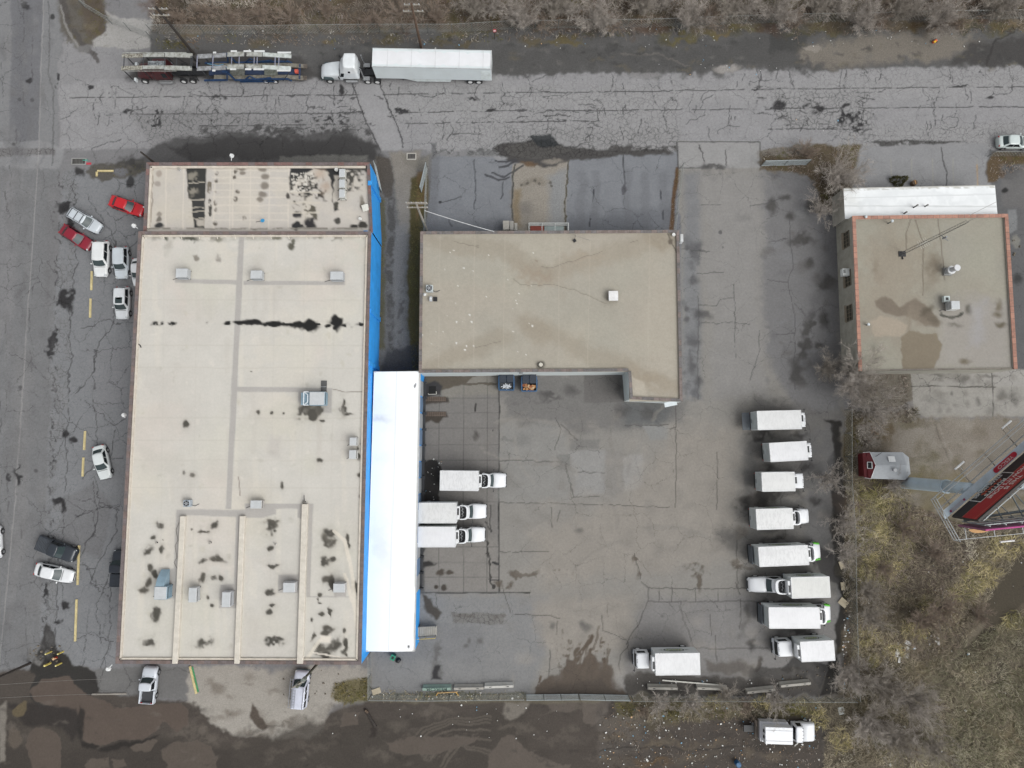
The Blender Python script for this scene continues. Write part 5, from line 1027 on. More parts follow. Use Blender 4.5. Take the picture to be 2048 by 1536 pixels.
    for s in (-1,1):
        wheel(root,wx,s*(cabw/2-.13),.44,.28,RIMW,s)
        mb=MB(); mb.box((xfb-.22,s*cabw*.38,hz),(.2,.3,.2),rz=-s*.4); mb.build('headlight',HLT,root,bevel=.03)
        mb=MB(); mb.path([(mxx,s*(cabw/2-.1),1.6),(mxx+.1,s*(cabw/2+.38),1.7)],.03,5); mb.box((mxx+.1,s*(cabw/2+.4),1.6),(.14,.08,.42)); mb.build('side_mirror',BLK,root)
    mb=MB(); mb.box((xfb-.05,0,.55),(.2,cabw*.93,.25)); mb.build('front_bumper',DGY,root,bevel=.05); mb=MB(); mb.box((xfb-.03,0,.85),(.1,cabw*.5,.25)); mb.build('grille',BLK,root)
    mb=MB(); mb.box(((hb+xfb)/2-.2,0,.7),(xfb-hb-.2,.8,.25)); mb.build('frame_rail',BLK,root)
    mb=MB(); mb.box((hb+.1,-cabw*.42,.75),(.8,.3,.4)); mb.build('fuel_tank',DGY,root,bevel=.06)
    return root
truck('white cabover box truck with black lift gate, topmost of the east row',(1515,841),(1603,839),37.5,None,13,'cabover',liftgate=1.0,zt=3.5)
truck('white box truck second from top of the east row, slightly tilted',(1540,905),(1615,901),37.5,None,13,'cabover',zt=3.45)
truck('white cabover box truck third from top, beside the small bare tree',(1524,964),(1590,963),37.5,None,21,'cabover',zt=3.4)
truck('white box truck fourth from top, rounded hood over a dark wheel stain',(1513,1039),(1586,1037),40,None,42,'conv',zt=3.5,emb=1,dirt=.09)
truck('large white box truck with green fenders and one wrinkled roof',(1518,1114),(1617,1110),38,None,36,'conv',liftgate=.3,zt=3.7,emb=1,green=True,dirt=.09,cabw=2.1)
truck('white box truck facing left above the lower green fendered truck',(1660,1174),(1583,1176),40,None,64,'conv',zt=3.6,emb=1)
truck('large white box truck with green fenders and a smooth roof',(1538,1236),(1640,1236),40,None,34,'conv',zt=3.7,liftgate=.3,emb=1,green=True,cabw=2.1,dirt=.03)
truck('white cabover box truck facing left at the bottom of the east row',(1669,1301),(1602,1304),38,None,32,'cabover',zt=3.7,emb=1)
truck('white cabover box truck facing left, alone near the concrete barriers',(1400,1328),(1311,1329),41,None,29,'cabover',zt=3.7,emb=1)
truck('white box truck parked away from the dock over a wet patch',(880,961),(957,962),39,None,48,'conv',zt=3.4,dirt=.09)
truck('white box truck backed to the dock, upper of the touching pair',(832,1026),(913,1026),39.5,None,51,'conv',zt=3.45,dirt=.08)
truck('white box truck backed to the dock, lower of the pair',(832,1074),(911,1074),39.5,None,50,'conv',zt=3.45,dirt=.03)
# step bodied service truck in the vacant lot
A=G(1531,1471,2.7);Bq=G(1586,1473,2.7); d=Bq-A; Ln=d.length; c=(A+Bq)/2; hb=Ln/2
rt_=thing('utility_truck','white service truck with stepped body in the muddy vacant lot','truck',(c.x,c.y,0),math.atan2(d.y,d.x))
cm=mat((236,238,242),.35,0,.04); 
mb=MB(); mb.box((0,0,2.0),(Ln,2.0,1.4)); mb.build('upper_body',cm,rt_,bevel=.03)
mb=MB(); mb.box((-.15,0,1.0),(Ln*1.02,2.4,.9)); mb.build('side_lockers',mat((222,224,230),.4),rt_,bevel=.03)
for s in (-1,1): mb=MB(); mb.box((-.1,s*1.1,1.5),(Ln*.96,.2,.14)); mb.build('locker_lid',mat((206,208,214),.4),rt_,bevel=.02)
for y in (-.62,.62): mb=MB(); mb.box((0,y,2.715),(Ln*.98,.03,.03)); mb.build('roof_seam',mat((190,192,196),.5),rt_)
mb=MB(); mb.box((-hb-.45,0,.85),(.5,2.2,.15)); mb.build('rear_deck',mat((92,84,76),.8),rt_); mb=MB(); mb.box((-hb-.85,.3,.6),(.3,.8,.2)); mb.build('hitch_step',DGY,rt_)
for y in (-.35,.35): mb=MB(); mb.box((-hb-.02,y,2.2),(.05,.36,.4)); mb.build('rear_window',GLD,rt_)
x0=hb+.55; loftbody([(x0+.9,.96,1.3),(x0+1.1,1,1.5),(x0+1.9,.98,1.5),(x0+2.5,.96,1.4),(x0+2.75,.94,1.2),(x0+2.8,.9,.8)],2.3,.5,'hood',cm,rt_)
S=dict(xr0=x0,xr1=x0+.1,xf0=x0+1.35,xf1=x0+1.0,w0=1.05,w1=.92,z0=1.1,z1=2.1,bf=.14,br=.03); shell(S,rt_,cm,'cab'); mb=MB(); mb.box((x0+.6,0,.85),(1.2,2.1,.65)); mb.build('cab_floor',cm,rt_,bevel=.05)
glass(S,rt_,0,.05,.95,.06,.95,'windshield',mat((120,130,136),.15)); glass(S,rt_,2,.1,.9,.1,.85,'rear_window',GLD)
for k in (1,3): glass(S,rt_,k,.2,.8,.1,.9,'side_window',GLD)
for i in range(5): mb=MB(); mb.box((S['xf1']-.1,-.8+i*.4,2.19),(.08,.07,.05)); mb.build('marker_light',DGY,rt_)
for x in (-hb*.2,x0+1.9):
    for s in (-1,1): wheel(rt_,x,s*1.02,.45,.32,RIMW,s)
for s in (-1,1): mb=MB(); mb.box((x0+2.7,s*.85,1.0),(.16,.3,.2)); mb.build('headlight',HLT,rt_,bevel=.03)
mb=MB(); mb.box((0,0,.65),(Ln+4,.8,.25)); mb.build('chassis',BLK,rt_)
# ---------------- semi trailer rig
def pt(u,v,z): return G(u,v,z)
A=G(983,119,4.1);Bq=G(744,114,4.1); d=Bq-A; Ln=d.length; rz=math.atan2(d.y,d.x); c=(A+Bq)/2
tr=thing('semi_trailer','long white trailer hitched behind the white sleeper tractor','trailer',(c.x,c.y,0),rz); hb=Ln/2; W=2.5
wm=mat((236,237,240),.45,0,.05,.3)
mb=MB(); mb.box((0,0,2.55),(Ln,W,2.95)); mb.build('trailer_body',mat((224,232,234),.45,0,.04,.4),tr,bevel=.04)
n=40; rows=[[(-hb+.02+(Ln-.04)*i/n,y*W*.49,4.05-.07*abs(y)**2+(.02 if i%8 else .0)) for y in (-1,-.6,-.2,.2,.6,1)] for i in range(n+1)]
mb=MB(); mb.grid(rows); mb.build('roof_sheet',wm,tr,smooth=True)
for i in range(5): mb=MB(); mb.box((-hb+Ln*(.07+.2*i),0,4.055),(.05,W*.96,.05)); mb.build('roof_bow',mat((214,215,218),.5),tr)
for s in (-1,1):
    mb=MB(); mb.box((0,s*(W/2+.01),4.0),(Ln,.08,.14)); mb.build('top_rail',mat((206,210,212),.4),tr)
    pts=[(-hb*.30,1.08),(-hb*.28,.55),(hb*.30,.5),(hb*.5,1.08)]; mb=MB(); mb.add([(x,s*(W/2),z) for x,z in pts]+[(x,s*(W/2-.04),z) for x,z in pts],[(0,1,2,3),(7,6,5,4),(0,4,5,1),(1,5,6,2),(2,6,7,3)]); mb.build('side_skirt',mat((222,230,230),.5),tr)
    for x in (-hb*.62,-hb*.77): wheel(tr,x,s*.98,.5,.5,RIMW,s)
    mb=MB(); mb.box((hb*.55,s*.8,.6),(.14,.14,1.0)); mb.build('landing_leg',DGY,tr)
mb=MB(); mb.box((0,0,1.0),(Ln*.98,1.0,.2)); mb.build('chassis',BLK,tr); mb=MB(); mb.box((-hb+.04,0,2.6),(.08,W*.98,3.0)); mb.build('rear_door',mat((214,216,216),.4),tr); mb=MB(); mb.box((hb+.02,0,3.2),(.1,W*.9,.9)); mb.build('front_panel',mat((60,70,72),.5),tr)
mb=MB(); mb.box((-hb*.9,W/2+.01 if False else W/2+.015,2.4),(Ln*.08,.03,2.0)); mb.build('side_panel',mat((232,240,240),.4),tr)
A=G(735,152,0);Bq=G(646,151,0); d=Bq-A; Ln=d.length; rz=math.atan2(d.y,d.x)
A2=G(646,133,1.2)
tt=thing('semi_tractor','white sleeper cab tractor hitched to the long white trailer','truck',((A.x+Bq.x)/2,(A.y+Bq.y)/2,0),rz); cm=mat((222,228,232),.3,0,.05); hb=Ln/2
loftbody([(hb-3.0,.92,1.9),(hb-2.6,.95,1.95),(hb-1.6,.9,1.85),(hb-.8,.84,1.65),(hb-.3,.76,1.4),(hb-.05,.66,1.1),(hb,.6,.8)],2.3,.6,'hood',cm,tt)
for s in (-1,1):
    mb=MB(); mb.box((hb-1.1,s*1.02,1.15),(1.5,.4,.5),taper=.75); mb.build('fender',mat((66,80,84),.4),tt,bevel=.12,seg=3)
    wheel(tt,hb-1.15,s*1.02,.5,.3,RIMW,s)
    for x in (-hb-.2,-hb-1.5): wheel(tt,x,s*.95,.5,.5,RIMW,s)
    mb=MB(); mb.box((hb-.35,s*.88,1.0),(.3,.3,.25),rz=-s*.4); mb.build('headlight',HLT,tt,bevel=.04)
    mb=MB(); mb.tube((hb-3.4,s*1.12,.6),(hb-5.0,s*1.12,.6),.28,.28,10); mb.build('fuel_tank',CHR,tt)
    mb=MB(); mb.path([(hb-2.9,s*1.1,2.2),(hb-2.8,s*1.5,2.3)],.03); mb.box((hb-2.8,s*1.52,2.1),(.14,.1,.6)); mb.build('side_mirror',BLK,tt)
    mb=MB(); mb.tube((-hb+.2,s*1.0,1.0),(-hb+.2,s*1.0,3.4),.09,.09,8); mb.build('exhaust_stack',CHR,tt)
S=dict(xr0=-hb+.75,xr1=-hb+.85,xf0=hb-2.35,xf1=hb-3.0,w0=1.15,w1=1.05,z0=1.3,z1=2.6,bf=.2,br=.03); shell(S,tt,cm,'cab'); glass(S,tt,0,.05,.48,.2,.95,'windshield',GLD); glass(S,tt,0,.52,.95,.2,.95,'windshield',GLD)
for k in (1,3): f=(.03,.22) if k==1 else (.78,.97); glass(S,tt,k,f[0],f[1],.3,.9,'side_window',GLD)
S2=dict(xr0=-hb+.75,xr1=-hb+.9,xf0=hb-2.95,xf1=hb-3.6,w0=1.12,w1=1.0,z0=2.55,z1=3.75,bf=.3,br=.03); shell(S2,tt,mat((232,236,238),.3,0,.05),'sleeper_roof')
for k in (1,3): glass(S2,tt,k,.45,.6,.1,.4,'sleeper_window',GLD)
mb=MB(); mb.box((-hb-.6,0,.85),(3.0,.9,.25)); mb.box((-.2,0,.9),(Ln*.8,1.0,.3)); mb.build('chassis',BLK,tt); mb=MB(); mb.box((-hb-.1,-.95,1.05),(.9,.55,.06)); mb.build('deck_plate',CHR,tt); mb=MB(); mb.box((-hb-.1,.95,1.05),(.9,.55,.06)); mb.build('deck_plate',CHR,tt); mb=MB(); mb.tube((-hb-.9,0,1.05),(-hb-.9,0,1.2),.5,.5,14); mb.build('fifth_wheel',BLK,tt)
mb=MB(); mb.path([(-hb+.7,.2,2.0),(-hb+.2,.25,1.2),(-hb-.5,.1,2.0)],.04); mb.path([(-hb+.7,-.1,2.0),(-hb+.1,-.15,1.3),(-hb-.5,-.1,2.0)],.04); mb.build('air_hose',BLK,tt)
mb=MB(); mb.box((hb-.05,0,.6),(.25,2.1,.35)); mb.build('front_bumper',mat((70,82,84),.4),tt,bevel=.08)
# ---------------- car carrier (tractor + trailer)
def track(root,pts,w,m,n=2):
    """ramp runner along pts (x,y,z) with raised edges and cross ribs, one strip"""
    rows=[]
    for a,b in zip(pts[:-1],pts[1:]):
        A_=Vector(a);B_=Vector(b); k=max(2,int((B_-A_).length/.3))
        for i in range(k+1 if b is pts[-1] else k):
            p=A_.lerp(B_,i/k); e=.03 if i%2 else 0; rows.append([(p.x,p.y-w/2,p.z-.05),(p.x,p.y-w/2,p.z+.06),(p.x,p.y-w/2+.04,p.z+.06),(p.x,p.y-w/2+.05,p.z+e),(p.x,p.y+w/2-.05,p.z+e),(p.x,p.y+w/2-.04,p.z+.06),(p.x,p.y+w/2,p.z+.06),(p.x,p.y+w/2,p.z-.05)])
    mb=MB(); mb.grid(rows); return mb.build('runner',m,root)
TRK=mat((176,178,174),.6,.0,.28,2.2); TRG=mat((166,168,172),.6,.1,.28,2.2); BLU=mat((26,62,104),.5,0,.2,2)
ctr=G(338,151,0); ctz=thing('carrier_tractor','car carrier tractor with white upper runners and a red cab','truck',(ctr.x,ctr.y,0),PI)
ctz.scale=(.9,1,1)
for s in (-1,1):
    track(ctz,[(5.2,s*.86,3.3),(2.0,s*.86,3.42)],.55,mat((168,166,156),.6,0,.45,3)); track(ctz,[(1.9,s*.86,3.5),(-1.2,s*.86,3.5)],.5,TRK); track(ctz,[(-1.3,s*.9,3.5),(-5.3,s*.9,3.3)],.6,TRK)
mb=MB(); mb.path([(5.0,-1.28,3.4),(-4.4,-1.28,3.4)],.05); mb.path([(5.0,1.25,3.3),(-3,1.25,3.3)],.04); mb.build('side_rail',TRK,ctz)
mb=MB(); [mb.box((x,0,3.36),(.1,1.6,.08)) for x in (4.8,1.95,-1.25,-3.0,-5.1,-5.3)]; mb.build('cross_member',DGY,ctz)
for s in (-1,1):
    for x in (4.9,2.0,-1.2,-5.0): mb=MB(); mb.tube((x,s*1.1,.9),(x,s*1.1,3.3),.07,.07,5); mb.build('deck_post',BLK,ctz)
    mb=MB(); mb.tube((-1.6,s*1.2,3.2),(-3.2,s*1.25,.8),.06); mb.build('hydraulic_ram',BLK,ctz); mb=MB(); mb.tube((-3.9,s*1.2,3.2),(-5.1,s*1.25,.8),.06); mb.build('hydraulic_ram',BLK,ctz)
RC=mat((74,30,34),.35,0,.2,3)
loftbody([(1.2,.9,1.6),(1.4,.95,1.7),(2.6,.95,1.65),(3.5,.9,1.5),(4.0,.8,1.3),(4.2,.7,1.0)],2.2,.6,'hood',RC,ctz)
S=dict(xr0=-1.0,xr1=-.9,xf0=1.7,xf1=1.3,w0=1.15,w1=1.0,z0=1.2,z1=2.4,bf=.15,br=.03); shell(S,ctz,RC,'cab'); glass(S,ctz,0,.05,.95,.2,.9,'windshield',GLD)
for k in (1,3): glass(S,ctz,k,.1,.4,.2,.9,'side_window',GLD)
mb=MB(); mb.box((.2,0,.9),(2.4,2.2,.5)); mb.build('cab_base',RC,ctz,bevel=.05)
mb=MB(); mb.box((.4,0,2.6),(2.6,1.1,.1)); mb.box((.2,0,2.75),(.12,1.0,.2)); mb.build('tool_deck',mat((150,156,160),.4,.0,.6,3),ctz)
for s in (-1,1):
    mb=MB(); mb.tube((1.0,s*1.28,.55),(-1.0,s*1.28,.55),.25,.25,10); mb.build('fuel_tank',CHR,ctz); mb=MB(); mb.box((0,s*1.3,.86),(1.9,.3,.05)); mb.build('side_step',CHR,ctz)
    for x in (3.3,-2.6,-4.0): wheel(ctz,x,s*1.05,.52,.34,RIMW,s)
mb=MB(); mb.box((-1.4,0,.85),(9.4,.9,.3)); mb.build('chassis',BLK,ctz); mb=MB(); mb.box((4.5,1.1,.8),(.3,.4,.5)); mb.box((4.5,-1.1,.8),(.3,.4,.5)); mb.build('headlight',HLT,ctz)
tct=G(510,150,0); q=thing('carrier_trailer','empty car carrier trailer with grey runners and bright blue frame','trailer',(tct.x,tct.y,0),PI)
for s in (-1,1):
    track(q,[(6.6,s*.86,3.05),(4.6,s*.86,3.2)],.58,TRG); track(q,[(4.5,s*.88,3.2),(2.6,s*.88,3.35)],.58,TRG); track(q,[(2.4,s*.88,3.5),(.1,s*.88,3.6)],.62,TRK); track(q,[(-.2,s*.88,3.6),(-2.2,s*.88,3.5)],.6,TRK); track(q,[(-2.3,s*.88,3.5),(-6.0,s*.86,3.1)],.55,mat((200,206,204),.5,0,.2,1.5))
    track(q,[(5.2,s*.85,1.0),(2.0,s*.85,.9),(-4.8,s*.85,1.0),(-6.9,s*.85,.75)],.55,mat((134,130,120),.7,0,.25,2))
    for (x0,x1) in ((4.4,4.0),(1.9,1.1),(-.1,-.9) if s>0 else (.2,-.8),(-1.2,-2.6),(-4.2,-6.0)): mb=MB(); mb.box(((x0+x1)/2,s*1.26,3.62 if abs(x0)<4 else 3.3),(abs(x0-x1),.22,.08)); mb.build('wheel_chock',mat((226,228,228),.5),q)
    mb=MB(); mb.path([(6.6,s*1.25,.8),(3.4,s*1.25,.95),(2.6,s*1.25,2.9),(2.3,s*1.25,.9),(-1.5,s*1.25,1.1),(-5.0,s*1.25,1.2),(-5.3,s*1.25,.7)],.13,4); mb.path([(2.6,s*1.25,2.9),(3.2,s*1.22,3.0)],.2,4); mb.path([(1.0,s*1.25,1.0),(.0,s*1.25,1.9),(-.6,s*1.25,1.1),(-2.8,s*1.25,1.5)],.1,4); mb.path([(1.8,s*1.25,.5),(-3,s*1.25,.6)],.11,4); mb.build('side_frame',BLU,q)
    mb=MB(); mb.tube((-5.9,s*1.2,3.1),(-4.2,s*1.28,.8),.06); mb.tube((5.9,s*1.1,.9),(5.9,s*1.1,3.1),.06); mb.build('deck_post',DGY,q)
    for x in (-1.7,-3.0): wheel(q,x,s*1.1,.45,.34,RIMW,s)
    mb=MB(); mb.box((-6.7,s*.85,.72),(1.4,.6,.1)); mb.build('ramp',mat((112,104,98),.8,0,.3,2),q)
mb=MB(); [mb.box((x,0,3.25),(.1,1.7,.09)) for x in (6.5,4.4,1.9,.9,-1.1,-1.5,-3.9,-4.4)]; mb.build('cross_member',mat((150,152,170),.5),q)
mb=MB(); [mb.box((x,0,.8),(.3,2.2,.1)) for x in (5,3,1,-1,-3,-5,-6.4)]; mb.box((0,0,.65),(12,.8,.3)); mb.build('floor_frame',mat((44,60,90),.6),q)
mb=MB(); mb.path([(6.4,0,.8),(8.3,0,.8)],.14,5); mb.build('drawbar',BLK,q); mb=MB(); mb.tube((-5.9,.1,1.1),(-6.3,.1,1.1),.3,.3,12); mb.build('winch_drum',mat((206,92,74),.6),q); mb=MB(); mb.box((2.0,0,1.05),(2.0,1.3,.1)); mb.build('deck_plate',mat((110,112,106),.7,0,.3,3),q); mb=MB(); mb.box((-2.6,0,1.05),(1.8,1.3,.1)); mb.build('deck_plate',mat((120,124,116),.7,0,.3,3),q); mb=MB(); mb.path([(6,.3,2.2),(3.4,-.2,2.3)],.06); mb.path([(5.6,-.35,2.2),(2.9,.1,2.1)],.06); mb.build('hydraulic_ram',mat((120,170,200),.3,.3),q)
# ================================================================== ROOF EQUIPMENT
def at(u,v,z): return G(u,v,z)
GM1=mat((188,192,196),.45,.1,.08,1); GM2=mat((150,176,192),.4,.1,.1,1); MTL=mat((206,208,210),.4,.2,.06,1)
def cooler(label,u,v,z0,w,d,hgt,body,side='s',rz=0,group='rooftop coolers on the warehouse',legs=True):
    """evaporative cooler: u,v is the middle of its top"""
    p=at(u,v,z0+hgt+.3); q=thing('rooftop_cooler',label,'cooler',(p.x,p.y,z0),rz,group)
    mb=MB(); mb.box((0,0,.3+hgt/2),(w,d,hgt)); mb.build('housing',body,q,bevel=.03,seg=2)
    mb=MB(); mb.box((0,0,.3+hgt+.02),(w*.94,d*.94,.05)); mb.build('lid',mat((200,203,205),.5,0,.06),q,bevel=.015)
    dx,dy={'s':(0,-1),'n':(0,1),'e':(1,0),'w':(-1,0)}[side]
    mb=MB(); 
    if dx: mb.box((dx*(w/2+.02),0,.3+hgt*.5),(.04,d*.84,hgt*.72))
    else: mb.box((0,dy*(d/2+.02),.3+hgt*.5),(w*.84,.04,hgt*.72))
    lo=mb.build('louver_panel',mat((44,46,48),.7),q)
    for k in range(5):
        z=.3+hgt*(.22+.14*k); mb=MB()
        if dx: mb.box((dx*(w/2+.06),0,z),(.06,d*.84,.04))
        else: mb.box((0,dy*(d/2+.06),z),(w*.84,.06,.04))
        mb.build('slat',body,lo)
    for sx in (-1,1):
        for sy in (-1,1): mb=MB(); mb.box((sx*w*.42,sy*d*.42,.15),(.08,.08,.3)); mb.build('leg',DGY,q)
    mb=MB(); mb.path([(-w*.5,-d*.3,.25),(-w*.8,-d*.35,.08),(-w*1.1,-d*.5,.05)],.03); mb.build('pipe',DGY,q)
    return q
zr=HM-.25
cooler('grey cooler at the west end of the upper walkway row',363,546,zr,1.45,1.15,.9,GM1,'s')
cooler('grey cooler just right of the main walkway, middle of the upper row',512,549,zr,1.4,1.05,.9,GM1,'s')
cooler('grey cooler at the east end of the upper walkway row',673,551,zr,1.6,1.05,.9,GM1,'s')
cooler('pale grey cooler east side near the wall, upper of two',706,883,zr,.85,1.0,.8,mat((206,206,204),.5),'e')
cooler('pale grey cooler east side near the wall, lower of two',705,909,zr,.85,1.1,.8,mat((206,206,204),.5),'e')
cooler('flat grey box cooler at the end of the short walkway corner',512,1009,zr,1.4,1.0,.7,mat((196,192,188),.6),'e')
cooler('small grey cooler between the pale blue unit and the curb',385,1190,zr,.95,1.7,.9,mat((196,198,200),.5),'e')
cooler('grey cooler just left of the middle roof curb',452,1199,zr,1.0,1.75,1.0,mat((190,192,196),.5),'e')
cooler('grey cooler on the third bay beside the east curb',578,1175,zr,1.45,1.15,.9,mat((196,196,198),.5),'n')
cooler('grey cooler on the last bay near tar stains',678,1176,zr,1.4,1.05,.9,mat((200,200,200),.5),'n')
q=cooler('pale blue louvred unit with a duct hood in the southwest bay',321,1186,zr,1.5,1.5,1.3,GM2,'e')
mb=MB(); n=7; mb.grid([[(-.15+x,.75+.25*i,.35+1.2*math.sin(PI/2*min(1,(n-i)/n*1.0))) for x in (-.5,.5)] for i in range(n+1)]); mb.grid([[(-.65,.75+.25*i,z) for z in (.3,.35+1.2*math.sin(PI/2*(n-i)/n))] for i in range(n+1)]); mb.grid([[(.35,.75+.25*i,z) for z in (.3,.35+1.2*math.sin(PI/2*(n-i)/n))] for i in range(n+1)]); mb.build('duct_hood',GM2,q)
q=cooler('large blue grey unit with white framed intake and side louvers',634,797,zr,1.9,1.65,1.2,GM2,'e')
mb=MB(); mb.box((-1.55,0,.7),(1.0,1.5,.9)); mb.build('intake_box',GM2,q,bevel=.03); mb=MB(); mb.path([(-1.0,.8,1.6),(-1.6,.8,1.5),(-1.6,-.8,1.5),(-1.0,-.8,1.6)],.07,4); mb.path([(-1.6,.8,1.5),(-1.1,.45,1.55),(-1.1,-.45,1.55),(-1.6,-.8,1.5)],.06,4); mb.build('intake_frame',mat((232,238,242),.5),q)
for i,(u,v) in enumerate(((684,346),(684,367),(684,387))):
    cooler(['northmost','middle','southmost'][i]+' of three pale box coolers stacked in a row on the north block',u,v,HN-.25,.75,1.1,.8,mat((214,214,208),.5),'s',group='coolers on the north block')
def small(name,label,cat,u,v,z): p=at(u,v,z); return thing(name,label,cat,(p.x,p.y,z))
q=small('access_mat','dark rubber two panel mat north of the large blue grey unit','mat',648,772,zr+.01); mb=MB(); mb.box((0,0,.05),(.7,1.3,.08)); mb.build('mat_panel',mat((92,92,92),.9),q); mb=MB(); mb.box((0,-.1,.095),(.72,.04,.02)); mb.build('mat_seam',GM1,q)
def condenser(label,u,v,z,s_=.8,c=(176,186,196)):
    q=small('condenser_unit',label,'air conditioner',u,v,z); mb=MB(); mb.box((0,0,.4),(s_,s_,.75)); mb.build('case',mat(c,.5),q,bevel=.03)
    mb=MB(); mb.tube((0,0,.77),(0,0,.8),s_*.42,s_*.42,18); f=mb.build('fan_guard',BLK,q)
    mb=MB(); [mb.box((0,0,.82),(s_*.7,.07,.02),rz=k*PI/3) for k in range(3)]; mb.build('fan_blade',GM1,f)
    mb=MB(); mb.path([(s_*.5,-.2,.3),(s_*.9,-.35,.06),(s_*1.5,-.1,.05)],.03); mb.build('hose',DGY,q)
condenser('small square condenser with round fan above the soot stained bays',379,1006,zr)
condenser('square condenser with round fan at the west edge of tan roof',860,579,HB-.22,.85,(196,204,206))
q=small('roof_vent','small bracket vent box just below the tan roof condenser','vent',867,599,HB-.22); mb=MB(); mb.box((-.3,0,.3),(.35,.6,.4)); mb.build('vent_box',MTL,q,bevel=.03); mb=MB(); mb.box((.25,0,.2),(.5,.55,.12)); mb.build('vent_bracket',BLK,q); mb=MB(); mb.tube((-.3,0,.5),(-.3,0,.62),.14,.14,12); mb.build('cap',mat((226,228,228),.5),q)
q=small('roof_vent','little white domed pipe cap left of the tan roof condenser','vent',850,590,HB-.22); mb=MB(); mb.tube((0,0,0),(0,0,.3),.12,.12,10); mb.build('pipe',GM1,q); mb=MB(); mb.tube((0,0,.3),(0,0,.42),.2,.1,12); mb.build('cap',mat((230,232,230),.5),q)
q=small('roof_hatch','square white roof unit alone on the tan roof','roof hatch',1225,594,HB-.22); mb=MB(); mb.box((0,0,.35),(1.05,1.1,.7),taper=1.08); mb.build('hatch_curb',mat((176,172,164),.6),q); mb=MB(); mb.box((0,0,.74),(1.2,1.25,.1)); mb.build('hatch_lid',mat((238,238,238),.5),q,bevel=.04)
q=small('roof_vent','round capped exhaust vent near the south edge of tan roof','vent',1081,730,HB-.22); mb=MB(); mb.tube((0,0,0),(0,0,.5),.32,.28,16); mb.build('pipe',mat((96,92,86),.8),q); mb=MB(); mb.tube((0,0,.5),(0,0,.6),.26,.2,16); mb.build('cap',mat((212,208,196),.6),q)
q=small('roof_vent','white round cap in the northeast corner of tan roof','vent',1346,471,HB-.22); mb=MB(); mb.tube((0,0,0),(0,0,.4),.14,.14,10); mb.build('pipe',GM1,q); mb=MB(); mb.tube((0,0,.4),(0,0,.48),.24,.2,14); mb.build('cap',mat((232,232,230),.5),q)
q=small('roof_antenna','thin fallen antenna near the north parapet of tan roof','antenna',1149,478,HB-.22); mb=MB(); mb.tube((0,0,0),(0,0,1.6),.035,.03,5); mb.path([(-.1,.2,.9),(2.0,-.35,.5)],.03,4); mb.tube((-.5,.1,1.3),(.4,.25,1.3),.02,.02,4); mb.build('mast',mat((150,146,138),.6),q); mb=MB(); mb.box((0,-.25,.1),(.35,.35,.2),rz=.5); mb.build('base',BLK,q)
# caps and pipes on warehouse roofs
for lab,u,v,z,r_ in (('white round vent cap near the tar field of north block',674,341,HN-.25,.26),('white round vent cap in the southeast of the north block roof',721,439,HN-.25,.22),('pale round vent cap between the north block seams',360,340,HN-.25,.16),('dark ringed round vent on the second bay',422,1085,zr,.16),('small dark ringed vent on the first bay',315,1085,zr,.12),('small grey ringed vent in the third bay near the soot',552,1088,zr,.12)):
    q=small('roof_vent',lab,'vent',u,v,z); mb=MB(); mb.tube((0,0,0),(0,0,.35),r_*.7,r_*.7,12); mb.build('pipe',DGY if 'dark' in lab else GM1,q); mb=MB(); mb.tube((0,0,.35),(0,0,.43),r_,r_*.85,16); mb.build('cap',mat((226,226,222) if 'white' in lab else (170,166,158),.5),q)
q=small('wind_panel','tilted pale panel by the east coping of the north block','panel',732,417,HN-.25); mb=MB(); mb.box((0,0,.3),(.85,.85,.06),rz=.35,ry=.2); mb.build('sheet',mat((222,222,214),.6),q); mb=MB(); mb.tube((0,0,0),(0,0,.3),.04); mb.build('post',DGY,q)
q=small('exhaust_pipe','bent black flue near the top of the east roof curb','pipe',610,999,zr); mb=MB(); mb.tube((0,-.3,.0),(0,-.3,.35),.14,.14,10); mb.tube((0,-.3,.3),(0,.55,.42),.07,.04,8); mb.build('flue',BLK,q); mb=MB(); mb.tube((0,-.3,.33),(0,-.3,.4),.2,.16,10); mb.build('collar',mat((110,106,100),.6),q)
q=small('satellite_mount','sky blue dish on a thin arm at the middle of the north block','dish',528,444,HN-.25); mb=MB(); mb.tube((-.9,-.1,.3),(0,0,.45),.035); mb.build('arm',DGY,q); mb=MB(); mb.tube((0,0,.42),(0,.02,.5),.22,.26,14); mb.build('dish',mat((60,160,214),.4),q)
q=small('roof_hose','curved black hose lying near the west parapet','hose',277,692,zr+.03); mb=MB(); mb.path([(-.5,.4,.03),(-.1,.3,.03),(.2,.1,.03),(.35,-.2,.03)],.06,6); mb.build('hose_length',BLK,q)
for lab,pts in (('long looped black cable lying west of the first roof curb',[(358,1045),(352,1060),(356,1080),(350,1092),(354,1115),(348,1125),(356,1140)]),):
    q=small('roof_cable',lab,'cable',358,1045,zr+.02); o=Vector(q.location); mb=MB(); mb.path([at(u,v,zr+.03)-o for u,v in pts],.03,4); mb.build('cable_run',mat((120,116,110),.8),q)
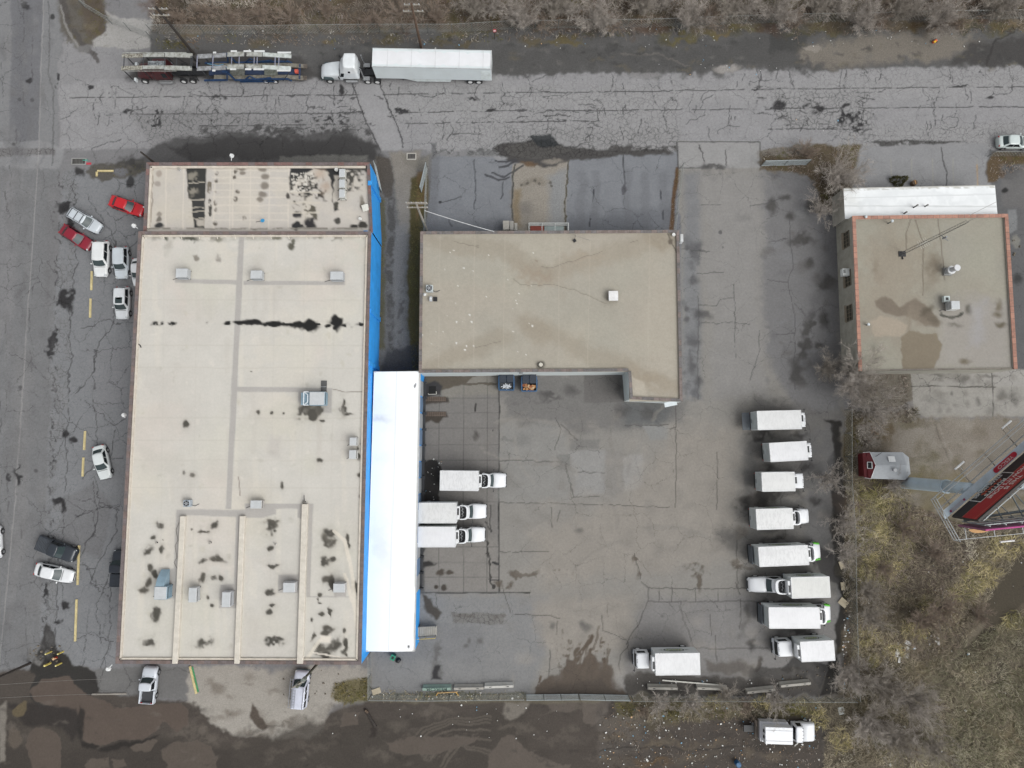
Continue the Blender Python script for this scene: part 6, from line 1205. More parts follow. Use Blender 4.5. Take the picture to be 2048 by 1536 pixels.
# workshop roof
zr2=HR-.2
q=small('turbine_vent','tall round white exhaust stack on the workshop roof','vent',1893,544,zr2); mb=MB(); mb.box((0,0,.15),(1.0,1.0,.3)); mb.build('curb',mat((140,140,138),.6),q); mb=MB(); mb.tube((0,0,.3),(0,0,1.0),.42,.42,18); mb.build('stack',mat((196,200,204),.35,.3),q); mb=MB(); mb.tube((0,0,1.0),(0,0,1.08),.52,.52,20,cap=True); mb.build('collar',mat((226,228,230),.4),q); mb=MB(); mb.tube((0,0,1.08),(0,0,2.1),.30,.30,18); mb.build('throat',mat((190,192,196),.4),q); mb=MB(); mb.tube((0,0,2.1),(0,0,2.2),.42,.38,20); mb.build('rain_cap',mat((222,223,226),.4),q)
q=cooler('white louvred cooler above a sooty ring on the workshop roof',1911,610,zr2,1.1,1.05,1.1,mat((224,226,224),.5),'w',group='workshop roof units'); mb=MB(); mb.box((-.55,.95,.45),(.75,.75,.5)); mb.build('fan_box',mat((200,210,208),.5),q,bevel=.02); mb=MB(); mb.box((-.55,.95,.71),(.35,.35,.02)); mb.build('fan_shade_plate',BLK,q)  # black plate on the fan box paints the shade of its opening
for lab,u,v,zz in (('short white capped pipe inside the northwest coping of workshop',1728,436,.5),('slanting white tipped pipe right of the northwest corner pipe',1776,447,1.0),('pale blue capped pipe in the lower west of workshop roof',1733,650,.5)):
    q=small('roof_vent',lab,'vent',u,v,zr2); mb=MB(); mb.tube((0,0,0),(0,0,zz),.08,.08,8); mb.build('pipe',mat((120,124,126),.5),q); mb=MB(); mb.tube((0,0,zz),(0,0,zz+.12),.2,.14,12); mb.build('cap',mat((214,222,226),.4),q)
q=small('lattice_mast','lattice radio mast with antennas rising from the workshop roof','radio mast',1804,508,zr2)
mh=12.6; mb=MB(); lg=[(.22*math.cos(a),.22*math.sin(a)) for a in (0,2.1,4.2)]
for x,y in lg: mb.tube((x,y,0),(x*.8,y*.8,mh),.028,.022,4)
n=26
for i in range(n):
    for k in range(3): a=lg[k]; b=lg[(k+1)%3]; mb.tube((a[0],a[1],mh*i/n),(b[0],b[1],mh*(i+1)/n),.016,.016,3)
mb.build('lattice',mat((126,124,120),.5,.3),q)
mb=MB(); mb.tube((0,0,3.2),(1.1,.6,3.6),.05,.05,5); 
for i in range(5): x=.25+i*.2; mb.tube((x-.45*.5,x*.55+.5,3.3+i*.07),(x+.3,x*.55-.45,3.3+i*.07),.02,.02,4)
mb.build('yagi_antenna',mat((196,194,186),.5),q)
mb=MB(); mb.path([(0,0,8.0),(.2,-.45,8.2),(.6,-.8,8.3)],.05); mb.tube((.2,-.45,8.0),(.2,-.45,8.7),.12,.12,8); mb.build('side_antenna',mat((150,152,154),.5),q)
mb=MB(); mb.tube((0,-.35,0),(.0,-.7,.12),.09,.09,6); mb.box((0,0,.04),(.9,.7,.08)); mb.build('base_plate',BLK,q)
mb=MB(); mb.tube((0,0,mh),(0,0,mh+2.5),.025,.012,4); mb.build('whip_antenna',mat((160,160,156),.5),q)
# ================================================================== WALL LAMPS
for lab,u,v,du,dv,z in (('round white lamp on an arm over the north wall, above the storehouse',463,311,0,11,5.6),('round white lamp on an arm at the notch between the two blocks',267,451,9,6,6.0),('round white lamp on an arm at the southwest corner of the warehouse',216,1338,9,-9,6.0),('white oval dish lamp on the west wall beside the middle kerbs',247,830,4,6,5.6)):
    p=at(u,v,z); e=at(u+du,v+dv,z)-p; q=thing('wall_lamp',lab,'lamp',(p.x,p.y,z)); mb=MB(); mb.tube((0,0,.04),(e.x,e.y,.05),.05,.05,6); mb.build('arm',mat((222,224,224),.5),q); mb=MB(); mb.tube((0,0,-.12),(0,0,.14),.30,.2,18); mb.build('lamp_shade',mat((236,238,238),.4),q)
# ================================================================== POLES AND WIRES
WD=mat((104,84,70),.9,0,.2,2); WDL=mat((166,160,150),.8,0,.2,2); WDD=mat((62,56,52),.9,0,.2,2); INS=mat((190,194,196),.3)
def pole(label,u,v,hgt,r0=.2,arms=(),m=WD,cans=0,rz=0):
    p=G(u,v,0); q=thing('utility_pole',label,'utility pole',(p.x,p.y,0),rz); mb=MB(); mb.tube((0,0,-.1),(0,0,hgt),r0,r0*.7,12); mb.build('pole',m,q)
    for i,(z,l,off) in enumerate(arms):
        mb=MB(); mb.box((0,off,z),(l,.13,.14)); a=mb.build('crossarm',WDL,q)
        k=int(l/.55)
        for j in range(k+1): mb=MB(); x=-l/2+.1+(l-.2)*j/max(1,k); mb.tube((x,off,z+.07),(x,off,z+.27),.06,.04,6); mb.build('insulator',INS,a)
    for i in range(cans): mb=MB(); x=(-.42,.42,0)[i]; y=(-.1,.1,-.45)[i]; mb.tube((x,y,hgt-2.0),(x,y,hgt-1.1),.26,.26,14); c=mb.build('transformer',mat((132,138,132),.5),q); mb=MB(); mb.tube((x,y,hgt-1.1),(x,y,hgt-.95),.08,.05,6); mb.build('bushing',INS,c)
    return q
pole('leaning looking dark wooden pole at the north fence near the carrier',388,108,10.2,.2,((9.6,2.4,.12),(8.7,2.0,-.12)),WDD)
pole('brown wooden pole with crossarms behind the white semi trailer',843,97,9.6,.19,((7.9,2.6,.15),(9.2,2.0,.15)),WD)
pole('pole with grouped white crossarms and insulators over the grass strip',854,462,10.6,.17,((10.4,2.6,.12),(9.9,2.6,.2),(9.4,2.6,-.1)),WDL)
pole('dark bare pole at the northwest corner of the storehouse',342,352,7.6,.16,(),WDD)
pole('dark pole by the muddy puddle at the lower left edge',61,1326,10,.17,(),WDD)
pole('grey green utility pole with transformers standing over the silver van',641,1321,9.6,.17,((9.2,1.6,.1),),mat((104,106,92),.9,0,.15,2),cans=2,rz=.5)
def wire(label,pts,r,c=(200,202,204),sag=0,name='overhead_wire'):
    q=thing(name,label,'wire',tuple(pts[0])); o=Vector(pts[0]); mb=MB(); a=Vector(pts[0]); b=Vector(pts[-1]); n=14
    mb.path([a.lerp(b,i/n)-Vector((0,0,sag*4*(i/n)*(1-i/n)))-o for i in range(n+1)],r,5); mb.build('cable',mat(c,.5),q)
wire('thick white service drop from the grouped crossarms to the tan building',[G(849,421,10.0),G(988,463,5.0)],.045,sag=.25)
wire('thin wire crossing the orange coping from the mast toward the northeast',[G(1938,431,17.0),G(1992,404,17.0)],.025,(170,168,164))
wire('pale street cable crossing the puddle, upper of two',[G(-30,1372,8.5),G(210,1358,8.5)],.018,(130,126,122),sag=.3)
wire('pale street cable crossing the puddle, lower of two',[G(-30,1398,8.5),G(220,1388,8.5)],.018,(130,126,122),sag=.3)
# ================================================================== FENCES
CL=mat((158,161,158),.5,.3,.1,2); CLD=mat((120,124,122),.6,.2,.1,2)
def fence(label,pts,hgt=1.9,mesh=.42,rail=.026,m=CL,cat='fence',name='chain_link_fence',post=3.2,wr=.011,bottom=False):
    P_=[G(u,v,0) for u,v in pts]; o=P_[0].copy(); q=thing(name,label,cat,tuple(o)); mm=MB(); rl=MB()
    for a,b in zip(P_[:-1],P_[1:]):
        d=b-a; L_=d.length; n=max(1,round(L_/post)); 
        for i in range(n+1 if b is P_[-1] else n):
            p=a+d*(i/n)-o; mb=MB(); mb.tube((p.x,p.y,0),(p.x,p.y,hgt+.05),.045,.045,6); mb.build('post',CLD,q)
        e=d/L_; rl.tube(tuple(a-o+Vector((0,0,hgt))),tuple(b-o+Vector((0,0,hgt))),rail,rail,6)
        if bottom: rl.tube(tuple(a-o+Vector((0,0,.12))),tuple(b-o+Vector((0,0,.12))),rail,rail,6)
        k=int(L_/mesh); 
        for i in range(-int(hgt/mesh),k):
            for s in (0,1):
                t0,t1=i*mesh,i*mesh+hgt; z0,z1=0.05,hgt
                if t0<0: z0=-t0; t0=0
                if t1>L_: z1=hgt-(t1-L_); t1=L_
                if t1<=t0: continue
                if s: z0,z1=hgt-z0,hgt-z1
                mm.tube(tuple(a-o+e*t0+Vector((0,0,z0))),tuple(a-o+e*t1+Vector((0,0,z1))),wr,wr,3,cap=False)
    rl.build('top_rail',m,q); mm.build('wire_mesh',m,q); return q
fence('long chain link fence between the brush and the north verge',[(306,66),(512,68),(640,66),(760,65),(905,65),(1024,58),(1300,55),(1536,46),(1740,42),(1900,38),(2130,36)])
fence('sagging chain link fence at the upper left corner by the concrete pad',[(164,-20),(172,16),(225,48),(262,62),(306,80)])
fence('chain link fence along the east edge of the truck yard',[(1690,820),(1690,960),(1697,1060),(1699,1200),(1703,1330),(1706,1392)],1.9)
fence('chain link fence with bent rail along the south edge of the yard',[(742,1390),(850,1391),(1048,1389)],1.9,rail=.05)
fence('chain link fence running east from the sliding gates',[(1262,1392),(1450,1392),(1560,1393),(1700,1394)],1.9)
fence('short chain link fence beside the warehouse southeast corner',[(742,1304),(742,1390)],1.9)
fence('chain link fence on the grass strip west of the paved lot',[(855,338),(853,400),(851,470)],1.8)
fence('low fence strip dividing the paved lot from the driveway',[(1363,334),(1355,395),(1346,470)],1.5)
fence('short chain link stub beside the weathered east roadside',[(1975,313),(2080,312)],1.6)
fence('chain link panel beside the workshop, below the bare tree',[(1668,378),(1668,455)],1.9)
def gate(label,pts,hgt=2.0,dense=.22,name='sliding_gate',c=(170,178,180)):
    m=mat(c,.5,.3,.08,2); q=fence(label,pts,hgt,mesh=dense,rail=.05,m=m,cat='gate',name=name,post=2.6,wr=.016,bottom=True); return q
gate('west half of the galvanised sliding gate at the mud fan',[(1052,1389),(1156,1388)]); gate('east half of the galvanised sliding gate at the mud fan',[(1158,1388),(1256,1390)])
gate('open chain link gate leaf leaning over the grass strip',[(855,336),(843,385)],1.9,.22); gate('galvanised gate leaf in the weeds beside the bare tree',[(1522,332),(1612,330)],1.7,.16)
gate('narrow gate leaf beside the storehouse blue corner',[(752,332),(764,385)],1.8,.22)
# ================================================================== KERBS, BARRIERS, BOLLARDS
YEL=mat((216,200,150),.8,0,.14,2)
def kerb(label,a,b,w=.3,hgt=.16,m=YEL,name='parking_kerb',cat='kerb',group='yellow parking kerbs'):
    A=G(*a,hgt);B_=G(*b,hgt); c=(A+B_)/2; d=B_-A; q=thing(name,label,cat,(c.x,c.y,0),math.atan2(d.y,d.x),group); L_=d.length
    mb=MB(); mb.add([(x,y,z) for x in (-L_/2,L_/2) for y,z in ((-w/2,0),(-w*.32,hgt),(w*.32,hgt),(w/2,0))],[(0,1,2,3),(7,6,5,4),(0,4,5,1),(1,5,6,2),(2,6,7,3),(3,7,4,0)]); mb.build('kerb_block',m,q,bevel=.015)
    for s in (-1,1): mb=MB(); mb.tube((s*L_*.36,0,hgt-.01),(s*L_*.36,0,hgt+.012),.03,.03,8); mb.build('anchor_bolt',DGY,q)
    return q
kerb('yellow parking kerb below the big white sport utility vehicle',(182.5,542),(181.5,580)); kerb('yellow parking kerb one below the topmost upright one',(180,597),(179,635))
kerb('yellow parking kerb just above and left of the lone sedan',(169,862),(167,900)); kerb('yellow parking kerb just left of the lone sedan',(165.5,915),(164,953))
kerb('long yellow parking kerb at the nose of the dark pickup',(157,1091),(154,1170)); kerb('long yellow parking kerb at the bottom of the strip',(152,1199),(149,1283))
kerb('short horizontal yellow kerb near the warehouse northwest corner',(194,341),(226,341)); kerb('stub end of the yellow corner kerb',(192.5,343),(192.5,352))
q=kerb('cracked yellow and green timber kerb beside the two tone pickup',(379,1333),(392,1388),.34); mb=MB(); mb.box((0,.28,.06),(3.2,.16,.1)); mb.build('green_edge',mat((70,150,100),.7),q)
kerb('weathered grey kerb half sunk at the edge of the big puddle',(183,1389),(252,1388),.25,.14,mat((160,154,146),.9),group=None)
CON=mat((178,174,166),.9,0,.1,1.2)
def barrier(label,a,b,top=1.0,m=CON,w0=.62):
    A=G(*a,.6);B_=G(*b,.6); c=(A+B_)/2; d=B_-A; q=thing('concrete_barrier',label,'barrier',(c.x,c.y,0),math.atan2(d.y,d.x),'concrete barriers along the south fence'); L_=d.length
    pr=[(-w0/2,0),(-w0/2,.12),(-w0*.3,.38),(-w0*.2,top*.75),(w0*.2,top*.75),(w0*.3,.38),(w0/2,.12),(w0/2,0)]
    mb=MB(); n=len(pr); mb.grid([[(x,y,z) for y,z in pr] for x in (-L_/2,L_/2)],close=True); mb.f+= [tuple(range(n)),tuple(range(n,2*n))]; mb.build('barrier_body',m,q,bevel=.02)
    for s in (-.3,.3): mb=MB(); mb.box((s*L_,0,top*.75+.01),(.3,.08,.03)); mb.build('lifting_slot',DGY,q)
    return q
q=barrier('graffitied concrete barrier with dark green letters, leftmost of its row',(845,1378),(902,1377),m=mat((150,172,160),.9,0,.1),w0=.75)
barrier('plain grey concrete barrier between the graffitied one and the pale one',(908,1377),(967,1376),w0=.7); barrier('palest concrete barrier with a chipped top, third in the west row',(969,1374),(1027,1372),m=mat((204,202,196),.9),w0=.7)
barrier('concrete barrier just right of the muddy drive',(1296,1376),(1355,1377),w0=.72); barrier('concrete barrier in the middle of the east row under bare twigs',(1394,1376),(1455,1378),w0=.72)
barrier('slightly tilted concrete barrier lying in the shrubs',(1494,1385),(1550,1379),w0=.7); barrier('rightmost concrete barrier, tilted beside the wet corner',(1561,1372),(1621,1366),w0=.72)
def text(root,s_,size,loc,rot,m,name='lettering',ext=.004,sx=1,align='CENTER'):
    cu=bpy.data.curves.new(name,'FONT'); cu.body=s_; cu.size=size; cu.extrude=ext; cu.align_x=align; cu.align_y='CENTER'
    o=bpy.data.objects.new(name+'_src',cu); COL.objects.link(o); dg=bpy.context.evaluated_depsgraph_get(); me=bpy.data.meshes.new_from_object(o.evaluated_get(dg)); bpy.data.objects.remove(o)
    me.materials.clear(); me.materials.append(m); t=bpy.data.objects.new(name,me); COL.objects.link(t); t.parent=root; t.location=loc; t.rotation_euler=rot; t.scale=(sx,1,1); return t
text(q,'MIROR',.5,(0,0,.762),(0,0,PI),mat((24,66,56),.8),ext=.006,sx=1.75)
q=thing('sawhorse','orange wooden rail with splayed feet lying behind the graffitied barrier','sawhorse',tuple(G(895,1384,0))); mb=MB(); mb.path([(-1.3,0,.4),(1.3,.15,.42)],.06,4); mb.build('rail',mat((216,176,120),.8),q)
for s in (-1,1): mb=MB(); mb.path([(s*1.1,.1,.4),(s*1.1+.35*s*(1 if s<0 else 1),-.45,.02)],.05,4); mb.build('leg',mat((226,178,84),.8),q)
BY=mat((222,202,110),.7,0,.1)
for lab,u,v in (('northwest','',0),) [:0]: pass
for i,(u,v) in enumerate(((103,1303),(127,1303),(101,1326),(123,1326))):
    p=G(u,v,0); q=thing('bollard',['yellow bollard northwest of the red hydrant','yellow bollard northeast of the red hydrant','thick yellow bollard southwest of the red hydrant','yellow bollard southeast of the red hydrant'][i],'bollard',(p.x,p.y,0),0,'yellow bollards around the hydrant'); mb=MB(); mb.tube((0,0,0),(0,0,1.15),.1 if i!=2 else .13,.1 if i!=2 else .13,12); mb.build('pipe',BY,q); mb=MB(); mb.tube((0,0,1.15),(0,0,1.22),.1,.04,12); mb.build('cap',mat((232,222,160),.7),q)
p=G(113,1315,0); q=thing('fire_hydrant','red fire hydrant standing in mud between four yellow bollards','hydrant',(p.x,p.y,0)); HR_=mat((196,60,46),.5)
mb=MB(); mb.tube((0,0,0),(0,0,.62),.15,.13,14); mb.build('barrel',HR_,q); mb=MB(); mb.tube((0,0,.62),(0,0,.78),.17,.05,14); mb.build('bonnet',mat((226,190,150),.5),q); mb=MB(); mb.tube((-.26,0,.45),(.26,0,.45),.08,.08,8); mb.build('nozzle',mat((220,180,140),.5),q)
# storm drains
for lab,u,v,c in (('concrete storm drain inlet beside the street with sprayed teal marks',158,323,(150,150,148)),('white rimmed storm drain at the head of the alley',823,313,(184,180,172))):
    p=G(u,v,0); q=thing('storm_drain',lab,'drain',(p.x,p.y,0)); mb=MB()
    for y in (-.42,.42): mb.box((0,y,.03),(2.0 if 'sprayed' in lab else 1.3,.14,.1))
    for x in ((-.95,.95) if 'sprayed' in lab else (-.6,.6)): mb.box((x,0,.03),(.14,.72,.1))
    mb.build('rim',mat(c,.9),q); mb=MB(); mb.box((0,0,.012),(1.8 if 'sprayed' in lab else 1.1,.75,.02)); gt=mb.build('grate',mat((70,68,66),.8),q)
    mb=MB(); [mb.box((-.5+.2*i,0,.035),(.05,.74,.03)) for i in range(6)]; mb.build('bar',mat((110,108,104),.7),gt)
    if 'sprayed' in lab: mb=MB(); mb.box((.9,.15,.087),(.7,.12,.006)); mb.build('paint_mark',mat((70,170,150),.8),q); mb=MB(); mb.box((1.3,-.3,.012),(.8,.3,.012)); mb.build('paint_mark',mat((190,60,76),.8),q)
# signs
p=G(990,78,0); q=thing('warning_sign','small red and white sign on a post at the north fence','sign',(p.x,p.y,0)); mb=MB(); mb.tube((0,0,0),(0,0,2.0),.05,.05,6); mb.build('post',mat((70,60,54),.7),q); mb=MB(); mb.box((0,-.06,2.0),(.42,.03,.5),rx=-.2); mb.build('sign_panel',mat((206,80,84),.5),q); mb=MB(); mb.box((0,-.085,2.0),(.3,.01,.2),rx=-.2); mb.build('sign_field',mat((236,236,236),.5),q)
p=G(1825,368,0); q=thing('planter','round rusty barrel planter by the white annex','planter',(p.x,p.y,0)); mb=MB(); mb.tube((0,0,0),(0,0,.6),.36,.36,18); mb.build('tub',mat((128,104,84),.8),q); mb=MB(); mb.tube((0,0,.6),(0,0,.63),.29,.29,18); mb.build('soil',mat((110,92,76),.9),q); mb=MB(); mb.box((0,0,.66),(.08,.55,.05),rz=.2); mb.build('handle',mat((214,160,96),.7),q)
# manhole at the NW pad etc handled in paint; drain pit by dock
p=G(865,780,0); q=thing('sump_pit','dark open pit with an angled metal edge beside the dock wall','pit',(p.x,p.y,0)); mb=MB(); mb.box((0,0,.03),(.95,1.0,.05)); mb.build('pit_shade_plate',mat((22,22,22),.9),q); mb=MB(); mb.path([(-.55,-.45,.1),(-.5,-.6,.1),(.55,-.55,.1),(.5,-.2,.1)],.06,4); mb.build('pit_edge',mat((190,188,180),.6),q)  # flat near-black plate paints the shade down in the pit
for i,(a,b,v) in enumerate(((848,892,798),(848,892,828))):
    A=G(a,v,.03);B_=G(b,v,.03); q=thing('drain_grate',['long rusty floor grate beside the dock, upper one','long rusty floor grate beside the dock, lower one'][i],'drain',((A.x+B_.x)/2,A.y,0)); l=(B_-A).length; mb=MB(); mb.box((0,0,.02),(l,.62,.03)); mb.build('grate_plate',mat((84,74,66),.9,0,.2,3),q); mb=MB()
    for k in range(int(l/.24)): mb.box((-l/2+.14+k*.24,0,.045),(.06,.6,.02))
    for y in (-.2,0,.2): mb.box((0,y,.048),(l*.96,.05,.02))
    mb.build('grate_bar',mat((112,98,88),.8),q)
# ================================================================== DUMPSTERS AND YARD OBJECTS
DB=mat((30,66,108),.5,0,.12); DD=mat((34,44,58),.6)
def dumpster(label,u,v,fill):
    p=G(u,v,0); q=thing('dumpster',label,'dumpster',(p.x,p.y,0)); w,d,hh=1.9,1.9,1.3
    mb=MB(); t=.05
    for c,s in (((0,-d/2,hh/2),(w,t,hh)),((0,d/2,hh/2+.05),(w,t,hh+.1)),((-w/2,0,hh/2),(t,d-t,hh)),((w/2,0,hh/2),(t,d-t,hh))): mb.box(c,s)
    mb.box((0,0,.08),(w-.06,d-.06,.08)); mb.build('bin_body',DB,q)
    mb=MB(); mb.box((0,-d/2-.02,hh),(w+.12,.1,.09)); mb.box((-w/2-.02,0,hh),(.1,d,.09)); mb.box((w/2+.02,0,hh),(.1,d,.09)); mb.build('rim',mat((70,110,150),.5),q)
    mb=MB(); mb.box((-w*.24,d*.3,hh+.14),(w*.46,d*.62,.06),rx=.1); mb.build('lid',DD,q,bevel=.015); mb=MB(); mb.box((w*.25,d*.34,hh+.17),(w*.46,d*.66,.06),rx=.12); mb.build('lid',DD,q,bevel=.015)
    for s in (-1,1): mb=MB(); mb.box((s*(w/2+.09),0,.9),(.14,d*.6,.16)); mb.build('fork_pocket',DB,q)
    r_=random.Random(u)
    if fill=='white':
        o=thing('scrap_strips','heap of tangled white strips inside the left dumpster','scrap',(p.x,p.y-.45,.12))
        for i in range(26):
            a=r_.uniform(0,PI); l=r_.uniform(.3,.75); x,y=r_.uniform(-.45,.45),r_.uniform(-.2,.2); z=.9+r_.uniform(0,.35); mb=MB(); mb.box((x,y,z),(l,.07,.04),rz=a,ry=r_.uniform(-.3,.3)); mb.build('strip',mat((226,230,236),.5),o)
        mb=MB(); mb.box((0,0,.45),(1.7,.9,.9)); mb.build('heap_base',mat((80,84,90),.9),o)
    else:
        o=thing('cardboard_waste','crumpled brown boxes and scraps inside the right dumpster','rubbish',(p.x,p.y-.45,.12)); mb=MB(); mb.box((0,0,.42),(1.7,.9,.84)); mb.build('heap_base',mat((60,46,36),.9),o)
        for i in range(18): mb=MB(); mb.box((r_.uniform(-.7,.7),r_.uniform(-.35,.3),.95+r_.uniform(0,.15)),(r_.uniform(.2,.45),r_.uniform(.2,.4),.12),rz=r_.uniform(0,3),ry=r_.uniform(-.3,.3)); mb.build('box',mat(r_.choice(((190,140,96),(160,110,72),(206,176,140),(150,90,60))),.9),o)
dumpster('blue dumpster with white scrap strips, left of the pair',1013,767,'white'); dumpster('blue dumpster with brown rubbish, right of the pair',1058,769,'brown')
p=G(788,1311,0); q=thing('trash_can','small green wheeled bin south of the white dock roof','bin',(p.x,p.y,0),-.4); mb=MB(); mb.box((0,0,.45),(.5,.55,.9),taper=1.15); mb.build('bin_body',mat((30,110,84),.6),q,bevel=.03); mb=MB(); mb.box((0,0,.93),(.6,.66,.06)); mb.build('lid',mat((40,150,116),.6),q,bevel=.02); mb=MB(); mb.box((0,0,.965),(.3,.34,.02)); mb.build('lid_shade_patch',BLK,q)  # black patch on the lid paints the shade of a recess
p=G(797,1320,0); q=thing('rubbish_bag','black bag slumped beside the green bin','bag',(p.x,p.y,0),.5); mb=MB(); mb.grid([[(math.cos(2*PI*i/10)*r_*(1+.2*math.sin(i*3)),math.sin(2*PI*i/10)*r_*.8,z) for i in range(10)] for r_,z in ((.3,0),(.38,.15),(.34,.35),(.16,.5),(.03,.52))],close=True); mb.build('sack',BLK,q,smooth=True)
p=G(1473,1524,0); q=thing('plastic_drum','blue plastic drum standing in the littered vacant lot','drum',(p.x,p.y,0)); mb=MB(); mb.tube((0,0,0),(0,0,.88),.32,.32,20); mb.build('barrel_wall',mat((48,104,150),.5),q,bevel=.04); 
for z in (.3,.6): mb=MB(); mb.tube((0,0,z),(0,0,z+.05),.345,.345,20); mb.build('hoop',mat((40,90,136),.5),q)
mb=MB(); mb.tube((.15,.1,.88),(.15,.1,.92),.05,.05,8); mb.build('bung',BLK,q)
p=G(1868,84,0); q=thing('ride_on_toy','bright orange and yellow toy lying on the gravel verge','toy',(p.x,p.y,0),.6); mb=MB(); mb.box((0,0,.25),(.75,.4,.3),taper=.7); mb.build('toy_body',mat((232,96,40),.5),q,bevel=.08,seg=2); mb=MB(); mb.box((-.25,-.1,.45),(.35,.28,.12)); mb.build('seat',mat((240,190,50),.5),q,bevel=.03)
for s in (-1,1): mb=MB(); mb.tube((.28,s*.22,.12),(.28,s*.28,.12),.12,.12,10); mb.build('toy_wheel',BLK,q)
for lab,u,v,w_,d_,rz in (('flat tan cardboard sheet on the grass in the southwest yard corner',753,1382,1.1,.7,.3),('white pallet board leaning beside the small tan post',1682,1421,.8,.9,.2),('tan flattened slab by the east truck row, right of facing truck',1686,1205,1.2,.9,-.7),('broken tan slab in the weeds, upper of two',1683,1130,.6,1.0,.3),('broken tan slab above the leaning tan slab',1685,1172,.5,1.0,.1)):
    p=G(u,v,0); q=thing('scrap_board',lab,'board',(p.x,p.y,0),rz); mb=MB(); mb.box((0,0,.09),(w_,d_,.07),ry=.05); mb.build('board_sheet',mat((196,184,160) if 'white' not in lab else (224,228,226),.9),q,bevel=.02); mb=MB(); mb.box((w_*.1,0,.045),(w_*.8,.1,.06)); mb.build('batten',mat((150,134,112),.9),q)
A=G(1325,1361,.3);B_=G(1437,1370,.25); d=B_-A; q=thing('steel_beam','long thin red edged steel beam lying behind the east barriers','beam',((A.x+B_.x)/2,(A.y+B_.y)/2,0),math.atan2(d.y,d.x)); mb=MB(); mb.box((0,0,.2),(d.length,.16,.06)); mb.build('flange',mat((212,210,202),.6),q); mb=MB(); mb.box((0,-.02,.1),(d.length,.04,.14)); mb.build('web',mat((176,90,74),.7),q)
for i,(a,b) in enumerate((((1588,1478),(1596,1488)),)):
    A=G(1589,1492,.2);B_=G(1597,1483,.2); d=B_-A; q=thing('loose_pipe','short pale pipe propped beside the service truck cab','pipe',((A.x+B_.x)/2,(A.y+B_.y)/2,0),math.atan2(d.y,d.x)); mb=MB(); mb.tube((-d.length/2,0,.2),(d.length/2,0,.3),.07,.07,8); mb.build('pipe_length',mat((222,222,216),.5),q); mb=MB(); mb.tube((d.length/2-.1,0,.28),(d.length/2+.02,0,.3),.1,.1,8); mb.build('coupling',DGY,q)
# fallen timber in the mud
A=G(731,1420,.15);B_=G(750,1455,.15); d=B_-A; q=thing('fallen_timber','dark rotten timber lying in the mud south of the fence corner','timber',((A.x+B_.x)/2,(A.y+B_.y)/2,0),math.atan2(d.y,d.x)); mb=MB(); mb.tube((-d.length/2,0,.1),(d.length/2,.1,.12),.16,.2,7); mb.build('log',WDD,q); mb=MB(); mb.box((-d.length/2+.2,.1,.3),(.5,.25,.2),rz=.3); mb.build('splinter',mat((100,84,70),.9),q)
# ================================================================== SHED AND BILLBOARD
SHR=mat((108,28,36),.6,0,.1,1); SHG=mat((176,180,184),.7,0,.05,3)
# trailer-like shed: octagonal roof
c0=[(1716,909),(1722,906),(1786,903),(1798,915),(1799,945),(1790,953),(1727,957),(1719,956)]
zt=2.6; p=G(1757,931,0); q=thing('hut','small hut with faceted grey roof and dark red gable end','hut',(p.x,p.y,0)); o=Vector(q.location)
lo=[(-2.9,1.75),(2.0,1.75),(2.75,1.1),(2.8,-1.0),(2.1,-1.75),(-2.9,-1.55)]
hi=[(x*.99+.0,y*.99) for x,y in lo]
mb=MB(); n=len(lo); mb.add([(x*.92,y*.9,0) for x,y in lo]+[(x*.92,y*.9,2.3) for x,y in lo],[(i,(i+1)%n,n+(i+1)%n,n+i) for i in range(n)]); mb.build('wall',SHR,q)
mb=MB(); rx=-2.05; v=[(x,y,2.3) for x,y in lo]; v[0]=(-1.75,1.72,2.32); v[5]=(-1.75,-1.6,2.32); v+=[(rx,.2,3.05),(1.9,.25,3.0),(rx+.6,.9,2.75)]
mb.add([(-2.3,1.75,2.35),(1.9,1.75,2.35),(2.7,1.1,2.3),(2.8,-1.0,2.3),(2.1,-1.75,2.3),(-2.3,-1.6,2.32),(-2.0,.1,3.1),(2.0,.15,2.95)],[(0,1,7,6),(1,2,7),(2,3,7),(3,4,7),(4,5,6,7)]); mb.build('roof',SHG,q)
mb=MB(); mb.add([(-3.0,1.7,1.9),(-2.3,1.75,2.35),(-2.0,.1,3.1),(-2.3,-1.6,2.32),(-2.9,-1.5,1.9),(-3.0,.1,2.0)],[(0,1,2,5),(5,2,3,4)]); mb.build('gable',SHR,q)
mb=MB(); mb.path([(-2.98,1.7,1.95),(-2.3,1.78,2.4),(-2.0,.1,3.14),(-2.3,-1.62,2.36),(-2.88,-1.5,1.95)],.035,4); mb.build('bargeboard',mat((236,238,238),.5),q)
mb=MB(); mb.box((-2.5,.1,2.62),(.45,.8,.05),ry=-.85); w_=mb.build('window',GLD,q); mb=MB(); mb.path([(-2.7,.5,2.42),(-2.7,-.3,2.42),(-2.34,-.3,2.84),(-2.34,.5,2.84),(-2.7,.5,2.42)],.05,4); mb.build('window_frame',mat((236,238,238),.5),w_)
mb=MB(); mb.box((.2,.9,2.85),(.85,.75,.1),rx=-.35); mb.build('skylight',mat((236,238,238),.3),q,bevel=.03); mb=MB(); mb.tube((.35,-.5,2.8),(.35,-.5,3.25),.14,.14,12); fl_=mb.build('flue',mat((150,152,154),.5),q); mb=MB(); mb.tube((.35,-.5,3.25),(.35,-.5,3.33),.26,.2,14); mb.build('flue_cap',MTL,fl_); mb=MB(); mb.path([(-1.7,1.2,2.6),(-.9,1.7,2.6)],.03); mb.build('lamp_arm',BLK,q)
mb=MB(); [mb.box((x,y,.15),(.5,.2,.3)) for x in (-1.5,1.5) for y in (-1.2,1.2)]; mb.build('skid',DGY,q)
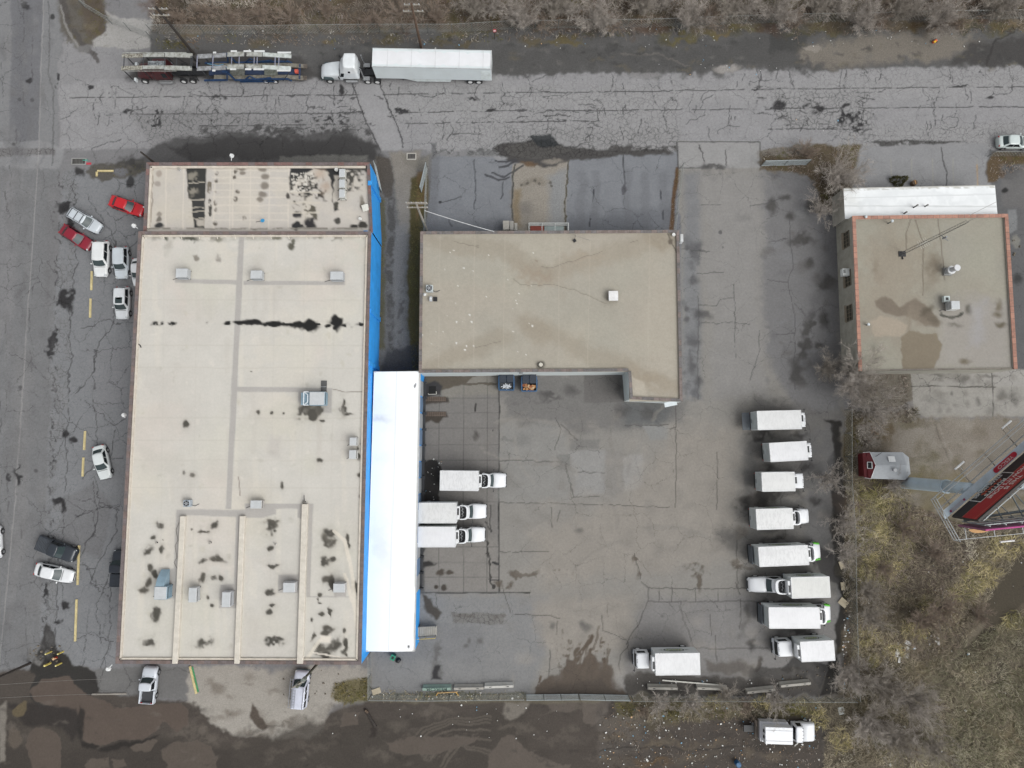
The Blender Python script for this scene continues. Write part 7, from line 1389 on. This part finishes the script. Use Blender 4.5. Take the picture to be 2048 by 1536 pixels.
# billboard
pb=G(1806,965,0); q=thing('billboard','two faced billboard on a tall grey column with a red steakhouse advertisement','billboard',(pb.x,pb.y,0)); o=Vector((pb.x,pb.y,0))
GP=mat((200,216,226),.5,.1,.06,.6); GPD=mat((120,130,136),.6,.1,.1,1); GPL=mat((176,180,180),.5,.1,.06,1)
mb=MB(); mb.tube((0,0,-.2),(0,0,9),.78,.74,28,cap=False); mb.tube((0,0,9),(0,0,13.0),.68,.66,28); mb.build('column',GP,q,smooth=True)
mb=MB(); mb.tube((0,0,8.9),(0,0,9.05),.82,.82,28); mb.build('column_flange',GP,q)
zb,ztp=13.4,17.7
A=G(1903,1032,zb)-o; A.z=zb; E=G(2047.5,906,zb)-o; E.z=zb; d=(E-A); d.z=0; d.normalize(); BW=14.6; nrm=Vector((-d.y,d.x,0))   # toward the column/camera side (north-west)
def fr(x,y,z): v=A+d*x+nrm*y; return (v.x,v.y,z)
az=math.atan2(d.y,d.x)
mb=MB(); mb.add([fr(0,0,zb),fr(BW,0,zb),fr(BW,0,ztp),fr(0,0,ztp),fr(0,-.25,zb),fr(BW,-.25,zb),fr(BW,-.25,ztp),fr(0,-.25,ztp)],[(0,1,2,3),(7,6,5,4),(0,4,5,1),(1,5,6,2),(2,6,7,3),(3,7,4,0)]); face=mb.build('advert_face',mat((44,38,36),.6,0,.05),q)
def pane(x0,x1,z0,z1,off,m,name): mb=MB(); mb.add([fr(x0,off,z0),fr(x1,off,z0),fr(x1,off,z1),fr(x0,off,z1)],[(0,1,2,3)]); return mb.build(name,m,face)
pane(.05,BW-.05,zb+1.75,ztp-.28,.012,mat((172,26,32),.5,0,.05),'red_band'); pane(0,BW,zb+1.7,zb+1.76,.02,mat((196,120,100),.5),'thin_stripe'); pane(0,BW,ztp-.62,ztp-.56,.02,mat((196,120,100),.5),'thin_stripe')
WT=mat((238,236,232),.5); ORG=mat((214,84,44),.5)
M=Matrix(((-d.x,0,nrm.x),(-d.y,0,nrm.y),(0,1,0))).to_euler()   # text +x runs along -d when seen from the face side
def bt(s_,size,x,z,m,off=.03,sx=1):
    l=fr(x,off,z); return text(face,s_,size,l,M,m,ext=.01,sx=sx)
bt("THIS IS",.78,6.1,zb+3.2,WT,sx=1.0); bt("HOW IT'S DONE",.78,6.0,zb+2.4,WT,sx=.92)
mb=MB(); 
def ring(x0,x1,z0,z1,w_,off,m,name):
    mb=MB(); 
    for a,b,c,e in ((x0,x1,z0,z0+w_),(x0,x1,z1-w_,z1),(x0,x0+w_,z0+w_,z1-w_),(x1-w_,x1,z0+w_,z1-w_)): mb.add([fr(a,off,c),fr(b,off,c),fr(b,off,e),fr(a,off,e)],[(0,1,2,3)])
    return mb.build(name,m,face)
ring(2.6,7.6,zb+.12,zb+1.95,.1,.035,WT,'emblem_frame'); pane(2.65,7.55,zb+.15,zb+1.9,.025,mat((30,26,26),.6),'emblem_panel')
bt("RUTH'S",.62,5.1,zb+1.58,WT,.04,1.5); bt("CHRIS",.62,5.1,zb+1.02,ORG,.04,1.7); bt("STEAK HOUSE",.56,5.1,zb+.46,WT,.04,1.15)
# apron and plates
mb=MB(); mb.add([fr(-.8,.1,zb-.15),fr(BW+.3,.1,zb-.15),fr(BW+.3,.95,zb-.15),fr(-.3,.95,zb-.15)],[(0,1,2,3)]); mb.build('apron',mat((206,220,230),.6),q)
mb=MB(); n=14
x0,x1=7.0,10.4
pts=[(x0+.4-.35*math.sin(PI*i/8) if False else (x0+.35-.35*math.sin(PI*i/8)),.52-.3*math.cos(PI*i/8)) for i in range(9)]+[(x1-.35+.35*math.sin(PI*i/8),.52+.3*math.cos(PI*i/8)) for i in range(9)]
mb.add([fr(x,y,zb-.1) for x,y in pts],[tuple(range(18))]); pl_=mb.build('maker_plate',mat((196,34,60),.5),q)
l=fr(8.7,.52,zb-.09); text(pl_,'YESCO',.48,l,(0,0,az+PI),WT,ext=.006,sx=1.5)
mb=MB(); mb.add([fr(.3,.25,zb-.1),fr(2.4,.25,zb-.1),fr(2.4,.55,zb-.1),fr(.3,.55,zb-.1)],[(0,1,2,3)]); pl_=mb.build('number_plate',mat((196,196,204),.5),q); l=fr(1.35,.4,zb-.09); 
for s in (.35,2.35): mb=MB(); mb.add([fr(s-.12,.28,zb-.09),fr(s+.12,.28,zb-.09),fr(s+.12,.52,zb-.09),fr(s-.12,.52,zb-.09)],[(0,1,2,3)]); mb.build('plate_mark',mat((150,40,90),.5),pl_)
# catwalk
mb=MB()
for y in (1.2,2.5): mb.tube(fr(-.3,y,zb-.5),fr(BW+.5,y,zb-.5),.06,.06,5)
for y in (2.55,): mb.tube(fr(-.3,y,zb+.55),fr(BW+.5,y,zb+.55),.045,.045,5)
mb.build('catwalk_rail',GPL,q)
for i in range(5): x=1.0+i*3.4; mb=MB(); mb.tube(fr(x,.2,zb-.6),fr(x,3.1 if i%2 else 2.6,zb-.5),.07,.07,5); mb.build('outrigger',mat((170,162,150),.6),q)
mb=MB(); 
for i in range(56): mb.tube(fr(5.8+i*.16,1.2,zb-.5),fr(5.8+i*.16,2.5,zb-.5),.012,.012,3)
for i in range(7): mb.tube(fr(5.8,1.3+i*.2,zb-.49),fr(14.8,1.3+i*.2,zb-.49),.012,.012,3)
mb.build('grating',mat((150,150,146),.6),q)
for x in (4.6,11.8): mb=MB(); mb.tube(fr(x-.7,3.4,zb-.3),fr(x+.7,3.4,zb-.3),.11,.12,8); mb.build('floodlight',mat((230,232,232),.4),q); mb=MB(); mb.tube(fr(x,2.5,zb-.5),fr(x,3.4,zb-.3),.03,.03,4); mb.build('light_arm',GPL,q)
# second face and back structure
A2=G(1916,1049,zb)-o; E2=G(2047,1036,zb)-o; A2.z=E2.z=0; d2=(E2-A2); d2.normalize(); n2=Vector((d2.y,-d2.x,0))
def f2(x,y,z): v=Vector((A2.x,A2.y,0))+d2*x+n2*y; return (v.x,v.y,z)
mb=MB(); mb.add([f2(0,0,zb),f2(BW,0,zb),f2(BW,0,ztp),f2(0,0,ztp),f2(0,.2,zb),f2(BW,.2,zb),f2(BW,.2,ztp),f2(0,.2,ztp)],[(3,2,1,0),(4,5,6,7),(0,1,5,4),(1,2,6,5),(2,3,7,6),(3,0,4,7)]); fb=mb.build('rear_advert_face',mat((150,90,122),.6),q)
mb=MB(); mb.tube(f2(0,.1,ztp+.03),f2(BW,.1,ztp+.03),.09,.09,5); mb.build('edge_trim',mat((196,70,146),.5),fb)
mb=MB()
for z in (zb+.3,zb+1.5,zb+2.7,zb+3.9): mb.tube(f2(.3,-.35,z),f2(BW,-.35,z),.07,.07,4); mb.tube(fr(.6,-.6,z),fr(BW,-.6,z),.07,.07,4)
for i in range(9): mb.tube(f2(.6+i*1.7,-.25,zb),f2(.6+i*1.7,-.25,ztp),.08,.08,4); mb.tube(fr(.8+i*1.7,-.45,zb),fr(.8+i*1.7,-.45,ztp),.08,.08,4)
mb.build('back_frame',GPL,q)
mb=MB()
for i in range(6): x=2+i*2.3; mb.tube(fr(x,-.5,zb+1),f2(x,-.3,zb+1),.07,.07,4); mb.tube(fr(x,-.5,zb+1),f2(x+1.2,-.3,zb+1.1),.05,.05,4)
mb.tube(fr(.5,-.5,zb+.4),fr(BW,-1.6,zb+.4),.16,.16,6); mb.tube(f2(.5,-.5,zb+.4),f2(BW,-1.2,zb+.4),.14,.14,6); mb.build('cross_brace',GPD,q)
mb=MB(); mb.tube((0,0,12.6),fr(9,-3.0,12.6),.5,.5,14); mb.build('torsion_beam',GP,q)
# end platform
mb=MB(); c1=fr(-.3,2.6,zb-.5); c2=f2(-.4,1.75,zb-.5)
e1=Vector(c1); e2=Vector(c2); sd_=Vector((-(e2-e1).y,(e2-e1).x,0)).normalized(); sd_=sd_ if sd_.dot(d)>0 else -sd_
for k,zz in ((0,zb-.5),(.0,zb+.05),(0,zb+.6)): mb.tube(tuple(Vector((e1.x,e1.y,zz))),tuple(Vector((e2.x,e2.y,zz))),.05,.05,5)
for k in (.55,): mb.tube(tuple(Vector((e1.x,e1.y,zb-.5))+sd_*k),tuple(Vector((e2.x,e2.y,zb-.5))+sd_*k),.05,.05,5)
for t in (0,.25,.5,.75,1): v=e1.lerp(e2,t); mb.tube((v.x,v.y,zb-.5),(v.x,v.y,zb+.6),.04,.04,4)
mb.build('end_guardrail',GPL,q)
mb=MB(); mb.tube(f2(-.4,1.75,zb-.5),f2(BW,1.75,zb-.5),.04,.04,4); [mb.tube(f2(1+i*3.2,.2,zb-.5),f2(1+i*3.2,1.8,zb-.5),.05,.05,4) for i in range(5)]; mb.build('rear_catwalk',GPL,q)
mb=MB(); mb.tube(f2(4.6,2.4,zb-.4),f2(6.2,2.4,zb-.4),.1,.1,8); mb.build('floodlight',mat((230,232,232),.4),q)
mb=MB(); n=10; mb.add([f2(.9+1.0*math.cos(PI+PI*i/n)*1.3+.9,.35+.0,zb+2.2+.0*i) if False else f2(2.2+1.3*math.cos(PI*i/n),.6+.5*math.sin(PI*i/n),zb+.3) for i in range(n+1)],[tuple(range(n+1))]); mb.build('cutout_edge',mat((196,150,90),.6),q)
mb=MB(); mb.box(fr(13.2,-.9,zb+3.2),(2.2,1.6,1.4),rz=az,taper=.7); mb.build('hood_box',mat((200,214,208),.5),q,bevel=.08)
# ================================================================== TREES AND SHRUBS
BARK=mat((150,142,134),.9,0,.12,2); TWG=[mat((182,174,166),.9,0,.2,1.2),mat((168,160,150),.9,0,.2,1.2),mat((150,134,120),.9,0,.15,1.5)]
def rv(r,base,spread):
    v=Vector((r.gauss(0,1),r.gauss(0,1),r.gauss(0,1))).normalized(); return (base+v*spread).normalized()
def make_tree(seed,hgt,rad,n1,n2,n3,tw=0,tr=.0075,trunk=.12):
    """bare deciduous shrub: many slim stems fanning out from the base, branches and a haze of fine twigs"""
    r=random.Random(seed); q=thing('bare_tree','bare tree','tree'); t=MB(); c=MB()
    t.tube((0,0,-.1),(0,0,.5),trunk*1.3,trunk,8)
    for i in range(n1):
        a=r.uniform(0,2*PI); el=r.uniform(.05,1.0)**.7; d=Vector((math.cos(a)*el*rad/hgt*.8,math.sin(a)*el*rad/hgt*.8,1)).normalized(); L0=math.hypot(hgt,rad*el)*r.uniform(.55,.95)
        p=Vector((0,0,.4)); pts=[p]; seg=4
        for k in range(seg): d=(d+Vector((math.cos(a),math.sin(a),0))*.07*el+Vector((r.gauss(0,.13),r.gauss(0,.13),0))).normalized(); p=p+d*(L0/seg); pts.append(p)
        for k in range(seg): r0=.034-.007*k; t.tube(pts[k],pts[k+1],r0,r0*.8,3,cap=False)
        for j in range(n2):
            k=r.uniform(.9,seg-.01); ki=int(k); bp=pts[ki].lerp(pts[ki+1],k-ki); ax=(pts[ki+1]-pts[ki]).normalized()
            bd=rv(r,ax*.75,.62); bl=L0*r.uniform(.12,.30); e1=bp+bd*bl+Vector((0,0,.1*bl)); c.tube(bp,e1,tr*1.5,tr,3,cap=False)
            for s in range(n3):
                tp=bp.lerp(e1,r.uniform(.1,1)); td=rv(r,bd*.75,.72); tl=r.uniform(.25,.75)*rad*.17; c.tube(tp,tp+td*tl,tr,tr*.7,3,cap=False)
    t.build('trunk',BARK,q); c.build('crown',TWG[tw],q); return q
T1=make_tree(1,4.6,4.6,40,12,13,0); T2=make_tree(2,3.2,2.8,26,11,10,0,.0075,.08); T3=make_tree(3,4.0,4.0,34,12,12,1); T4=make_tree(4,2.4,3.0,28,9,9,2,.0075,.06)
PT={1:(T1,4.8),2:(T2,2.8),3:(T3,4.2),4:(T4,3.0)}; used=set(); rt=random.Random(9)
def tree(kind,u,v,rad,label,group):
    src,r0=PT[kind]; s=rad/r0; p=G(u,v,2.4*s); loc=(p.x,p.y,0); rz=rt.uniform(0,6.28)
    if kind not in used: used.add(kind); src.location=loc; src.rotation_euler.z=rz; src.scale=(s,s,s*rt.uniform(.85,1.05)); src['label']=label; src['group']=group
    else: dup(src,loc,rz,label,(s,s,s*rt.uniform(.85,1.05)),group)
GA='bare trees and shrubs on the east side'; GB='bare shrubs in the brush along the top'; GS='bare shrubs south of the yard fence'
for k,u,v,r_,l in ((1,1685,350,5.2,'big bare tree overhanging the corner of the white annex'),(1,1712,765,6.2,'largest bare tree, spreading over the lower left corner of the workshop roof'),(3,1660,735,3.6,'bare tree at the left edge of the largest one, over the stained drive'),
  (2,1748,820,3.6,'bare shrub below the largest tree, above the red gabled hut'),(2,1650,412,3.0,'smaller bare shrub just below left of the annex tree'),(4,1618,300,2.6,'thin bare shrub at the roadside above the gate leaf'),(2,1664,955,3.0,'small round bare tree right of the third box truck'),(2,1697,1040,3.2,'bare shrub against the east fence beside the rounded hood truck'),
  (2,1700,1115,3.0,'bare shrub on the fence line right of the first green fendered truck'),(3,1738,1185,3.2,'bare shrub inside the weeds right of the tan slabs'),(3,1745,1238,3.2,'bare shrub right of the lower green fendered truck'),(1,1700,1352,4.2,'dense bare tree at the southeast corner of the yard fence'),
  (3,1768,1372,4.4,'broad bare tree right of the southeast corner tree'),(1,1830,1408,5.0,'wide bare tree in the middle of the lower right brush'),(1,1745,1450,4.6,'bare tree right of the service truck, near the white pallet board'),(3,1800,1485,4.2,'bare tree near the bottom edge, right of the service truck'),
  (4,1905,1228,4.4,'reddish brown bare thicket beside the dark path, upper one'),(4,1860,1250,3.6,'reddish brown bare thicket left of the path, lower one'),(4,1970,1235,2.6,'low reddish twigs right at the edge of the dark path'),(2,1800,975,2.6,'low bare shrub at the foot of the billboard column'),(4,1880,1110,3.0,'faint low shrub below the end of the billboard platform'),(4,1820,1060,3.0,'faint low shrub between the straw tufts and the billboard'),(4,1780,1140,2.8,'low brown shrub among the straw tufts'),(3,1870,1500,3.4,'bare shrub left of the lowest grass at the bottom edge')):
    tree(k,u,v,r_,l,GA)
for k,u,v,r_,l in ((2,1325,1420,3.0,'bare shrub below the barrier right of the muddy drive'),(2,1383,1415,2.6,'bare shrub between the first and second east barriers'),(3,1455,1392,2.8,'bare twiggy shrub poking over the middle east barrier'),(2,1560,1405,2.8,'bare shrub below the two tilted barriers'),(4,1500,1415,2.2,'low brown shrub above the service truck'),(4,1290,1425,1.8,'low brown tuft shrub next to the sliding gate end')):
    tree(k,u,v,r_,l,GS)
import itertools
where=['behind the fallen fence at the top left','above the carrier tractor','above the gap between the carrier tractor and trailer','above the rear of the carrier trailer','above the gap before the white sleeper tractor','right above the white sleeper tractor','just left of the crossarm pole','just right of the crossarm pole','above the middle of the long white trailer','above the rear doors of the long white trailer','beyond the small red sign','right of the small red sign, beyond the fence','above the tar black verge','above the pale broken slab by the road','above the paved entrance drive','above the dark wet square patch','left above the gravel mound','above the gravel mound','above the orange toy','right above the orange toy','above the dark tyre tracks at the top right','at the top right corner']
us=[352,400,452,515,575,645,740,800,870,948,1040,1110,1195,1290,1385,1465,1560,1640,1725,1805,1885,1990]
for i,(u,wv) in enumerate(zip(us,where)):
    k=4 if i<9 else (1,3)[i%2]; r_=3.0 if i<9 else (4.6,4.0)[i%2]
    tree(k,u,(22,8,30,14)[i%4]+(14 if i in (12,20) else 0),r_,('brown bare shrub ' if i<9 else 'grey bare tree ')+wv,GB)
    if i>8: tree((4,2)[i%2],u+38,(36,2,30,6)[i%4],3.0,('small brown bush' if i%2==0 else 'small grey bush')+' beside the tree '+wv,GB)
sh=G(1795,368,0); q=thing('evergreen_shrub','dark green clipped shrub in front of the white annex','shrub',(sh.x,sh.y+.3,0)); r=random.Random(4); mb=MB()
for i in range(900):
    a=r.uniform(0,6.28); b=math.acos(r.uniform(-.2,1)); rr_=r.uniform(.75,1.0)*(1+.25*math.sin(3*a)); p=Vector((math.cos(a)*math.sin(b)*1.1*rr_,math.sin(a)*math.sin(b)*.75*rr_,.1+math.cos(b)*1.2*rr_)); d=rv(r,p,.8)*.11; e=d.orthogonal()*.8; mb.add([p-d,p+e,p+d],[(0,1,2)])
mb.build('foliage',mat((86,84,48),.8,0,.3,4),q); mb=MB(); mb.tube((0,0,0),(0,0,.7),.06,.04,6); mb.build('trunk',BARK,q)
# ================================================================== GRASS, BRUSH LITTER, SCATTERED RUBBISH (uncountable)
def inpoly(px,py,P):
    ins=np.zeros(px.shape,bool)
    for i in range(len(P)):
        ax,ay=P[i-1]; bx,by=P[i]
        if ay!=by: ins^=((ay>py)!=(by>py))&(px<(bx-ax)*(py-ay)/(by-ay)+ax)
    return ins
def attrmat(rough=.9):
    m=bpy.data.materials.new('dry_blades'); m.use_nodes=True; n=m.node_tree; a=n.nodes.new('ShaderNodeAttribute'); a.attribute_name='Col'; b=n.nodes['Principled BSDF']; n.links.new(a.outputs['Color'],b.inputs['Base Color']); b.inputs['Roughness'].default_value=rough; b.inputs['Specular IOR Level'].default_value=.2; return m
AM=attrmat()
def blades(name,label,regions,seed):
    """regions: (polygon, blades per m2, colours, length, width, lift)"""
    rs=np.random.RandomState(seed); VS=[];CS=[]
    for poly,dens,cols,ln,wd,lift in regions:
        P=[(x,y) for x,y in poly]; W_=[G(u,v,0) for u,v in P]; x0,x1=min(p.x for p in W_),max(p.x for p in W_); y0,y1=min(p.y for p in W_),max(p.y for p in W_)
        n=int((x1-x0)*(y1-y0)*dens); X=rs.uniform(x0,x1,n); Y=rs.uniform(y0,y1,n); k=inpoly(X,Y,[(p.x,p.y) for p in W_]); X=X[k];Y=Y[k]; n=len(X)
        cl=vnoise(X,Y,1.6,31)*.6+vnoise(X,Y,.8,32)*.4; k=rs.rand(n)<sstep(-.9,.5,cl)*.9+.1; X=X[k];Y=Y[k];cl=cl[k]; n=len(X)
        an=(vnoise(X,Y,3.2,33)*1.4+vnoise(X,Y,1.1,34)*1.3)*PI+rs.normal(0,.75,n); l=ln*rs.uniform(.5,1.3,n); w_=wd*rs.uniform(.6,1.3,n)
        dx,dy=np.cos(an),np.sin(an); z1=lift*rs.uniform(.4,1.3,n)
        a=np.stack([X-dy*w_/2,Y+dx*w_/2,np.full(n,.01)],1); b=np.stack([X+dy*w_/2,Y-dx*w_/2,np.full(n,.01)],1)
        c=np.stack([X+dx*l*.55+dy*w_*.4,Y+dy*l*.55-dx*w_*.4,z1],1); d=np.stack([X+dx*l*.55-dy*w_*.4,Y+dy*l*.55+dx*w_*.4,z1],1); e=np.stack([X+dx*l,Y+dy*l,z1*.8],1)
        VS.append(np.stack([a,b,c,d,e],1)); ci=np.clip(((vnoise(X,Y,2.8,35)*.5+.5)*len(cols)+rs.normal(0,.7,n)).astype(int),0,len(cols)-1)
        C=np.array([alb(q) for q in cols])[ci]*rs.uniform(.7,1.3,(n,1))*(1+.28*vnoise(X,Y,5,36)+.2*vnoise(X,Y,1.2,37))[:,None]; CS.append(np.repeat(C[:,None,:],5,1))
    V=np.concatenate(VS).reshape(-1,3); C=np.concatenate(CS).reshape(-1,3); n=len(V)//5; base=np.arange(n)*5
    loops=np.stack([base,base+1,base+2,base+3,base+3,base+2,base+4],1).ravel().astype(np.int32)
    me=bpy.data.meshes.new(name); me.vertices.add(len(V)); me.vertices.foreach_set('co',V.astype(np.float32).ravel()); me.loops.add(len(loops)); me.loops.foreach_set('vertex_index',loops)
    ls=np.stack([np.arange(n)*7,np.arange(n)*7+4],1).ravel().astype(np.int32); lt=np.tile([4,3],n).astype(np.int32)
    me.polygons.add(2*n); me.polygons.foreach_set('loop_start',ls); me.polygons.foreach_set('loop_total',lt); me.update(calc_edges=True)
    a=me.attributes.new('Col','FLOAT_COLOR','POINT'); q=np.ones((len(V),4),np.float32); q[:,:3]=C; a.data.foreach_set('color',q.ravel())
    me.materials.append(AM); o=bpy.data.objects.new(name,me); COL.objects.link(o); return tag(o,label,name.replace('_',' '),kind='stuff')
TAN=[(188,180,160),(92,84,72),(158,148,128),(142,133,114),(124,113,99),(174,163,140),(146,138,112),(134,120,106)]; BRN=[(190,182,170),(74,66,58),(128,116,106),(110,96,86),(146,136,126),(100,89,78),(130,112,96),(158,148,140)]; STR=[(186,172,124),(164,152,104),(202,188,144),(146,138,94),(124,120,78)]; GRN=[(104,100,60),(92,90,54),(118,110,70),(84,78,52)]
field=[(1700,960),(1790,985),(1850,1030),(1960,1062),(2090,1055),(2090,1110),(2030,1120),(1985,1185),(1945,1262),(1890,1330),(1915,1345),(1960,1318),(2000,1265),(2050,1215),(2090,1190),(2090,1570),(1640,1570),(1650,1500),(1650,1405),(1690,1395),(1704,1300),(1700,1100)]
blades('dry_grass','tangled dry tan and olive grass over the lower right slope',[
 (field,80,TAN,.5,.042,.3),([(1706,960),(1800,965),(1830,1050),(1810,1170),(1720,1180)],26,[(140,134,88),(120,116,74),(158,150,104)],.6,.042,.32),([(1760,1180),(1800,1000),(1960,1064),(1940,1130),(1870,1190)],46,[(118,106,98),(96,84,76),(134,122,114)],.4,.04,.3),([(1930,1400),(2090,1300),(2090,1570),(1850,1570)],26,[(116,116,84),(98,100,70),(132,130,98)],.5,.04,.34),([(1850,1330),(2090,1190),(2090,1570),(1800,1570)],34,[(150,144,122),(134,130,106),(112,108,86),(170,163,140)],.75,.045,.38),([(1730,1180),(1990,1170),(1900,1320),(1730,1330)],30,BRN,.55,.04,.3),([(1820,1000),(1960,1070),(1900,1170),(1760,1150),(1760,1050)],20,BRN,.5,.05,.2),
 ([(1690,905),(1712,905),(1716,1100),(1702,1200),(1690,1190)],40,GRN+TAN,.5,.05,.25),([(1700,820),(1840,815),(1830,845),(1770,850),(1716,905),(1696,905)],34,GRN+BRN,.45,.05,.22),([(1700,955),(1800,955),(1830,1000),(1760,1010),(1700,985)],34,TAN+GRN,.5,.05,.25),([(1690,770),(1700,700),(1720,742),(1820,742),(1820,815),(1700,830)],18,BRN,.5,.05,.25)],5)
blades('brush','tangled brown and olive winter brush along the top edge',[
 ([(300,-50),(2120,-50),(2120,30),(1536,42),(1024,54),(640,60),(306,60)],70,BRN+[(112,104,72),(98,92,60)],.5,.042,.35),([(310,62),(900,66),(1500,48),(1500,64),(1000,84),(600,92),(310,84)],16,GRN+BRN,.4,.05,.2),([(300,80),(400,84),(400,100),(320,98)],34,GRN+[(120,96,70)],.45,.05,.25),([(1500,48),(2110,36),(2110,62),(1700,72),(1500,66)],16,BRN,.4,.05,.2),([(186,-30),(215,-30),(210,68),(182,74)],16,GRN,.35,.045,.15)],6)
st_=[]
for (u,v,a_,b_) in ((1735,985,26,16),(1768,1012,20,18),(1760,1062,20,22),(1745,1120,16,20),(1785,1135,18,18),(1960,1150,40,30),(2010,1095,40,24),(1925,1185,30,16),(1735,1275,22,18),(1825,1262,34,16),(1790,1300,24,12),(1750,1320,18,16),(1440,1400,26,10),(1525,1404,30,9),(1600,1418,26,14),(2030,1240,24,20),(1850,1210,16,14),(1720,1160,10,22),(1635,1440,16,22),(1680,1480,22,24)):
    st_.append(([(u+a_*math.cos(t),v+b_*math.sin(t)) for t in np.linspace(0,2*PI,9)[:-1]],60,STR,.85,.04,.4))
blades('straw_tufts','pale yellow straw tufts scattered through the weeds',st_,7)
blades('weeds','low green and brown weeds along the fences and the alley',[
 ([(1225,1398),(1660,1396),(1650,1430),(1480,1440),(1300,1440),(1230,1425)],44,TAN+GRN,.5,.05,.25),([(742,1380),(1050,1384),(1050,1400),(742,1402)],26,GRN+TAN,.35,.045,.18),([(668,1368),(740,1352),(741,1398),(690,1408),(664,1396)],44,GRN+[(130,112,70)],.4,.05,.18),([(824,372),(850,350),(852,460),(836,470),(836,740),(824,740),(818,600)],44,GRN,.28,.045,.1),([(750,400),(768,402),(770,560),(764,700),(748,700)],22,GRN,.28,.045,.1),
 ([(1521,300),(1640,294),(1720,292),(1712,345),(1690,430),(1660,420),(1610,350),(1525,338)],34,BRN+GRN,.45,.05,.25),([(1684,1100),(1700,1100),(1704,1390),(1686,1390)],30,GRN+BRN,.35,.05,.2),([(1985,308),(2080,306),(2080,326),(1990,360),(1976,360)],20,BRN+GRN,.35,.05,.15),([(1200,1430),(1290,1430),(1280,1490),(1210,1500)],10,BRN,.35,.05,.12),([(1300,1440),(1640,1440),(1640,1550),(1200,1550)],6,BRN,.35,.05,.1),([(1353,338),(1361,338),(1346,468),(1338,468)],26,GRN+BRN,.25,.04,.1),([(180,335),(290,325),(290,343),(212,358)],12,GRN,.25,.04,.1)],8)
# litter
r=random.Random(21); mb=MB(); fam=[]
zones=[((1200,1640,1410,1540),230,(.05,.16)),((310,2050,0,100),170,(.05,.14)),((1700,2050,1100,1530),70,(.05,.2)),((745,1050,1384,1402),26,(.06,.16)),((1250,1600,1355,1372),22,(.06,.16)),((660,1180,1405,1480),24,(.05,.14)),((1684,1700,1200,1390),40,(.06,.18)),((1300,1560,120,150),14,(.05,.14)),((850,884,915,1000),16,(.05,.12)),((1790,1830,1285,1320),20,(.1,.5)),((1850,1880,1270,1290),14,(.08,.3)),((1530,1700,200,300),3,(.06,.12))]
mats=[MB(),MB(),MB(),MB()]
for (u0,u1,v0,v1),n,(a_,b_) in zones:
    for i in range(n):
        p=G(r.uniform(u0,u1),r.uniform(v0,v1),0); k=r.choice((0,0,0,0,1,1,2,3)); s_=r.uniform(a_,b_)*r.choice((1,1,1.5)); mats[k].box((p.x,p.y,.06),(s_,s_*r.uniform(.5,1),.05),rz=r.uniform(0,3),ry=r.uniform(-.4,.4),rx=r.uniform(-.4,.4))
M4=[mat((236,236,234),.7),mat((196,196,190),.8),mat((120,170,200),.6),mat((206,170,130),.8)]
o=mats[0].build('litter',M4[0]); vs=o
for k in (1,2,3): 
    oo=mats[k].build('tmp',M4[k]); me=oo.data; bm=bmesh.new(); bm.from_mesh(vs.data); n0=len(bm.faces); bm.from_mesh(me); bm.faces.ensure_lookup_table()
    for f in bm.faces[n0:]: f.material_index=k
    bm.to_mesh(vs.data); bm.free(); vs.data.materials.append(M4[k]); bpy.data.objects.remove(oo)
tag(vs,'scattered pale litter specks across the weedy and muddy ground','litter',kind='stuff')
r=random.Random(22); mb=MB()
for i in range(140):
    u,v=r.choice(((r.uniform(1686,1698),r.uniform(1090,1380)),(r.uniform(1700,1730),r.uniform(850,900)),(r.uniform(560,740),r.uniform(1340,1400)),(r.uniform(1980,2040),r.uniform(480,520)),(r.uniform(1560,1660),r.uniform(1330,1385)),(r.uniform(60,120),r.uniform(1290,1330)))); p=G(u,v,0); s_=r.uniform(.08,.28); mb.box((p.x,p.y,s_*.3),(s_,s_*.8,s_*.6),rz=r.uniform(0,3),rx=r.uniform(-.3,.3),taper=.7)
tag(mb.build('rubble',mat((128,120,108),.9,0,.25,3)),'small broken stones and rubble along the yard margins','rubble',kind='stuff')
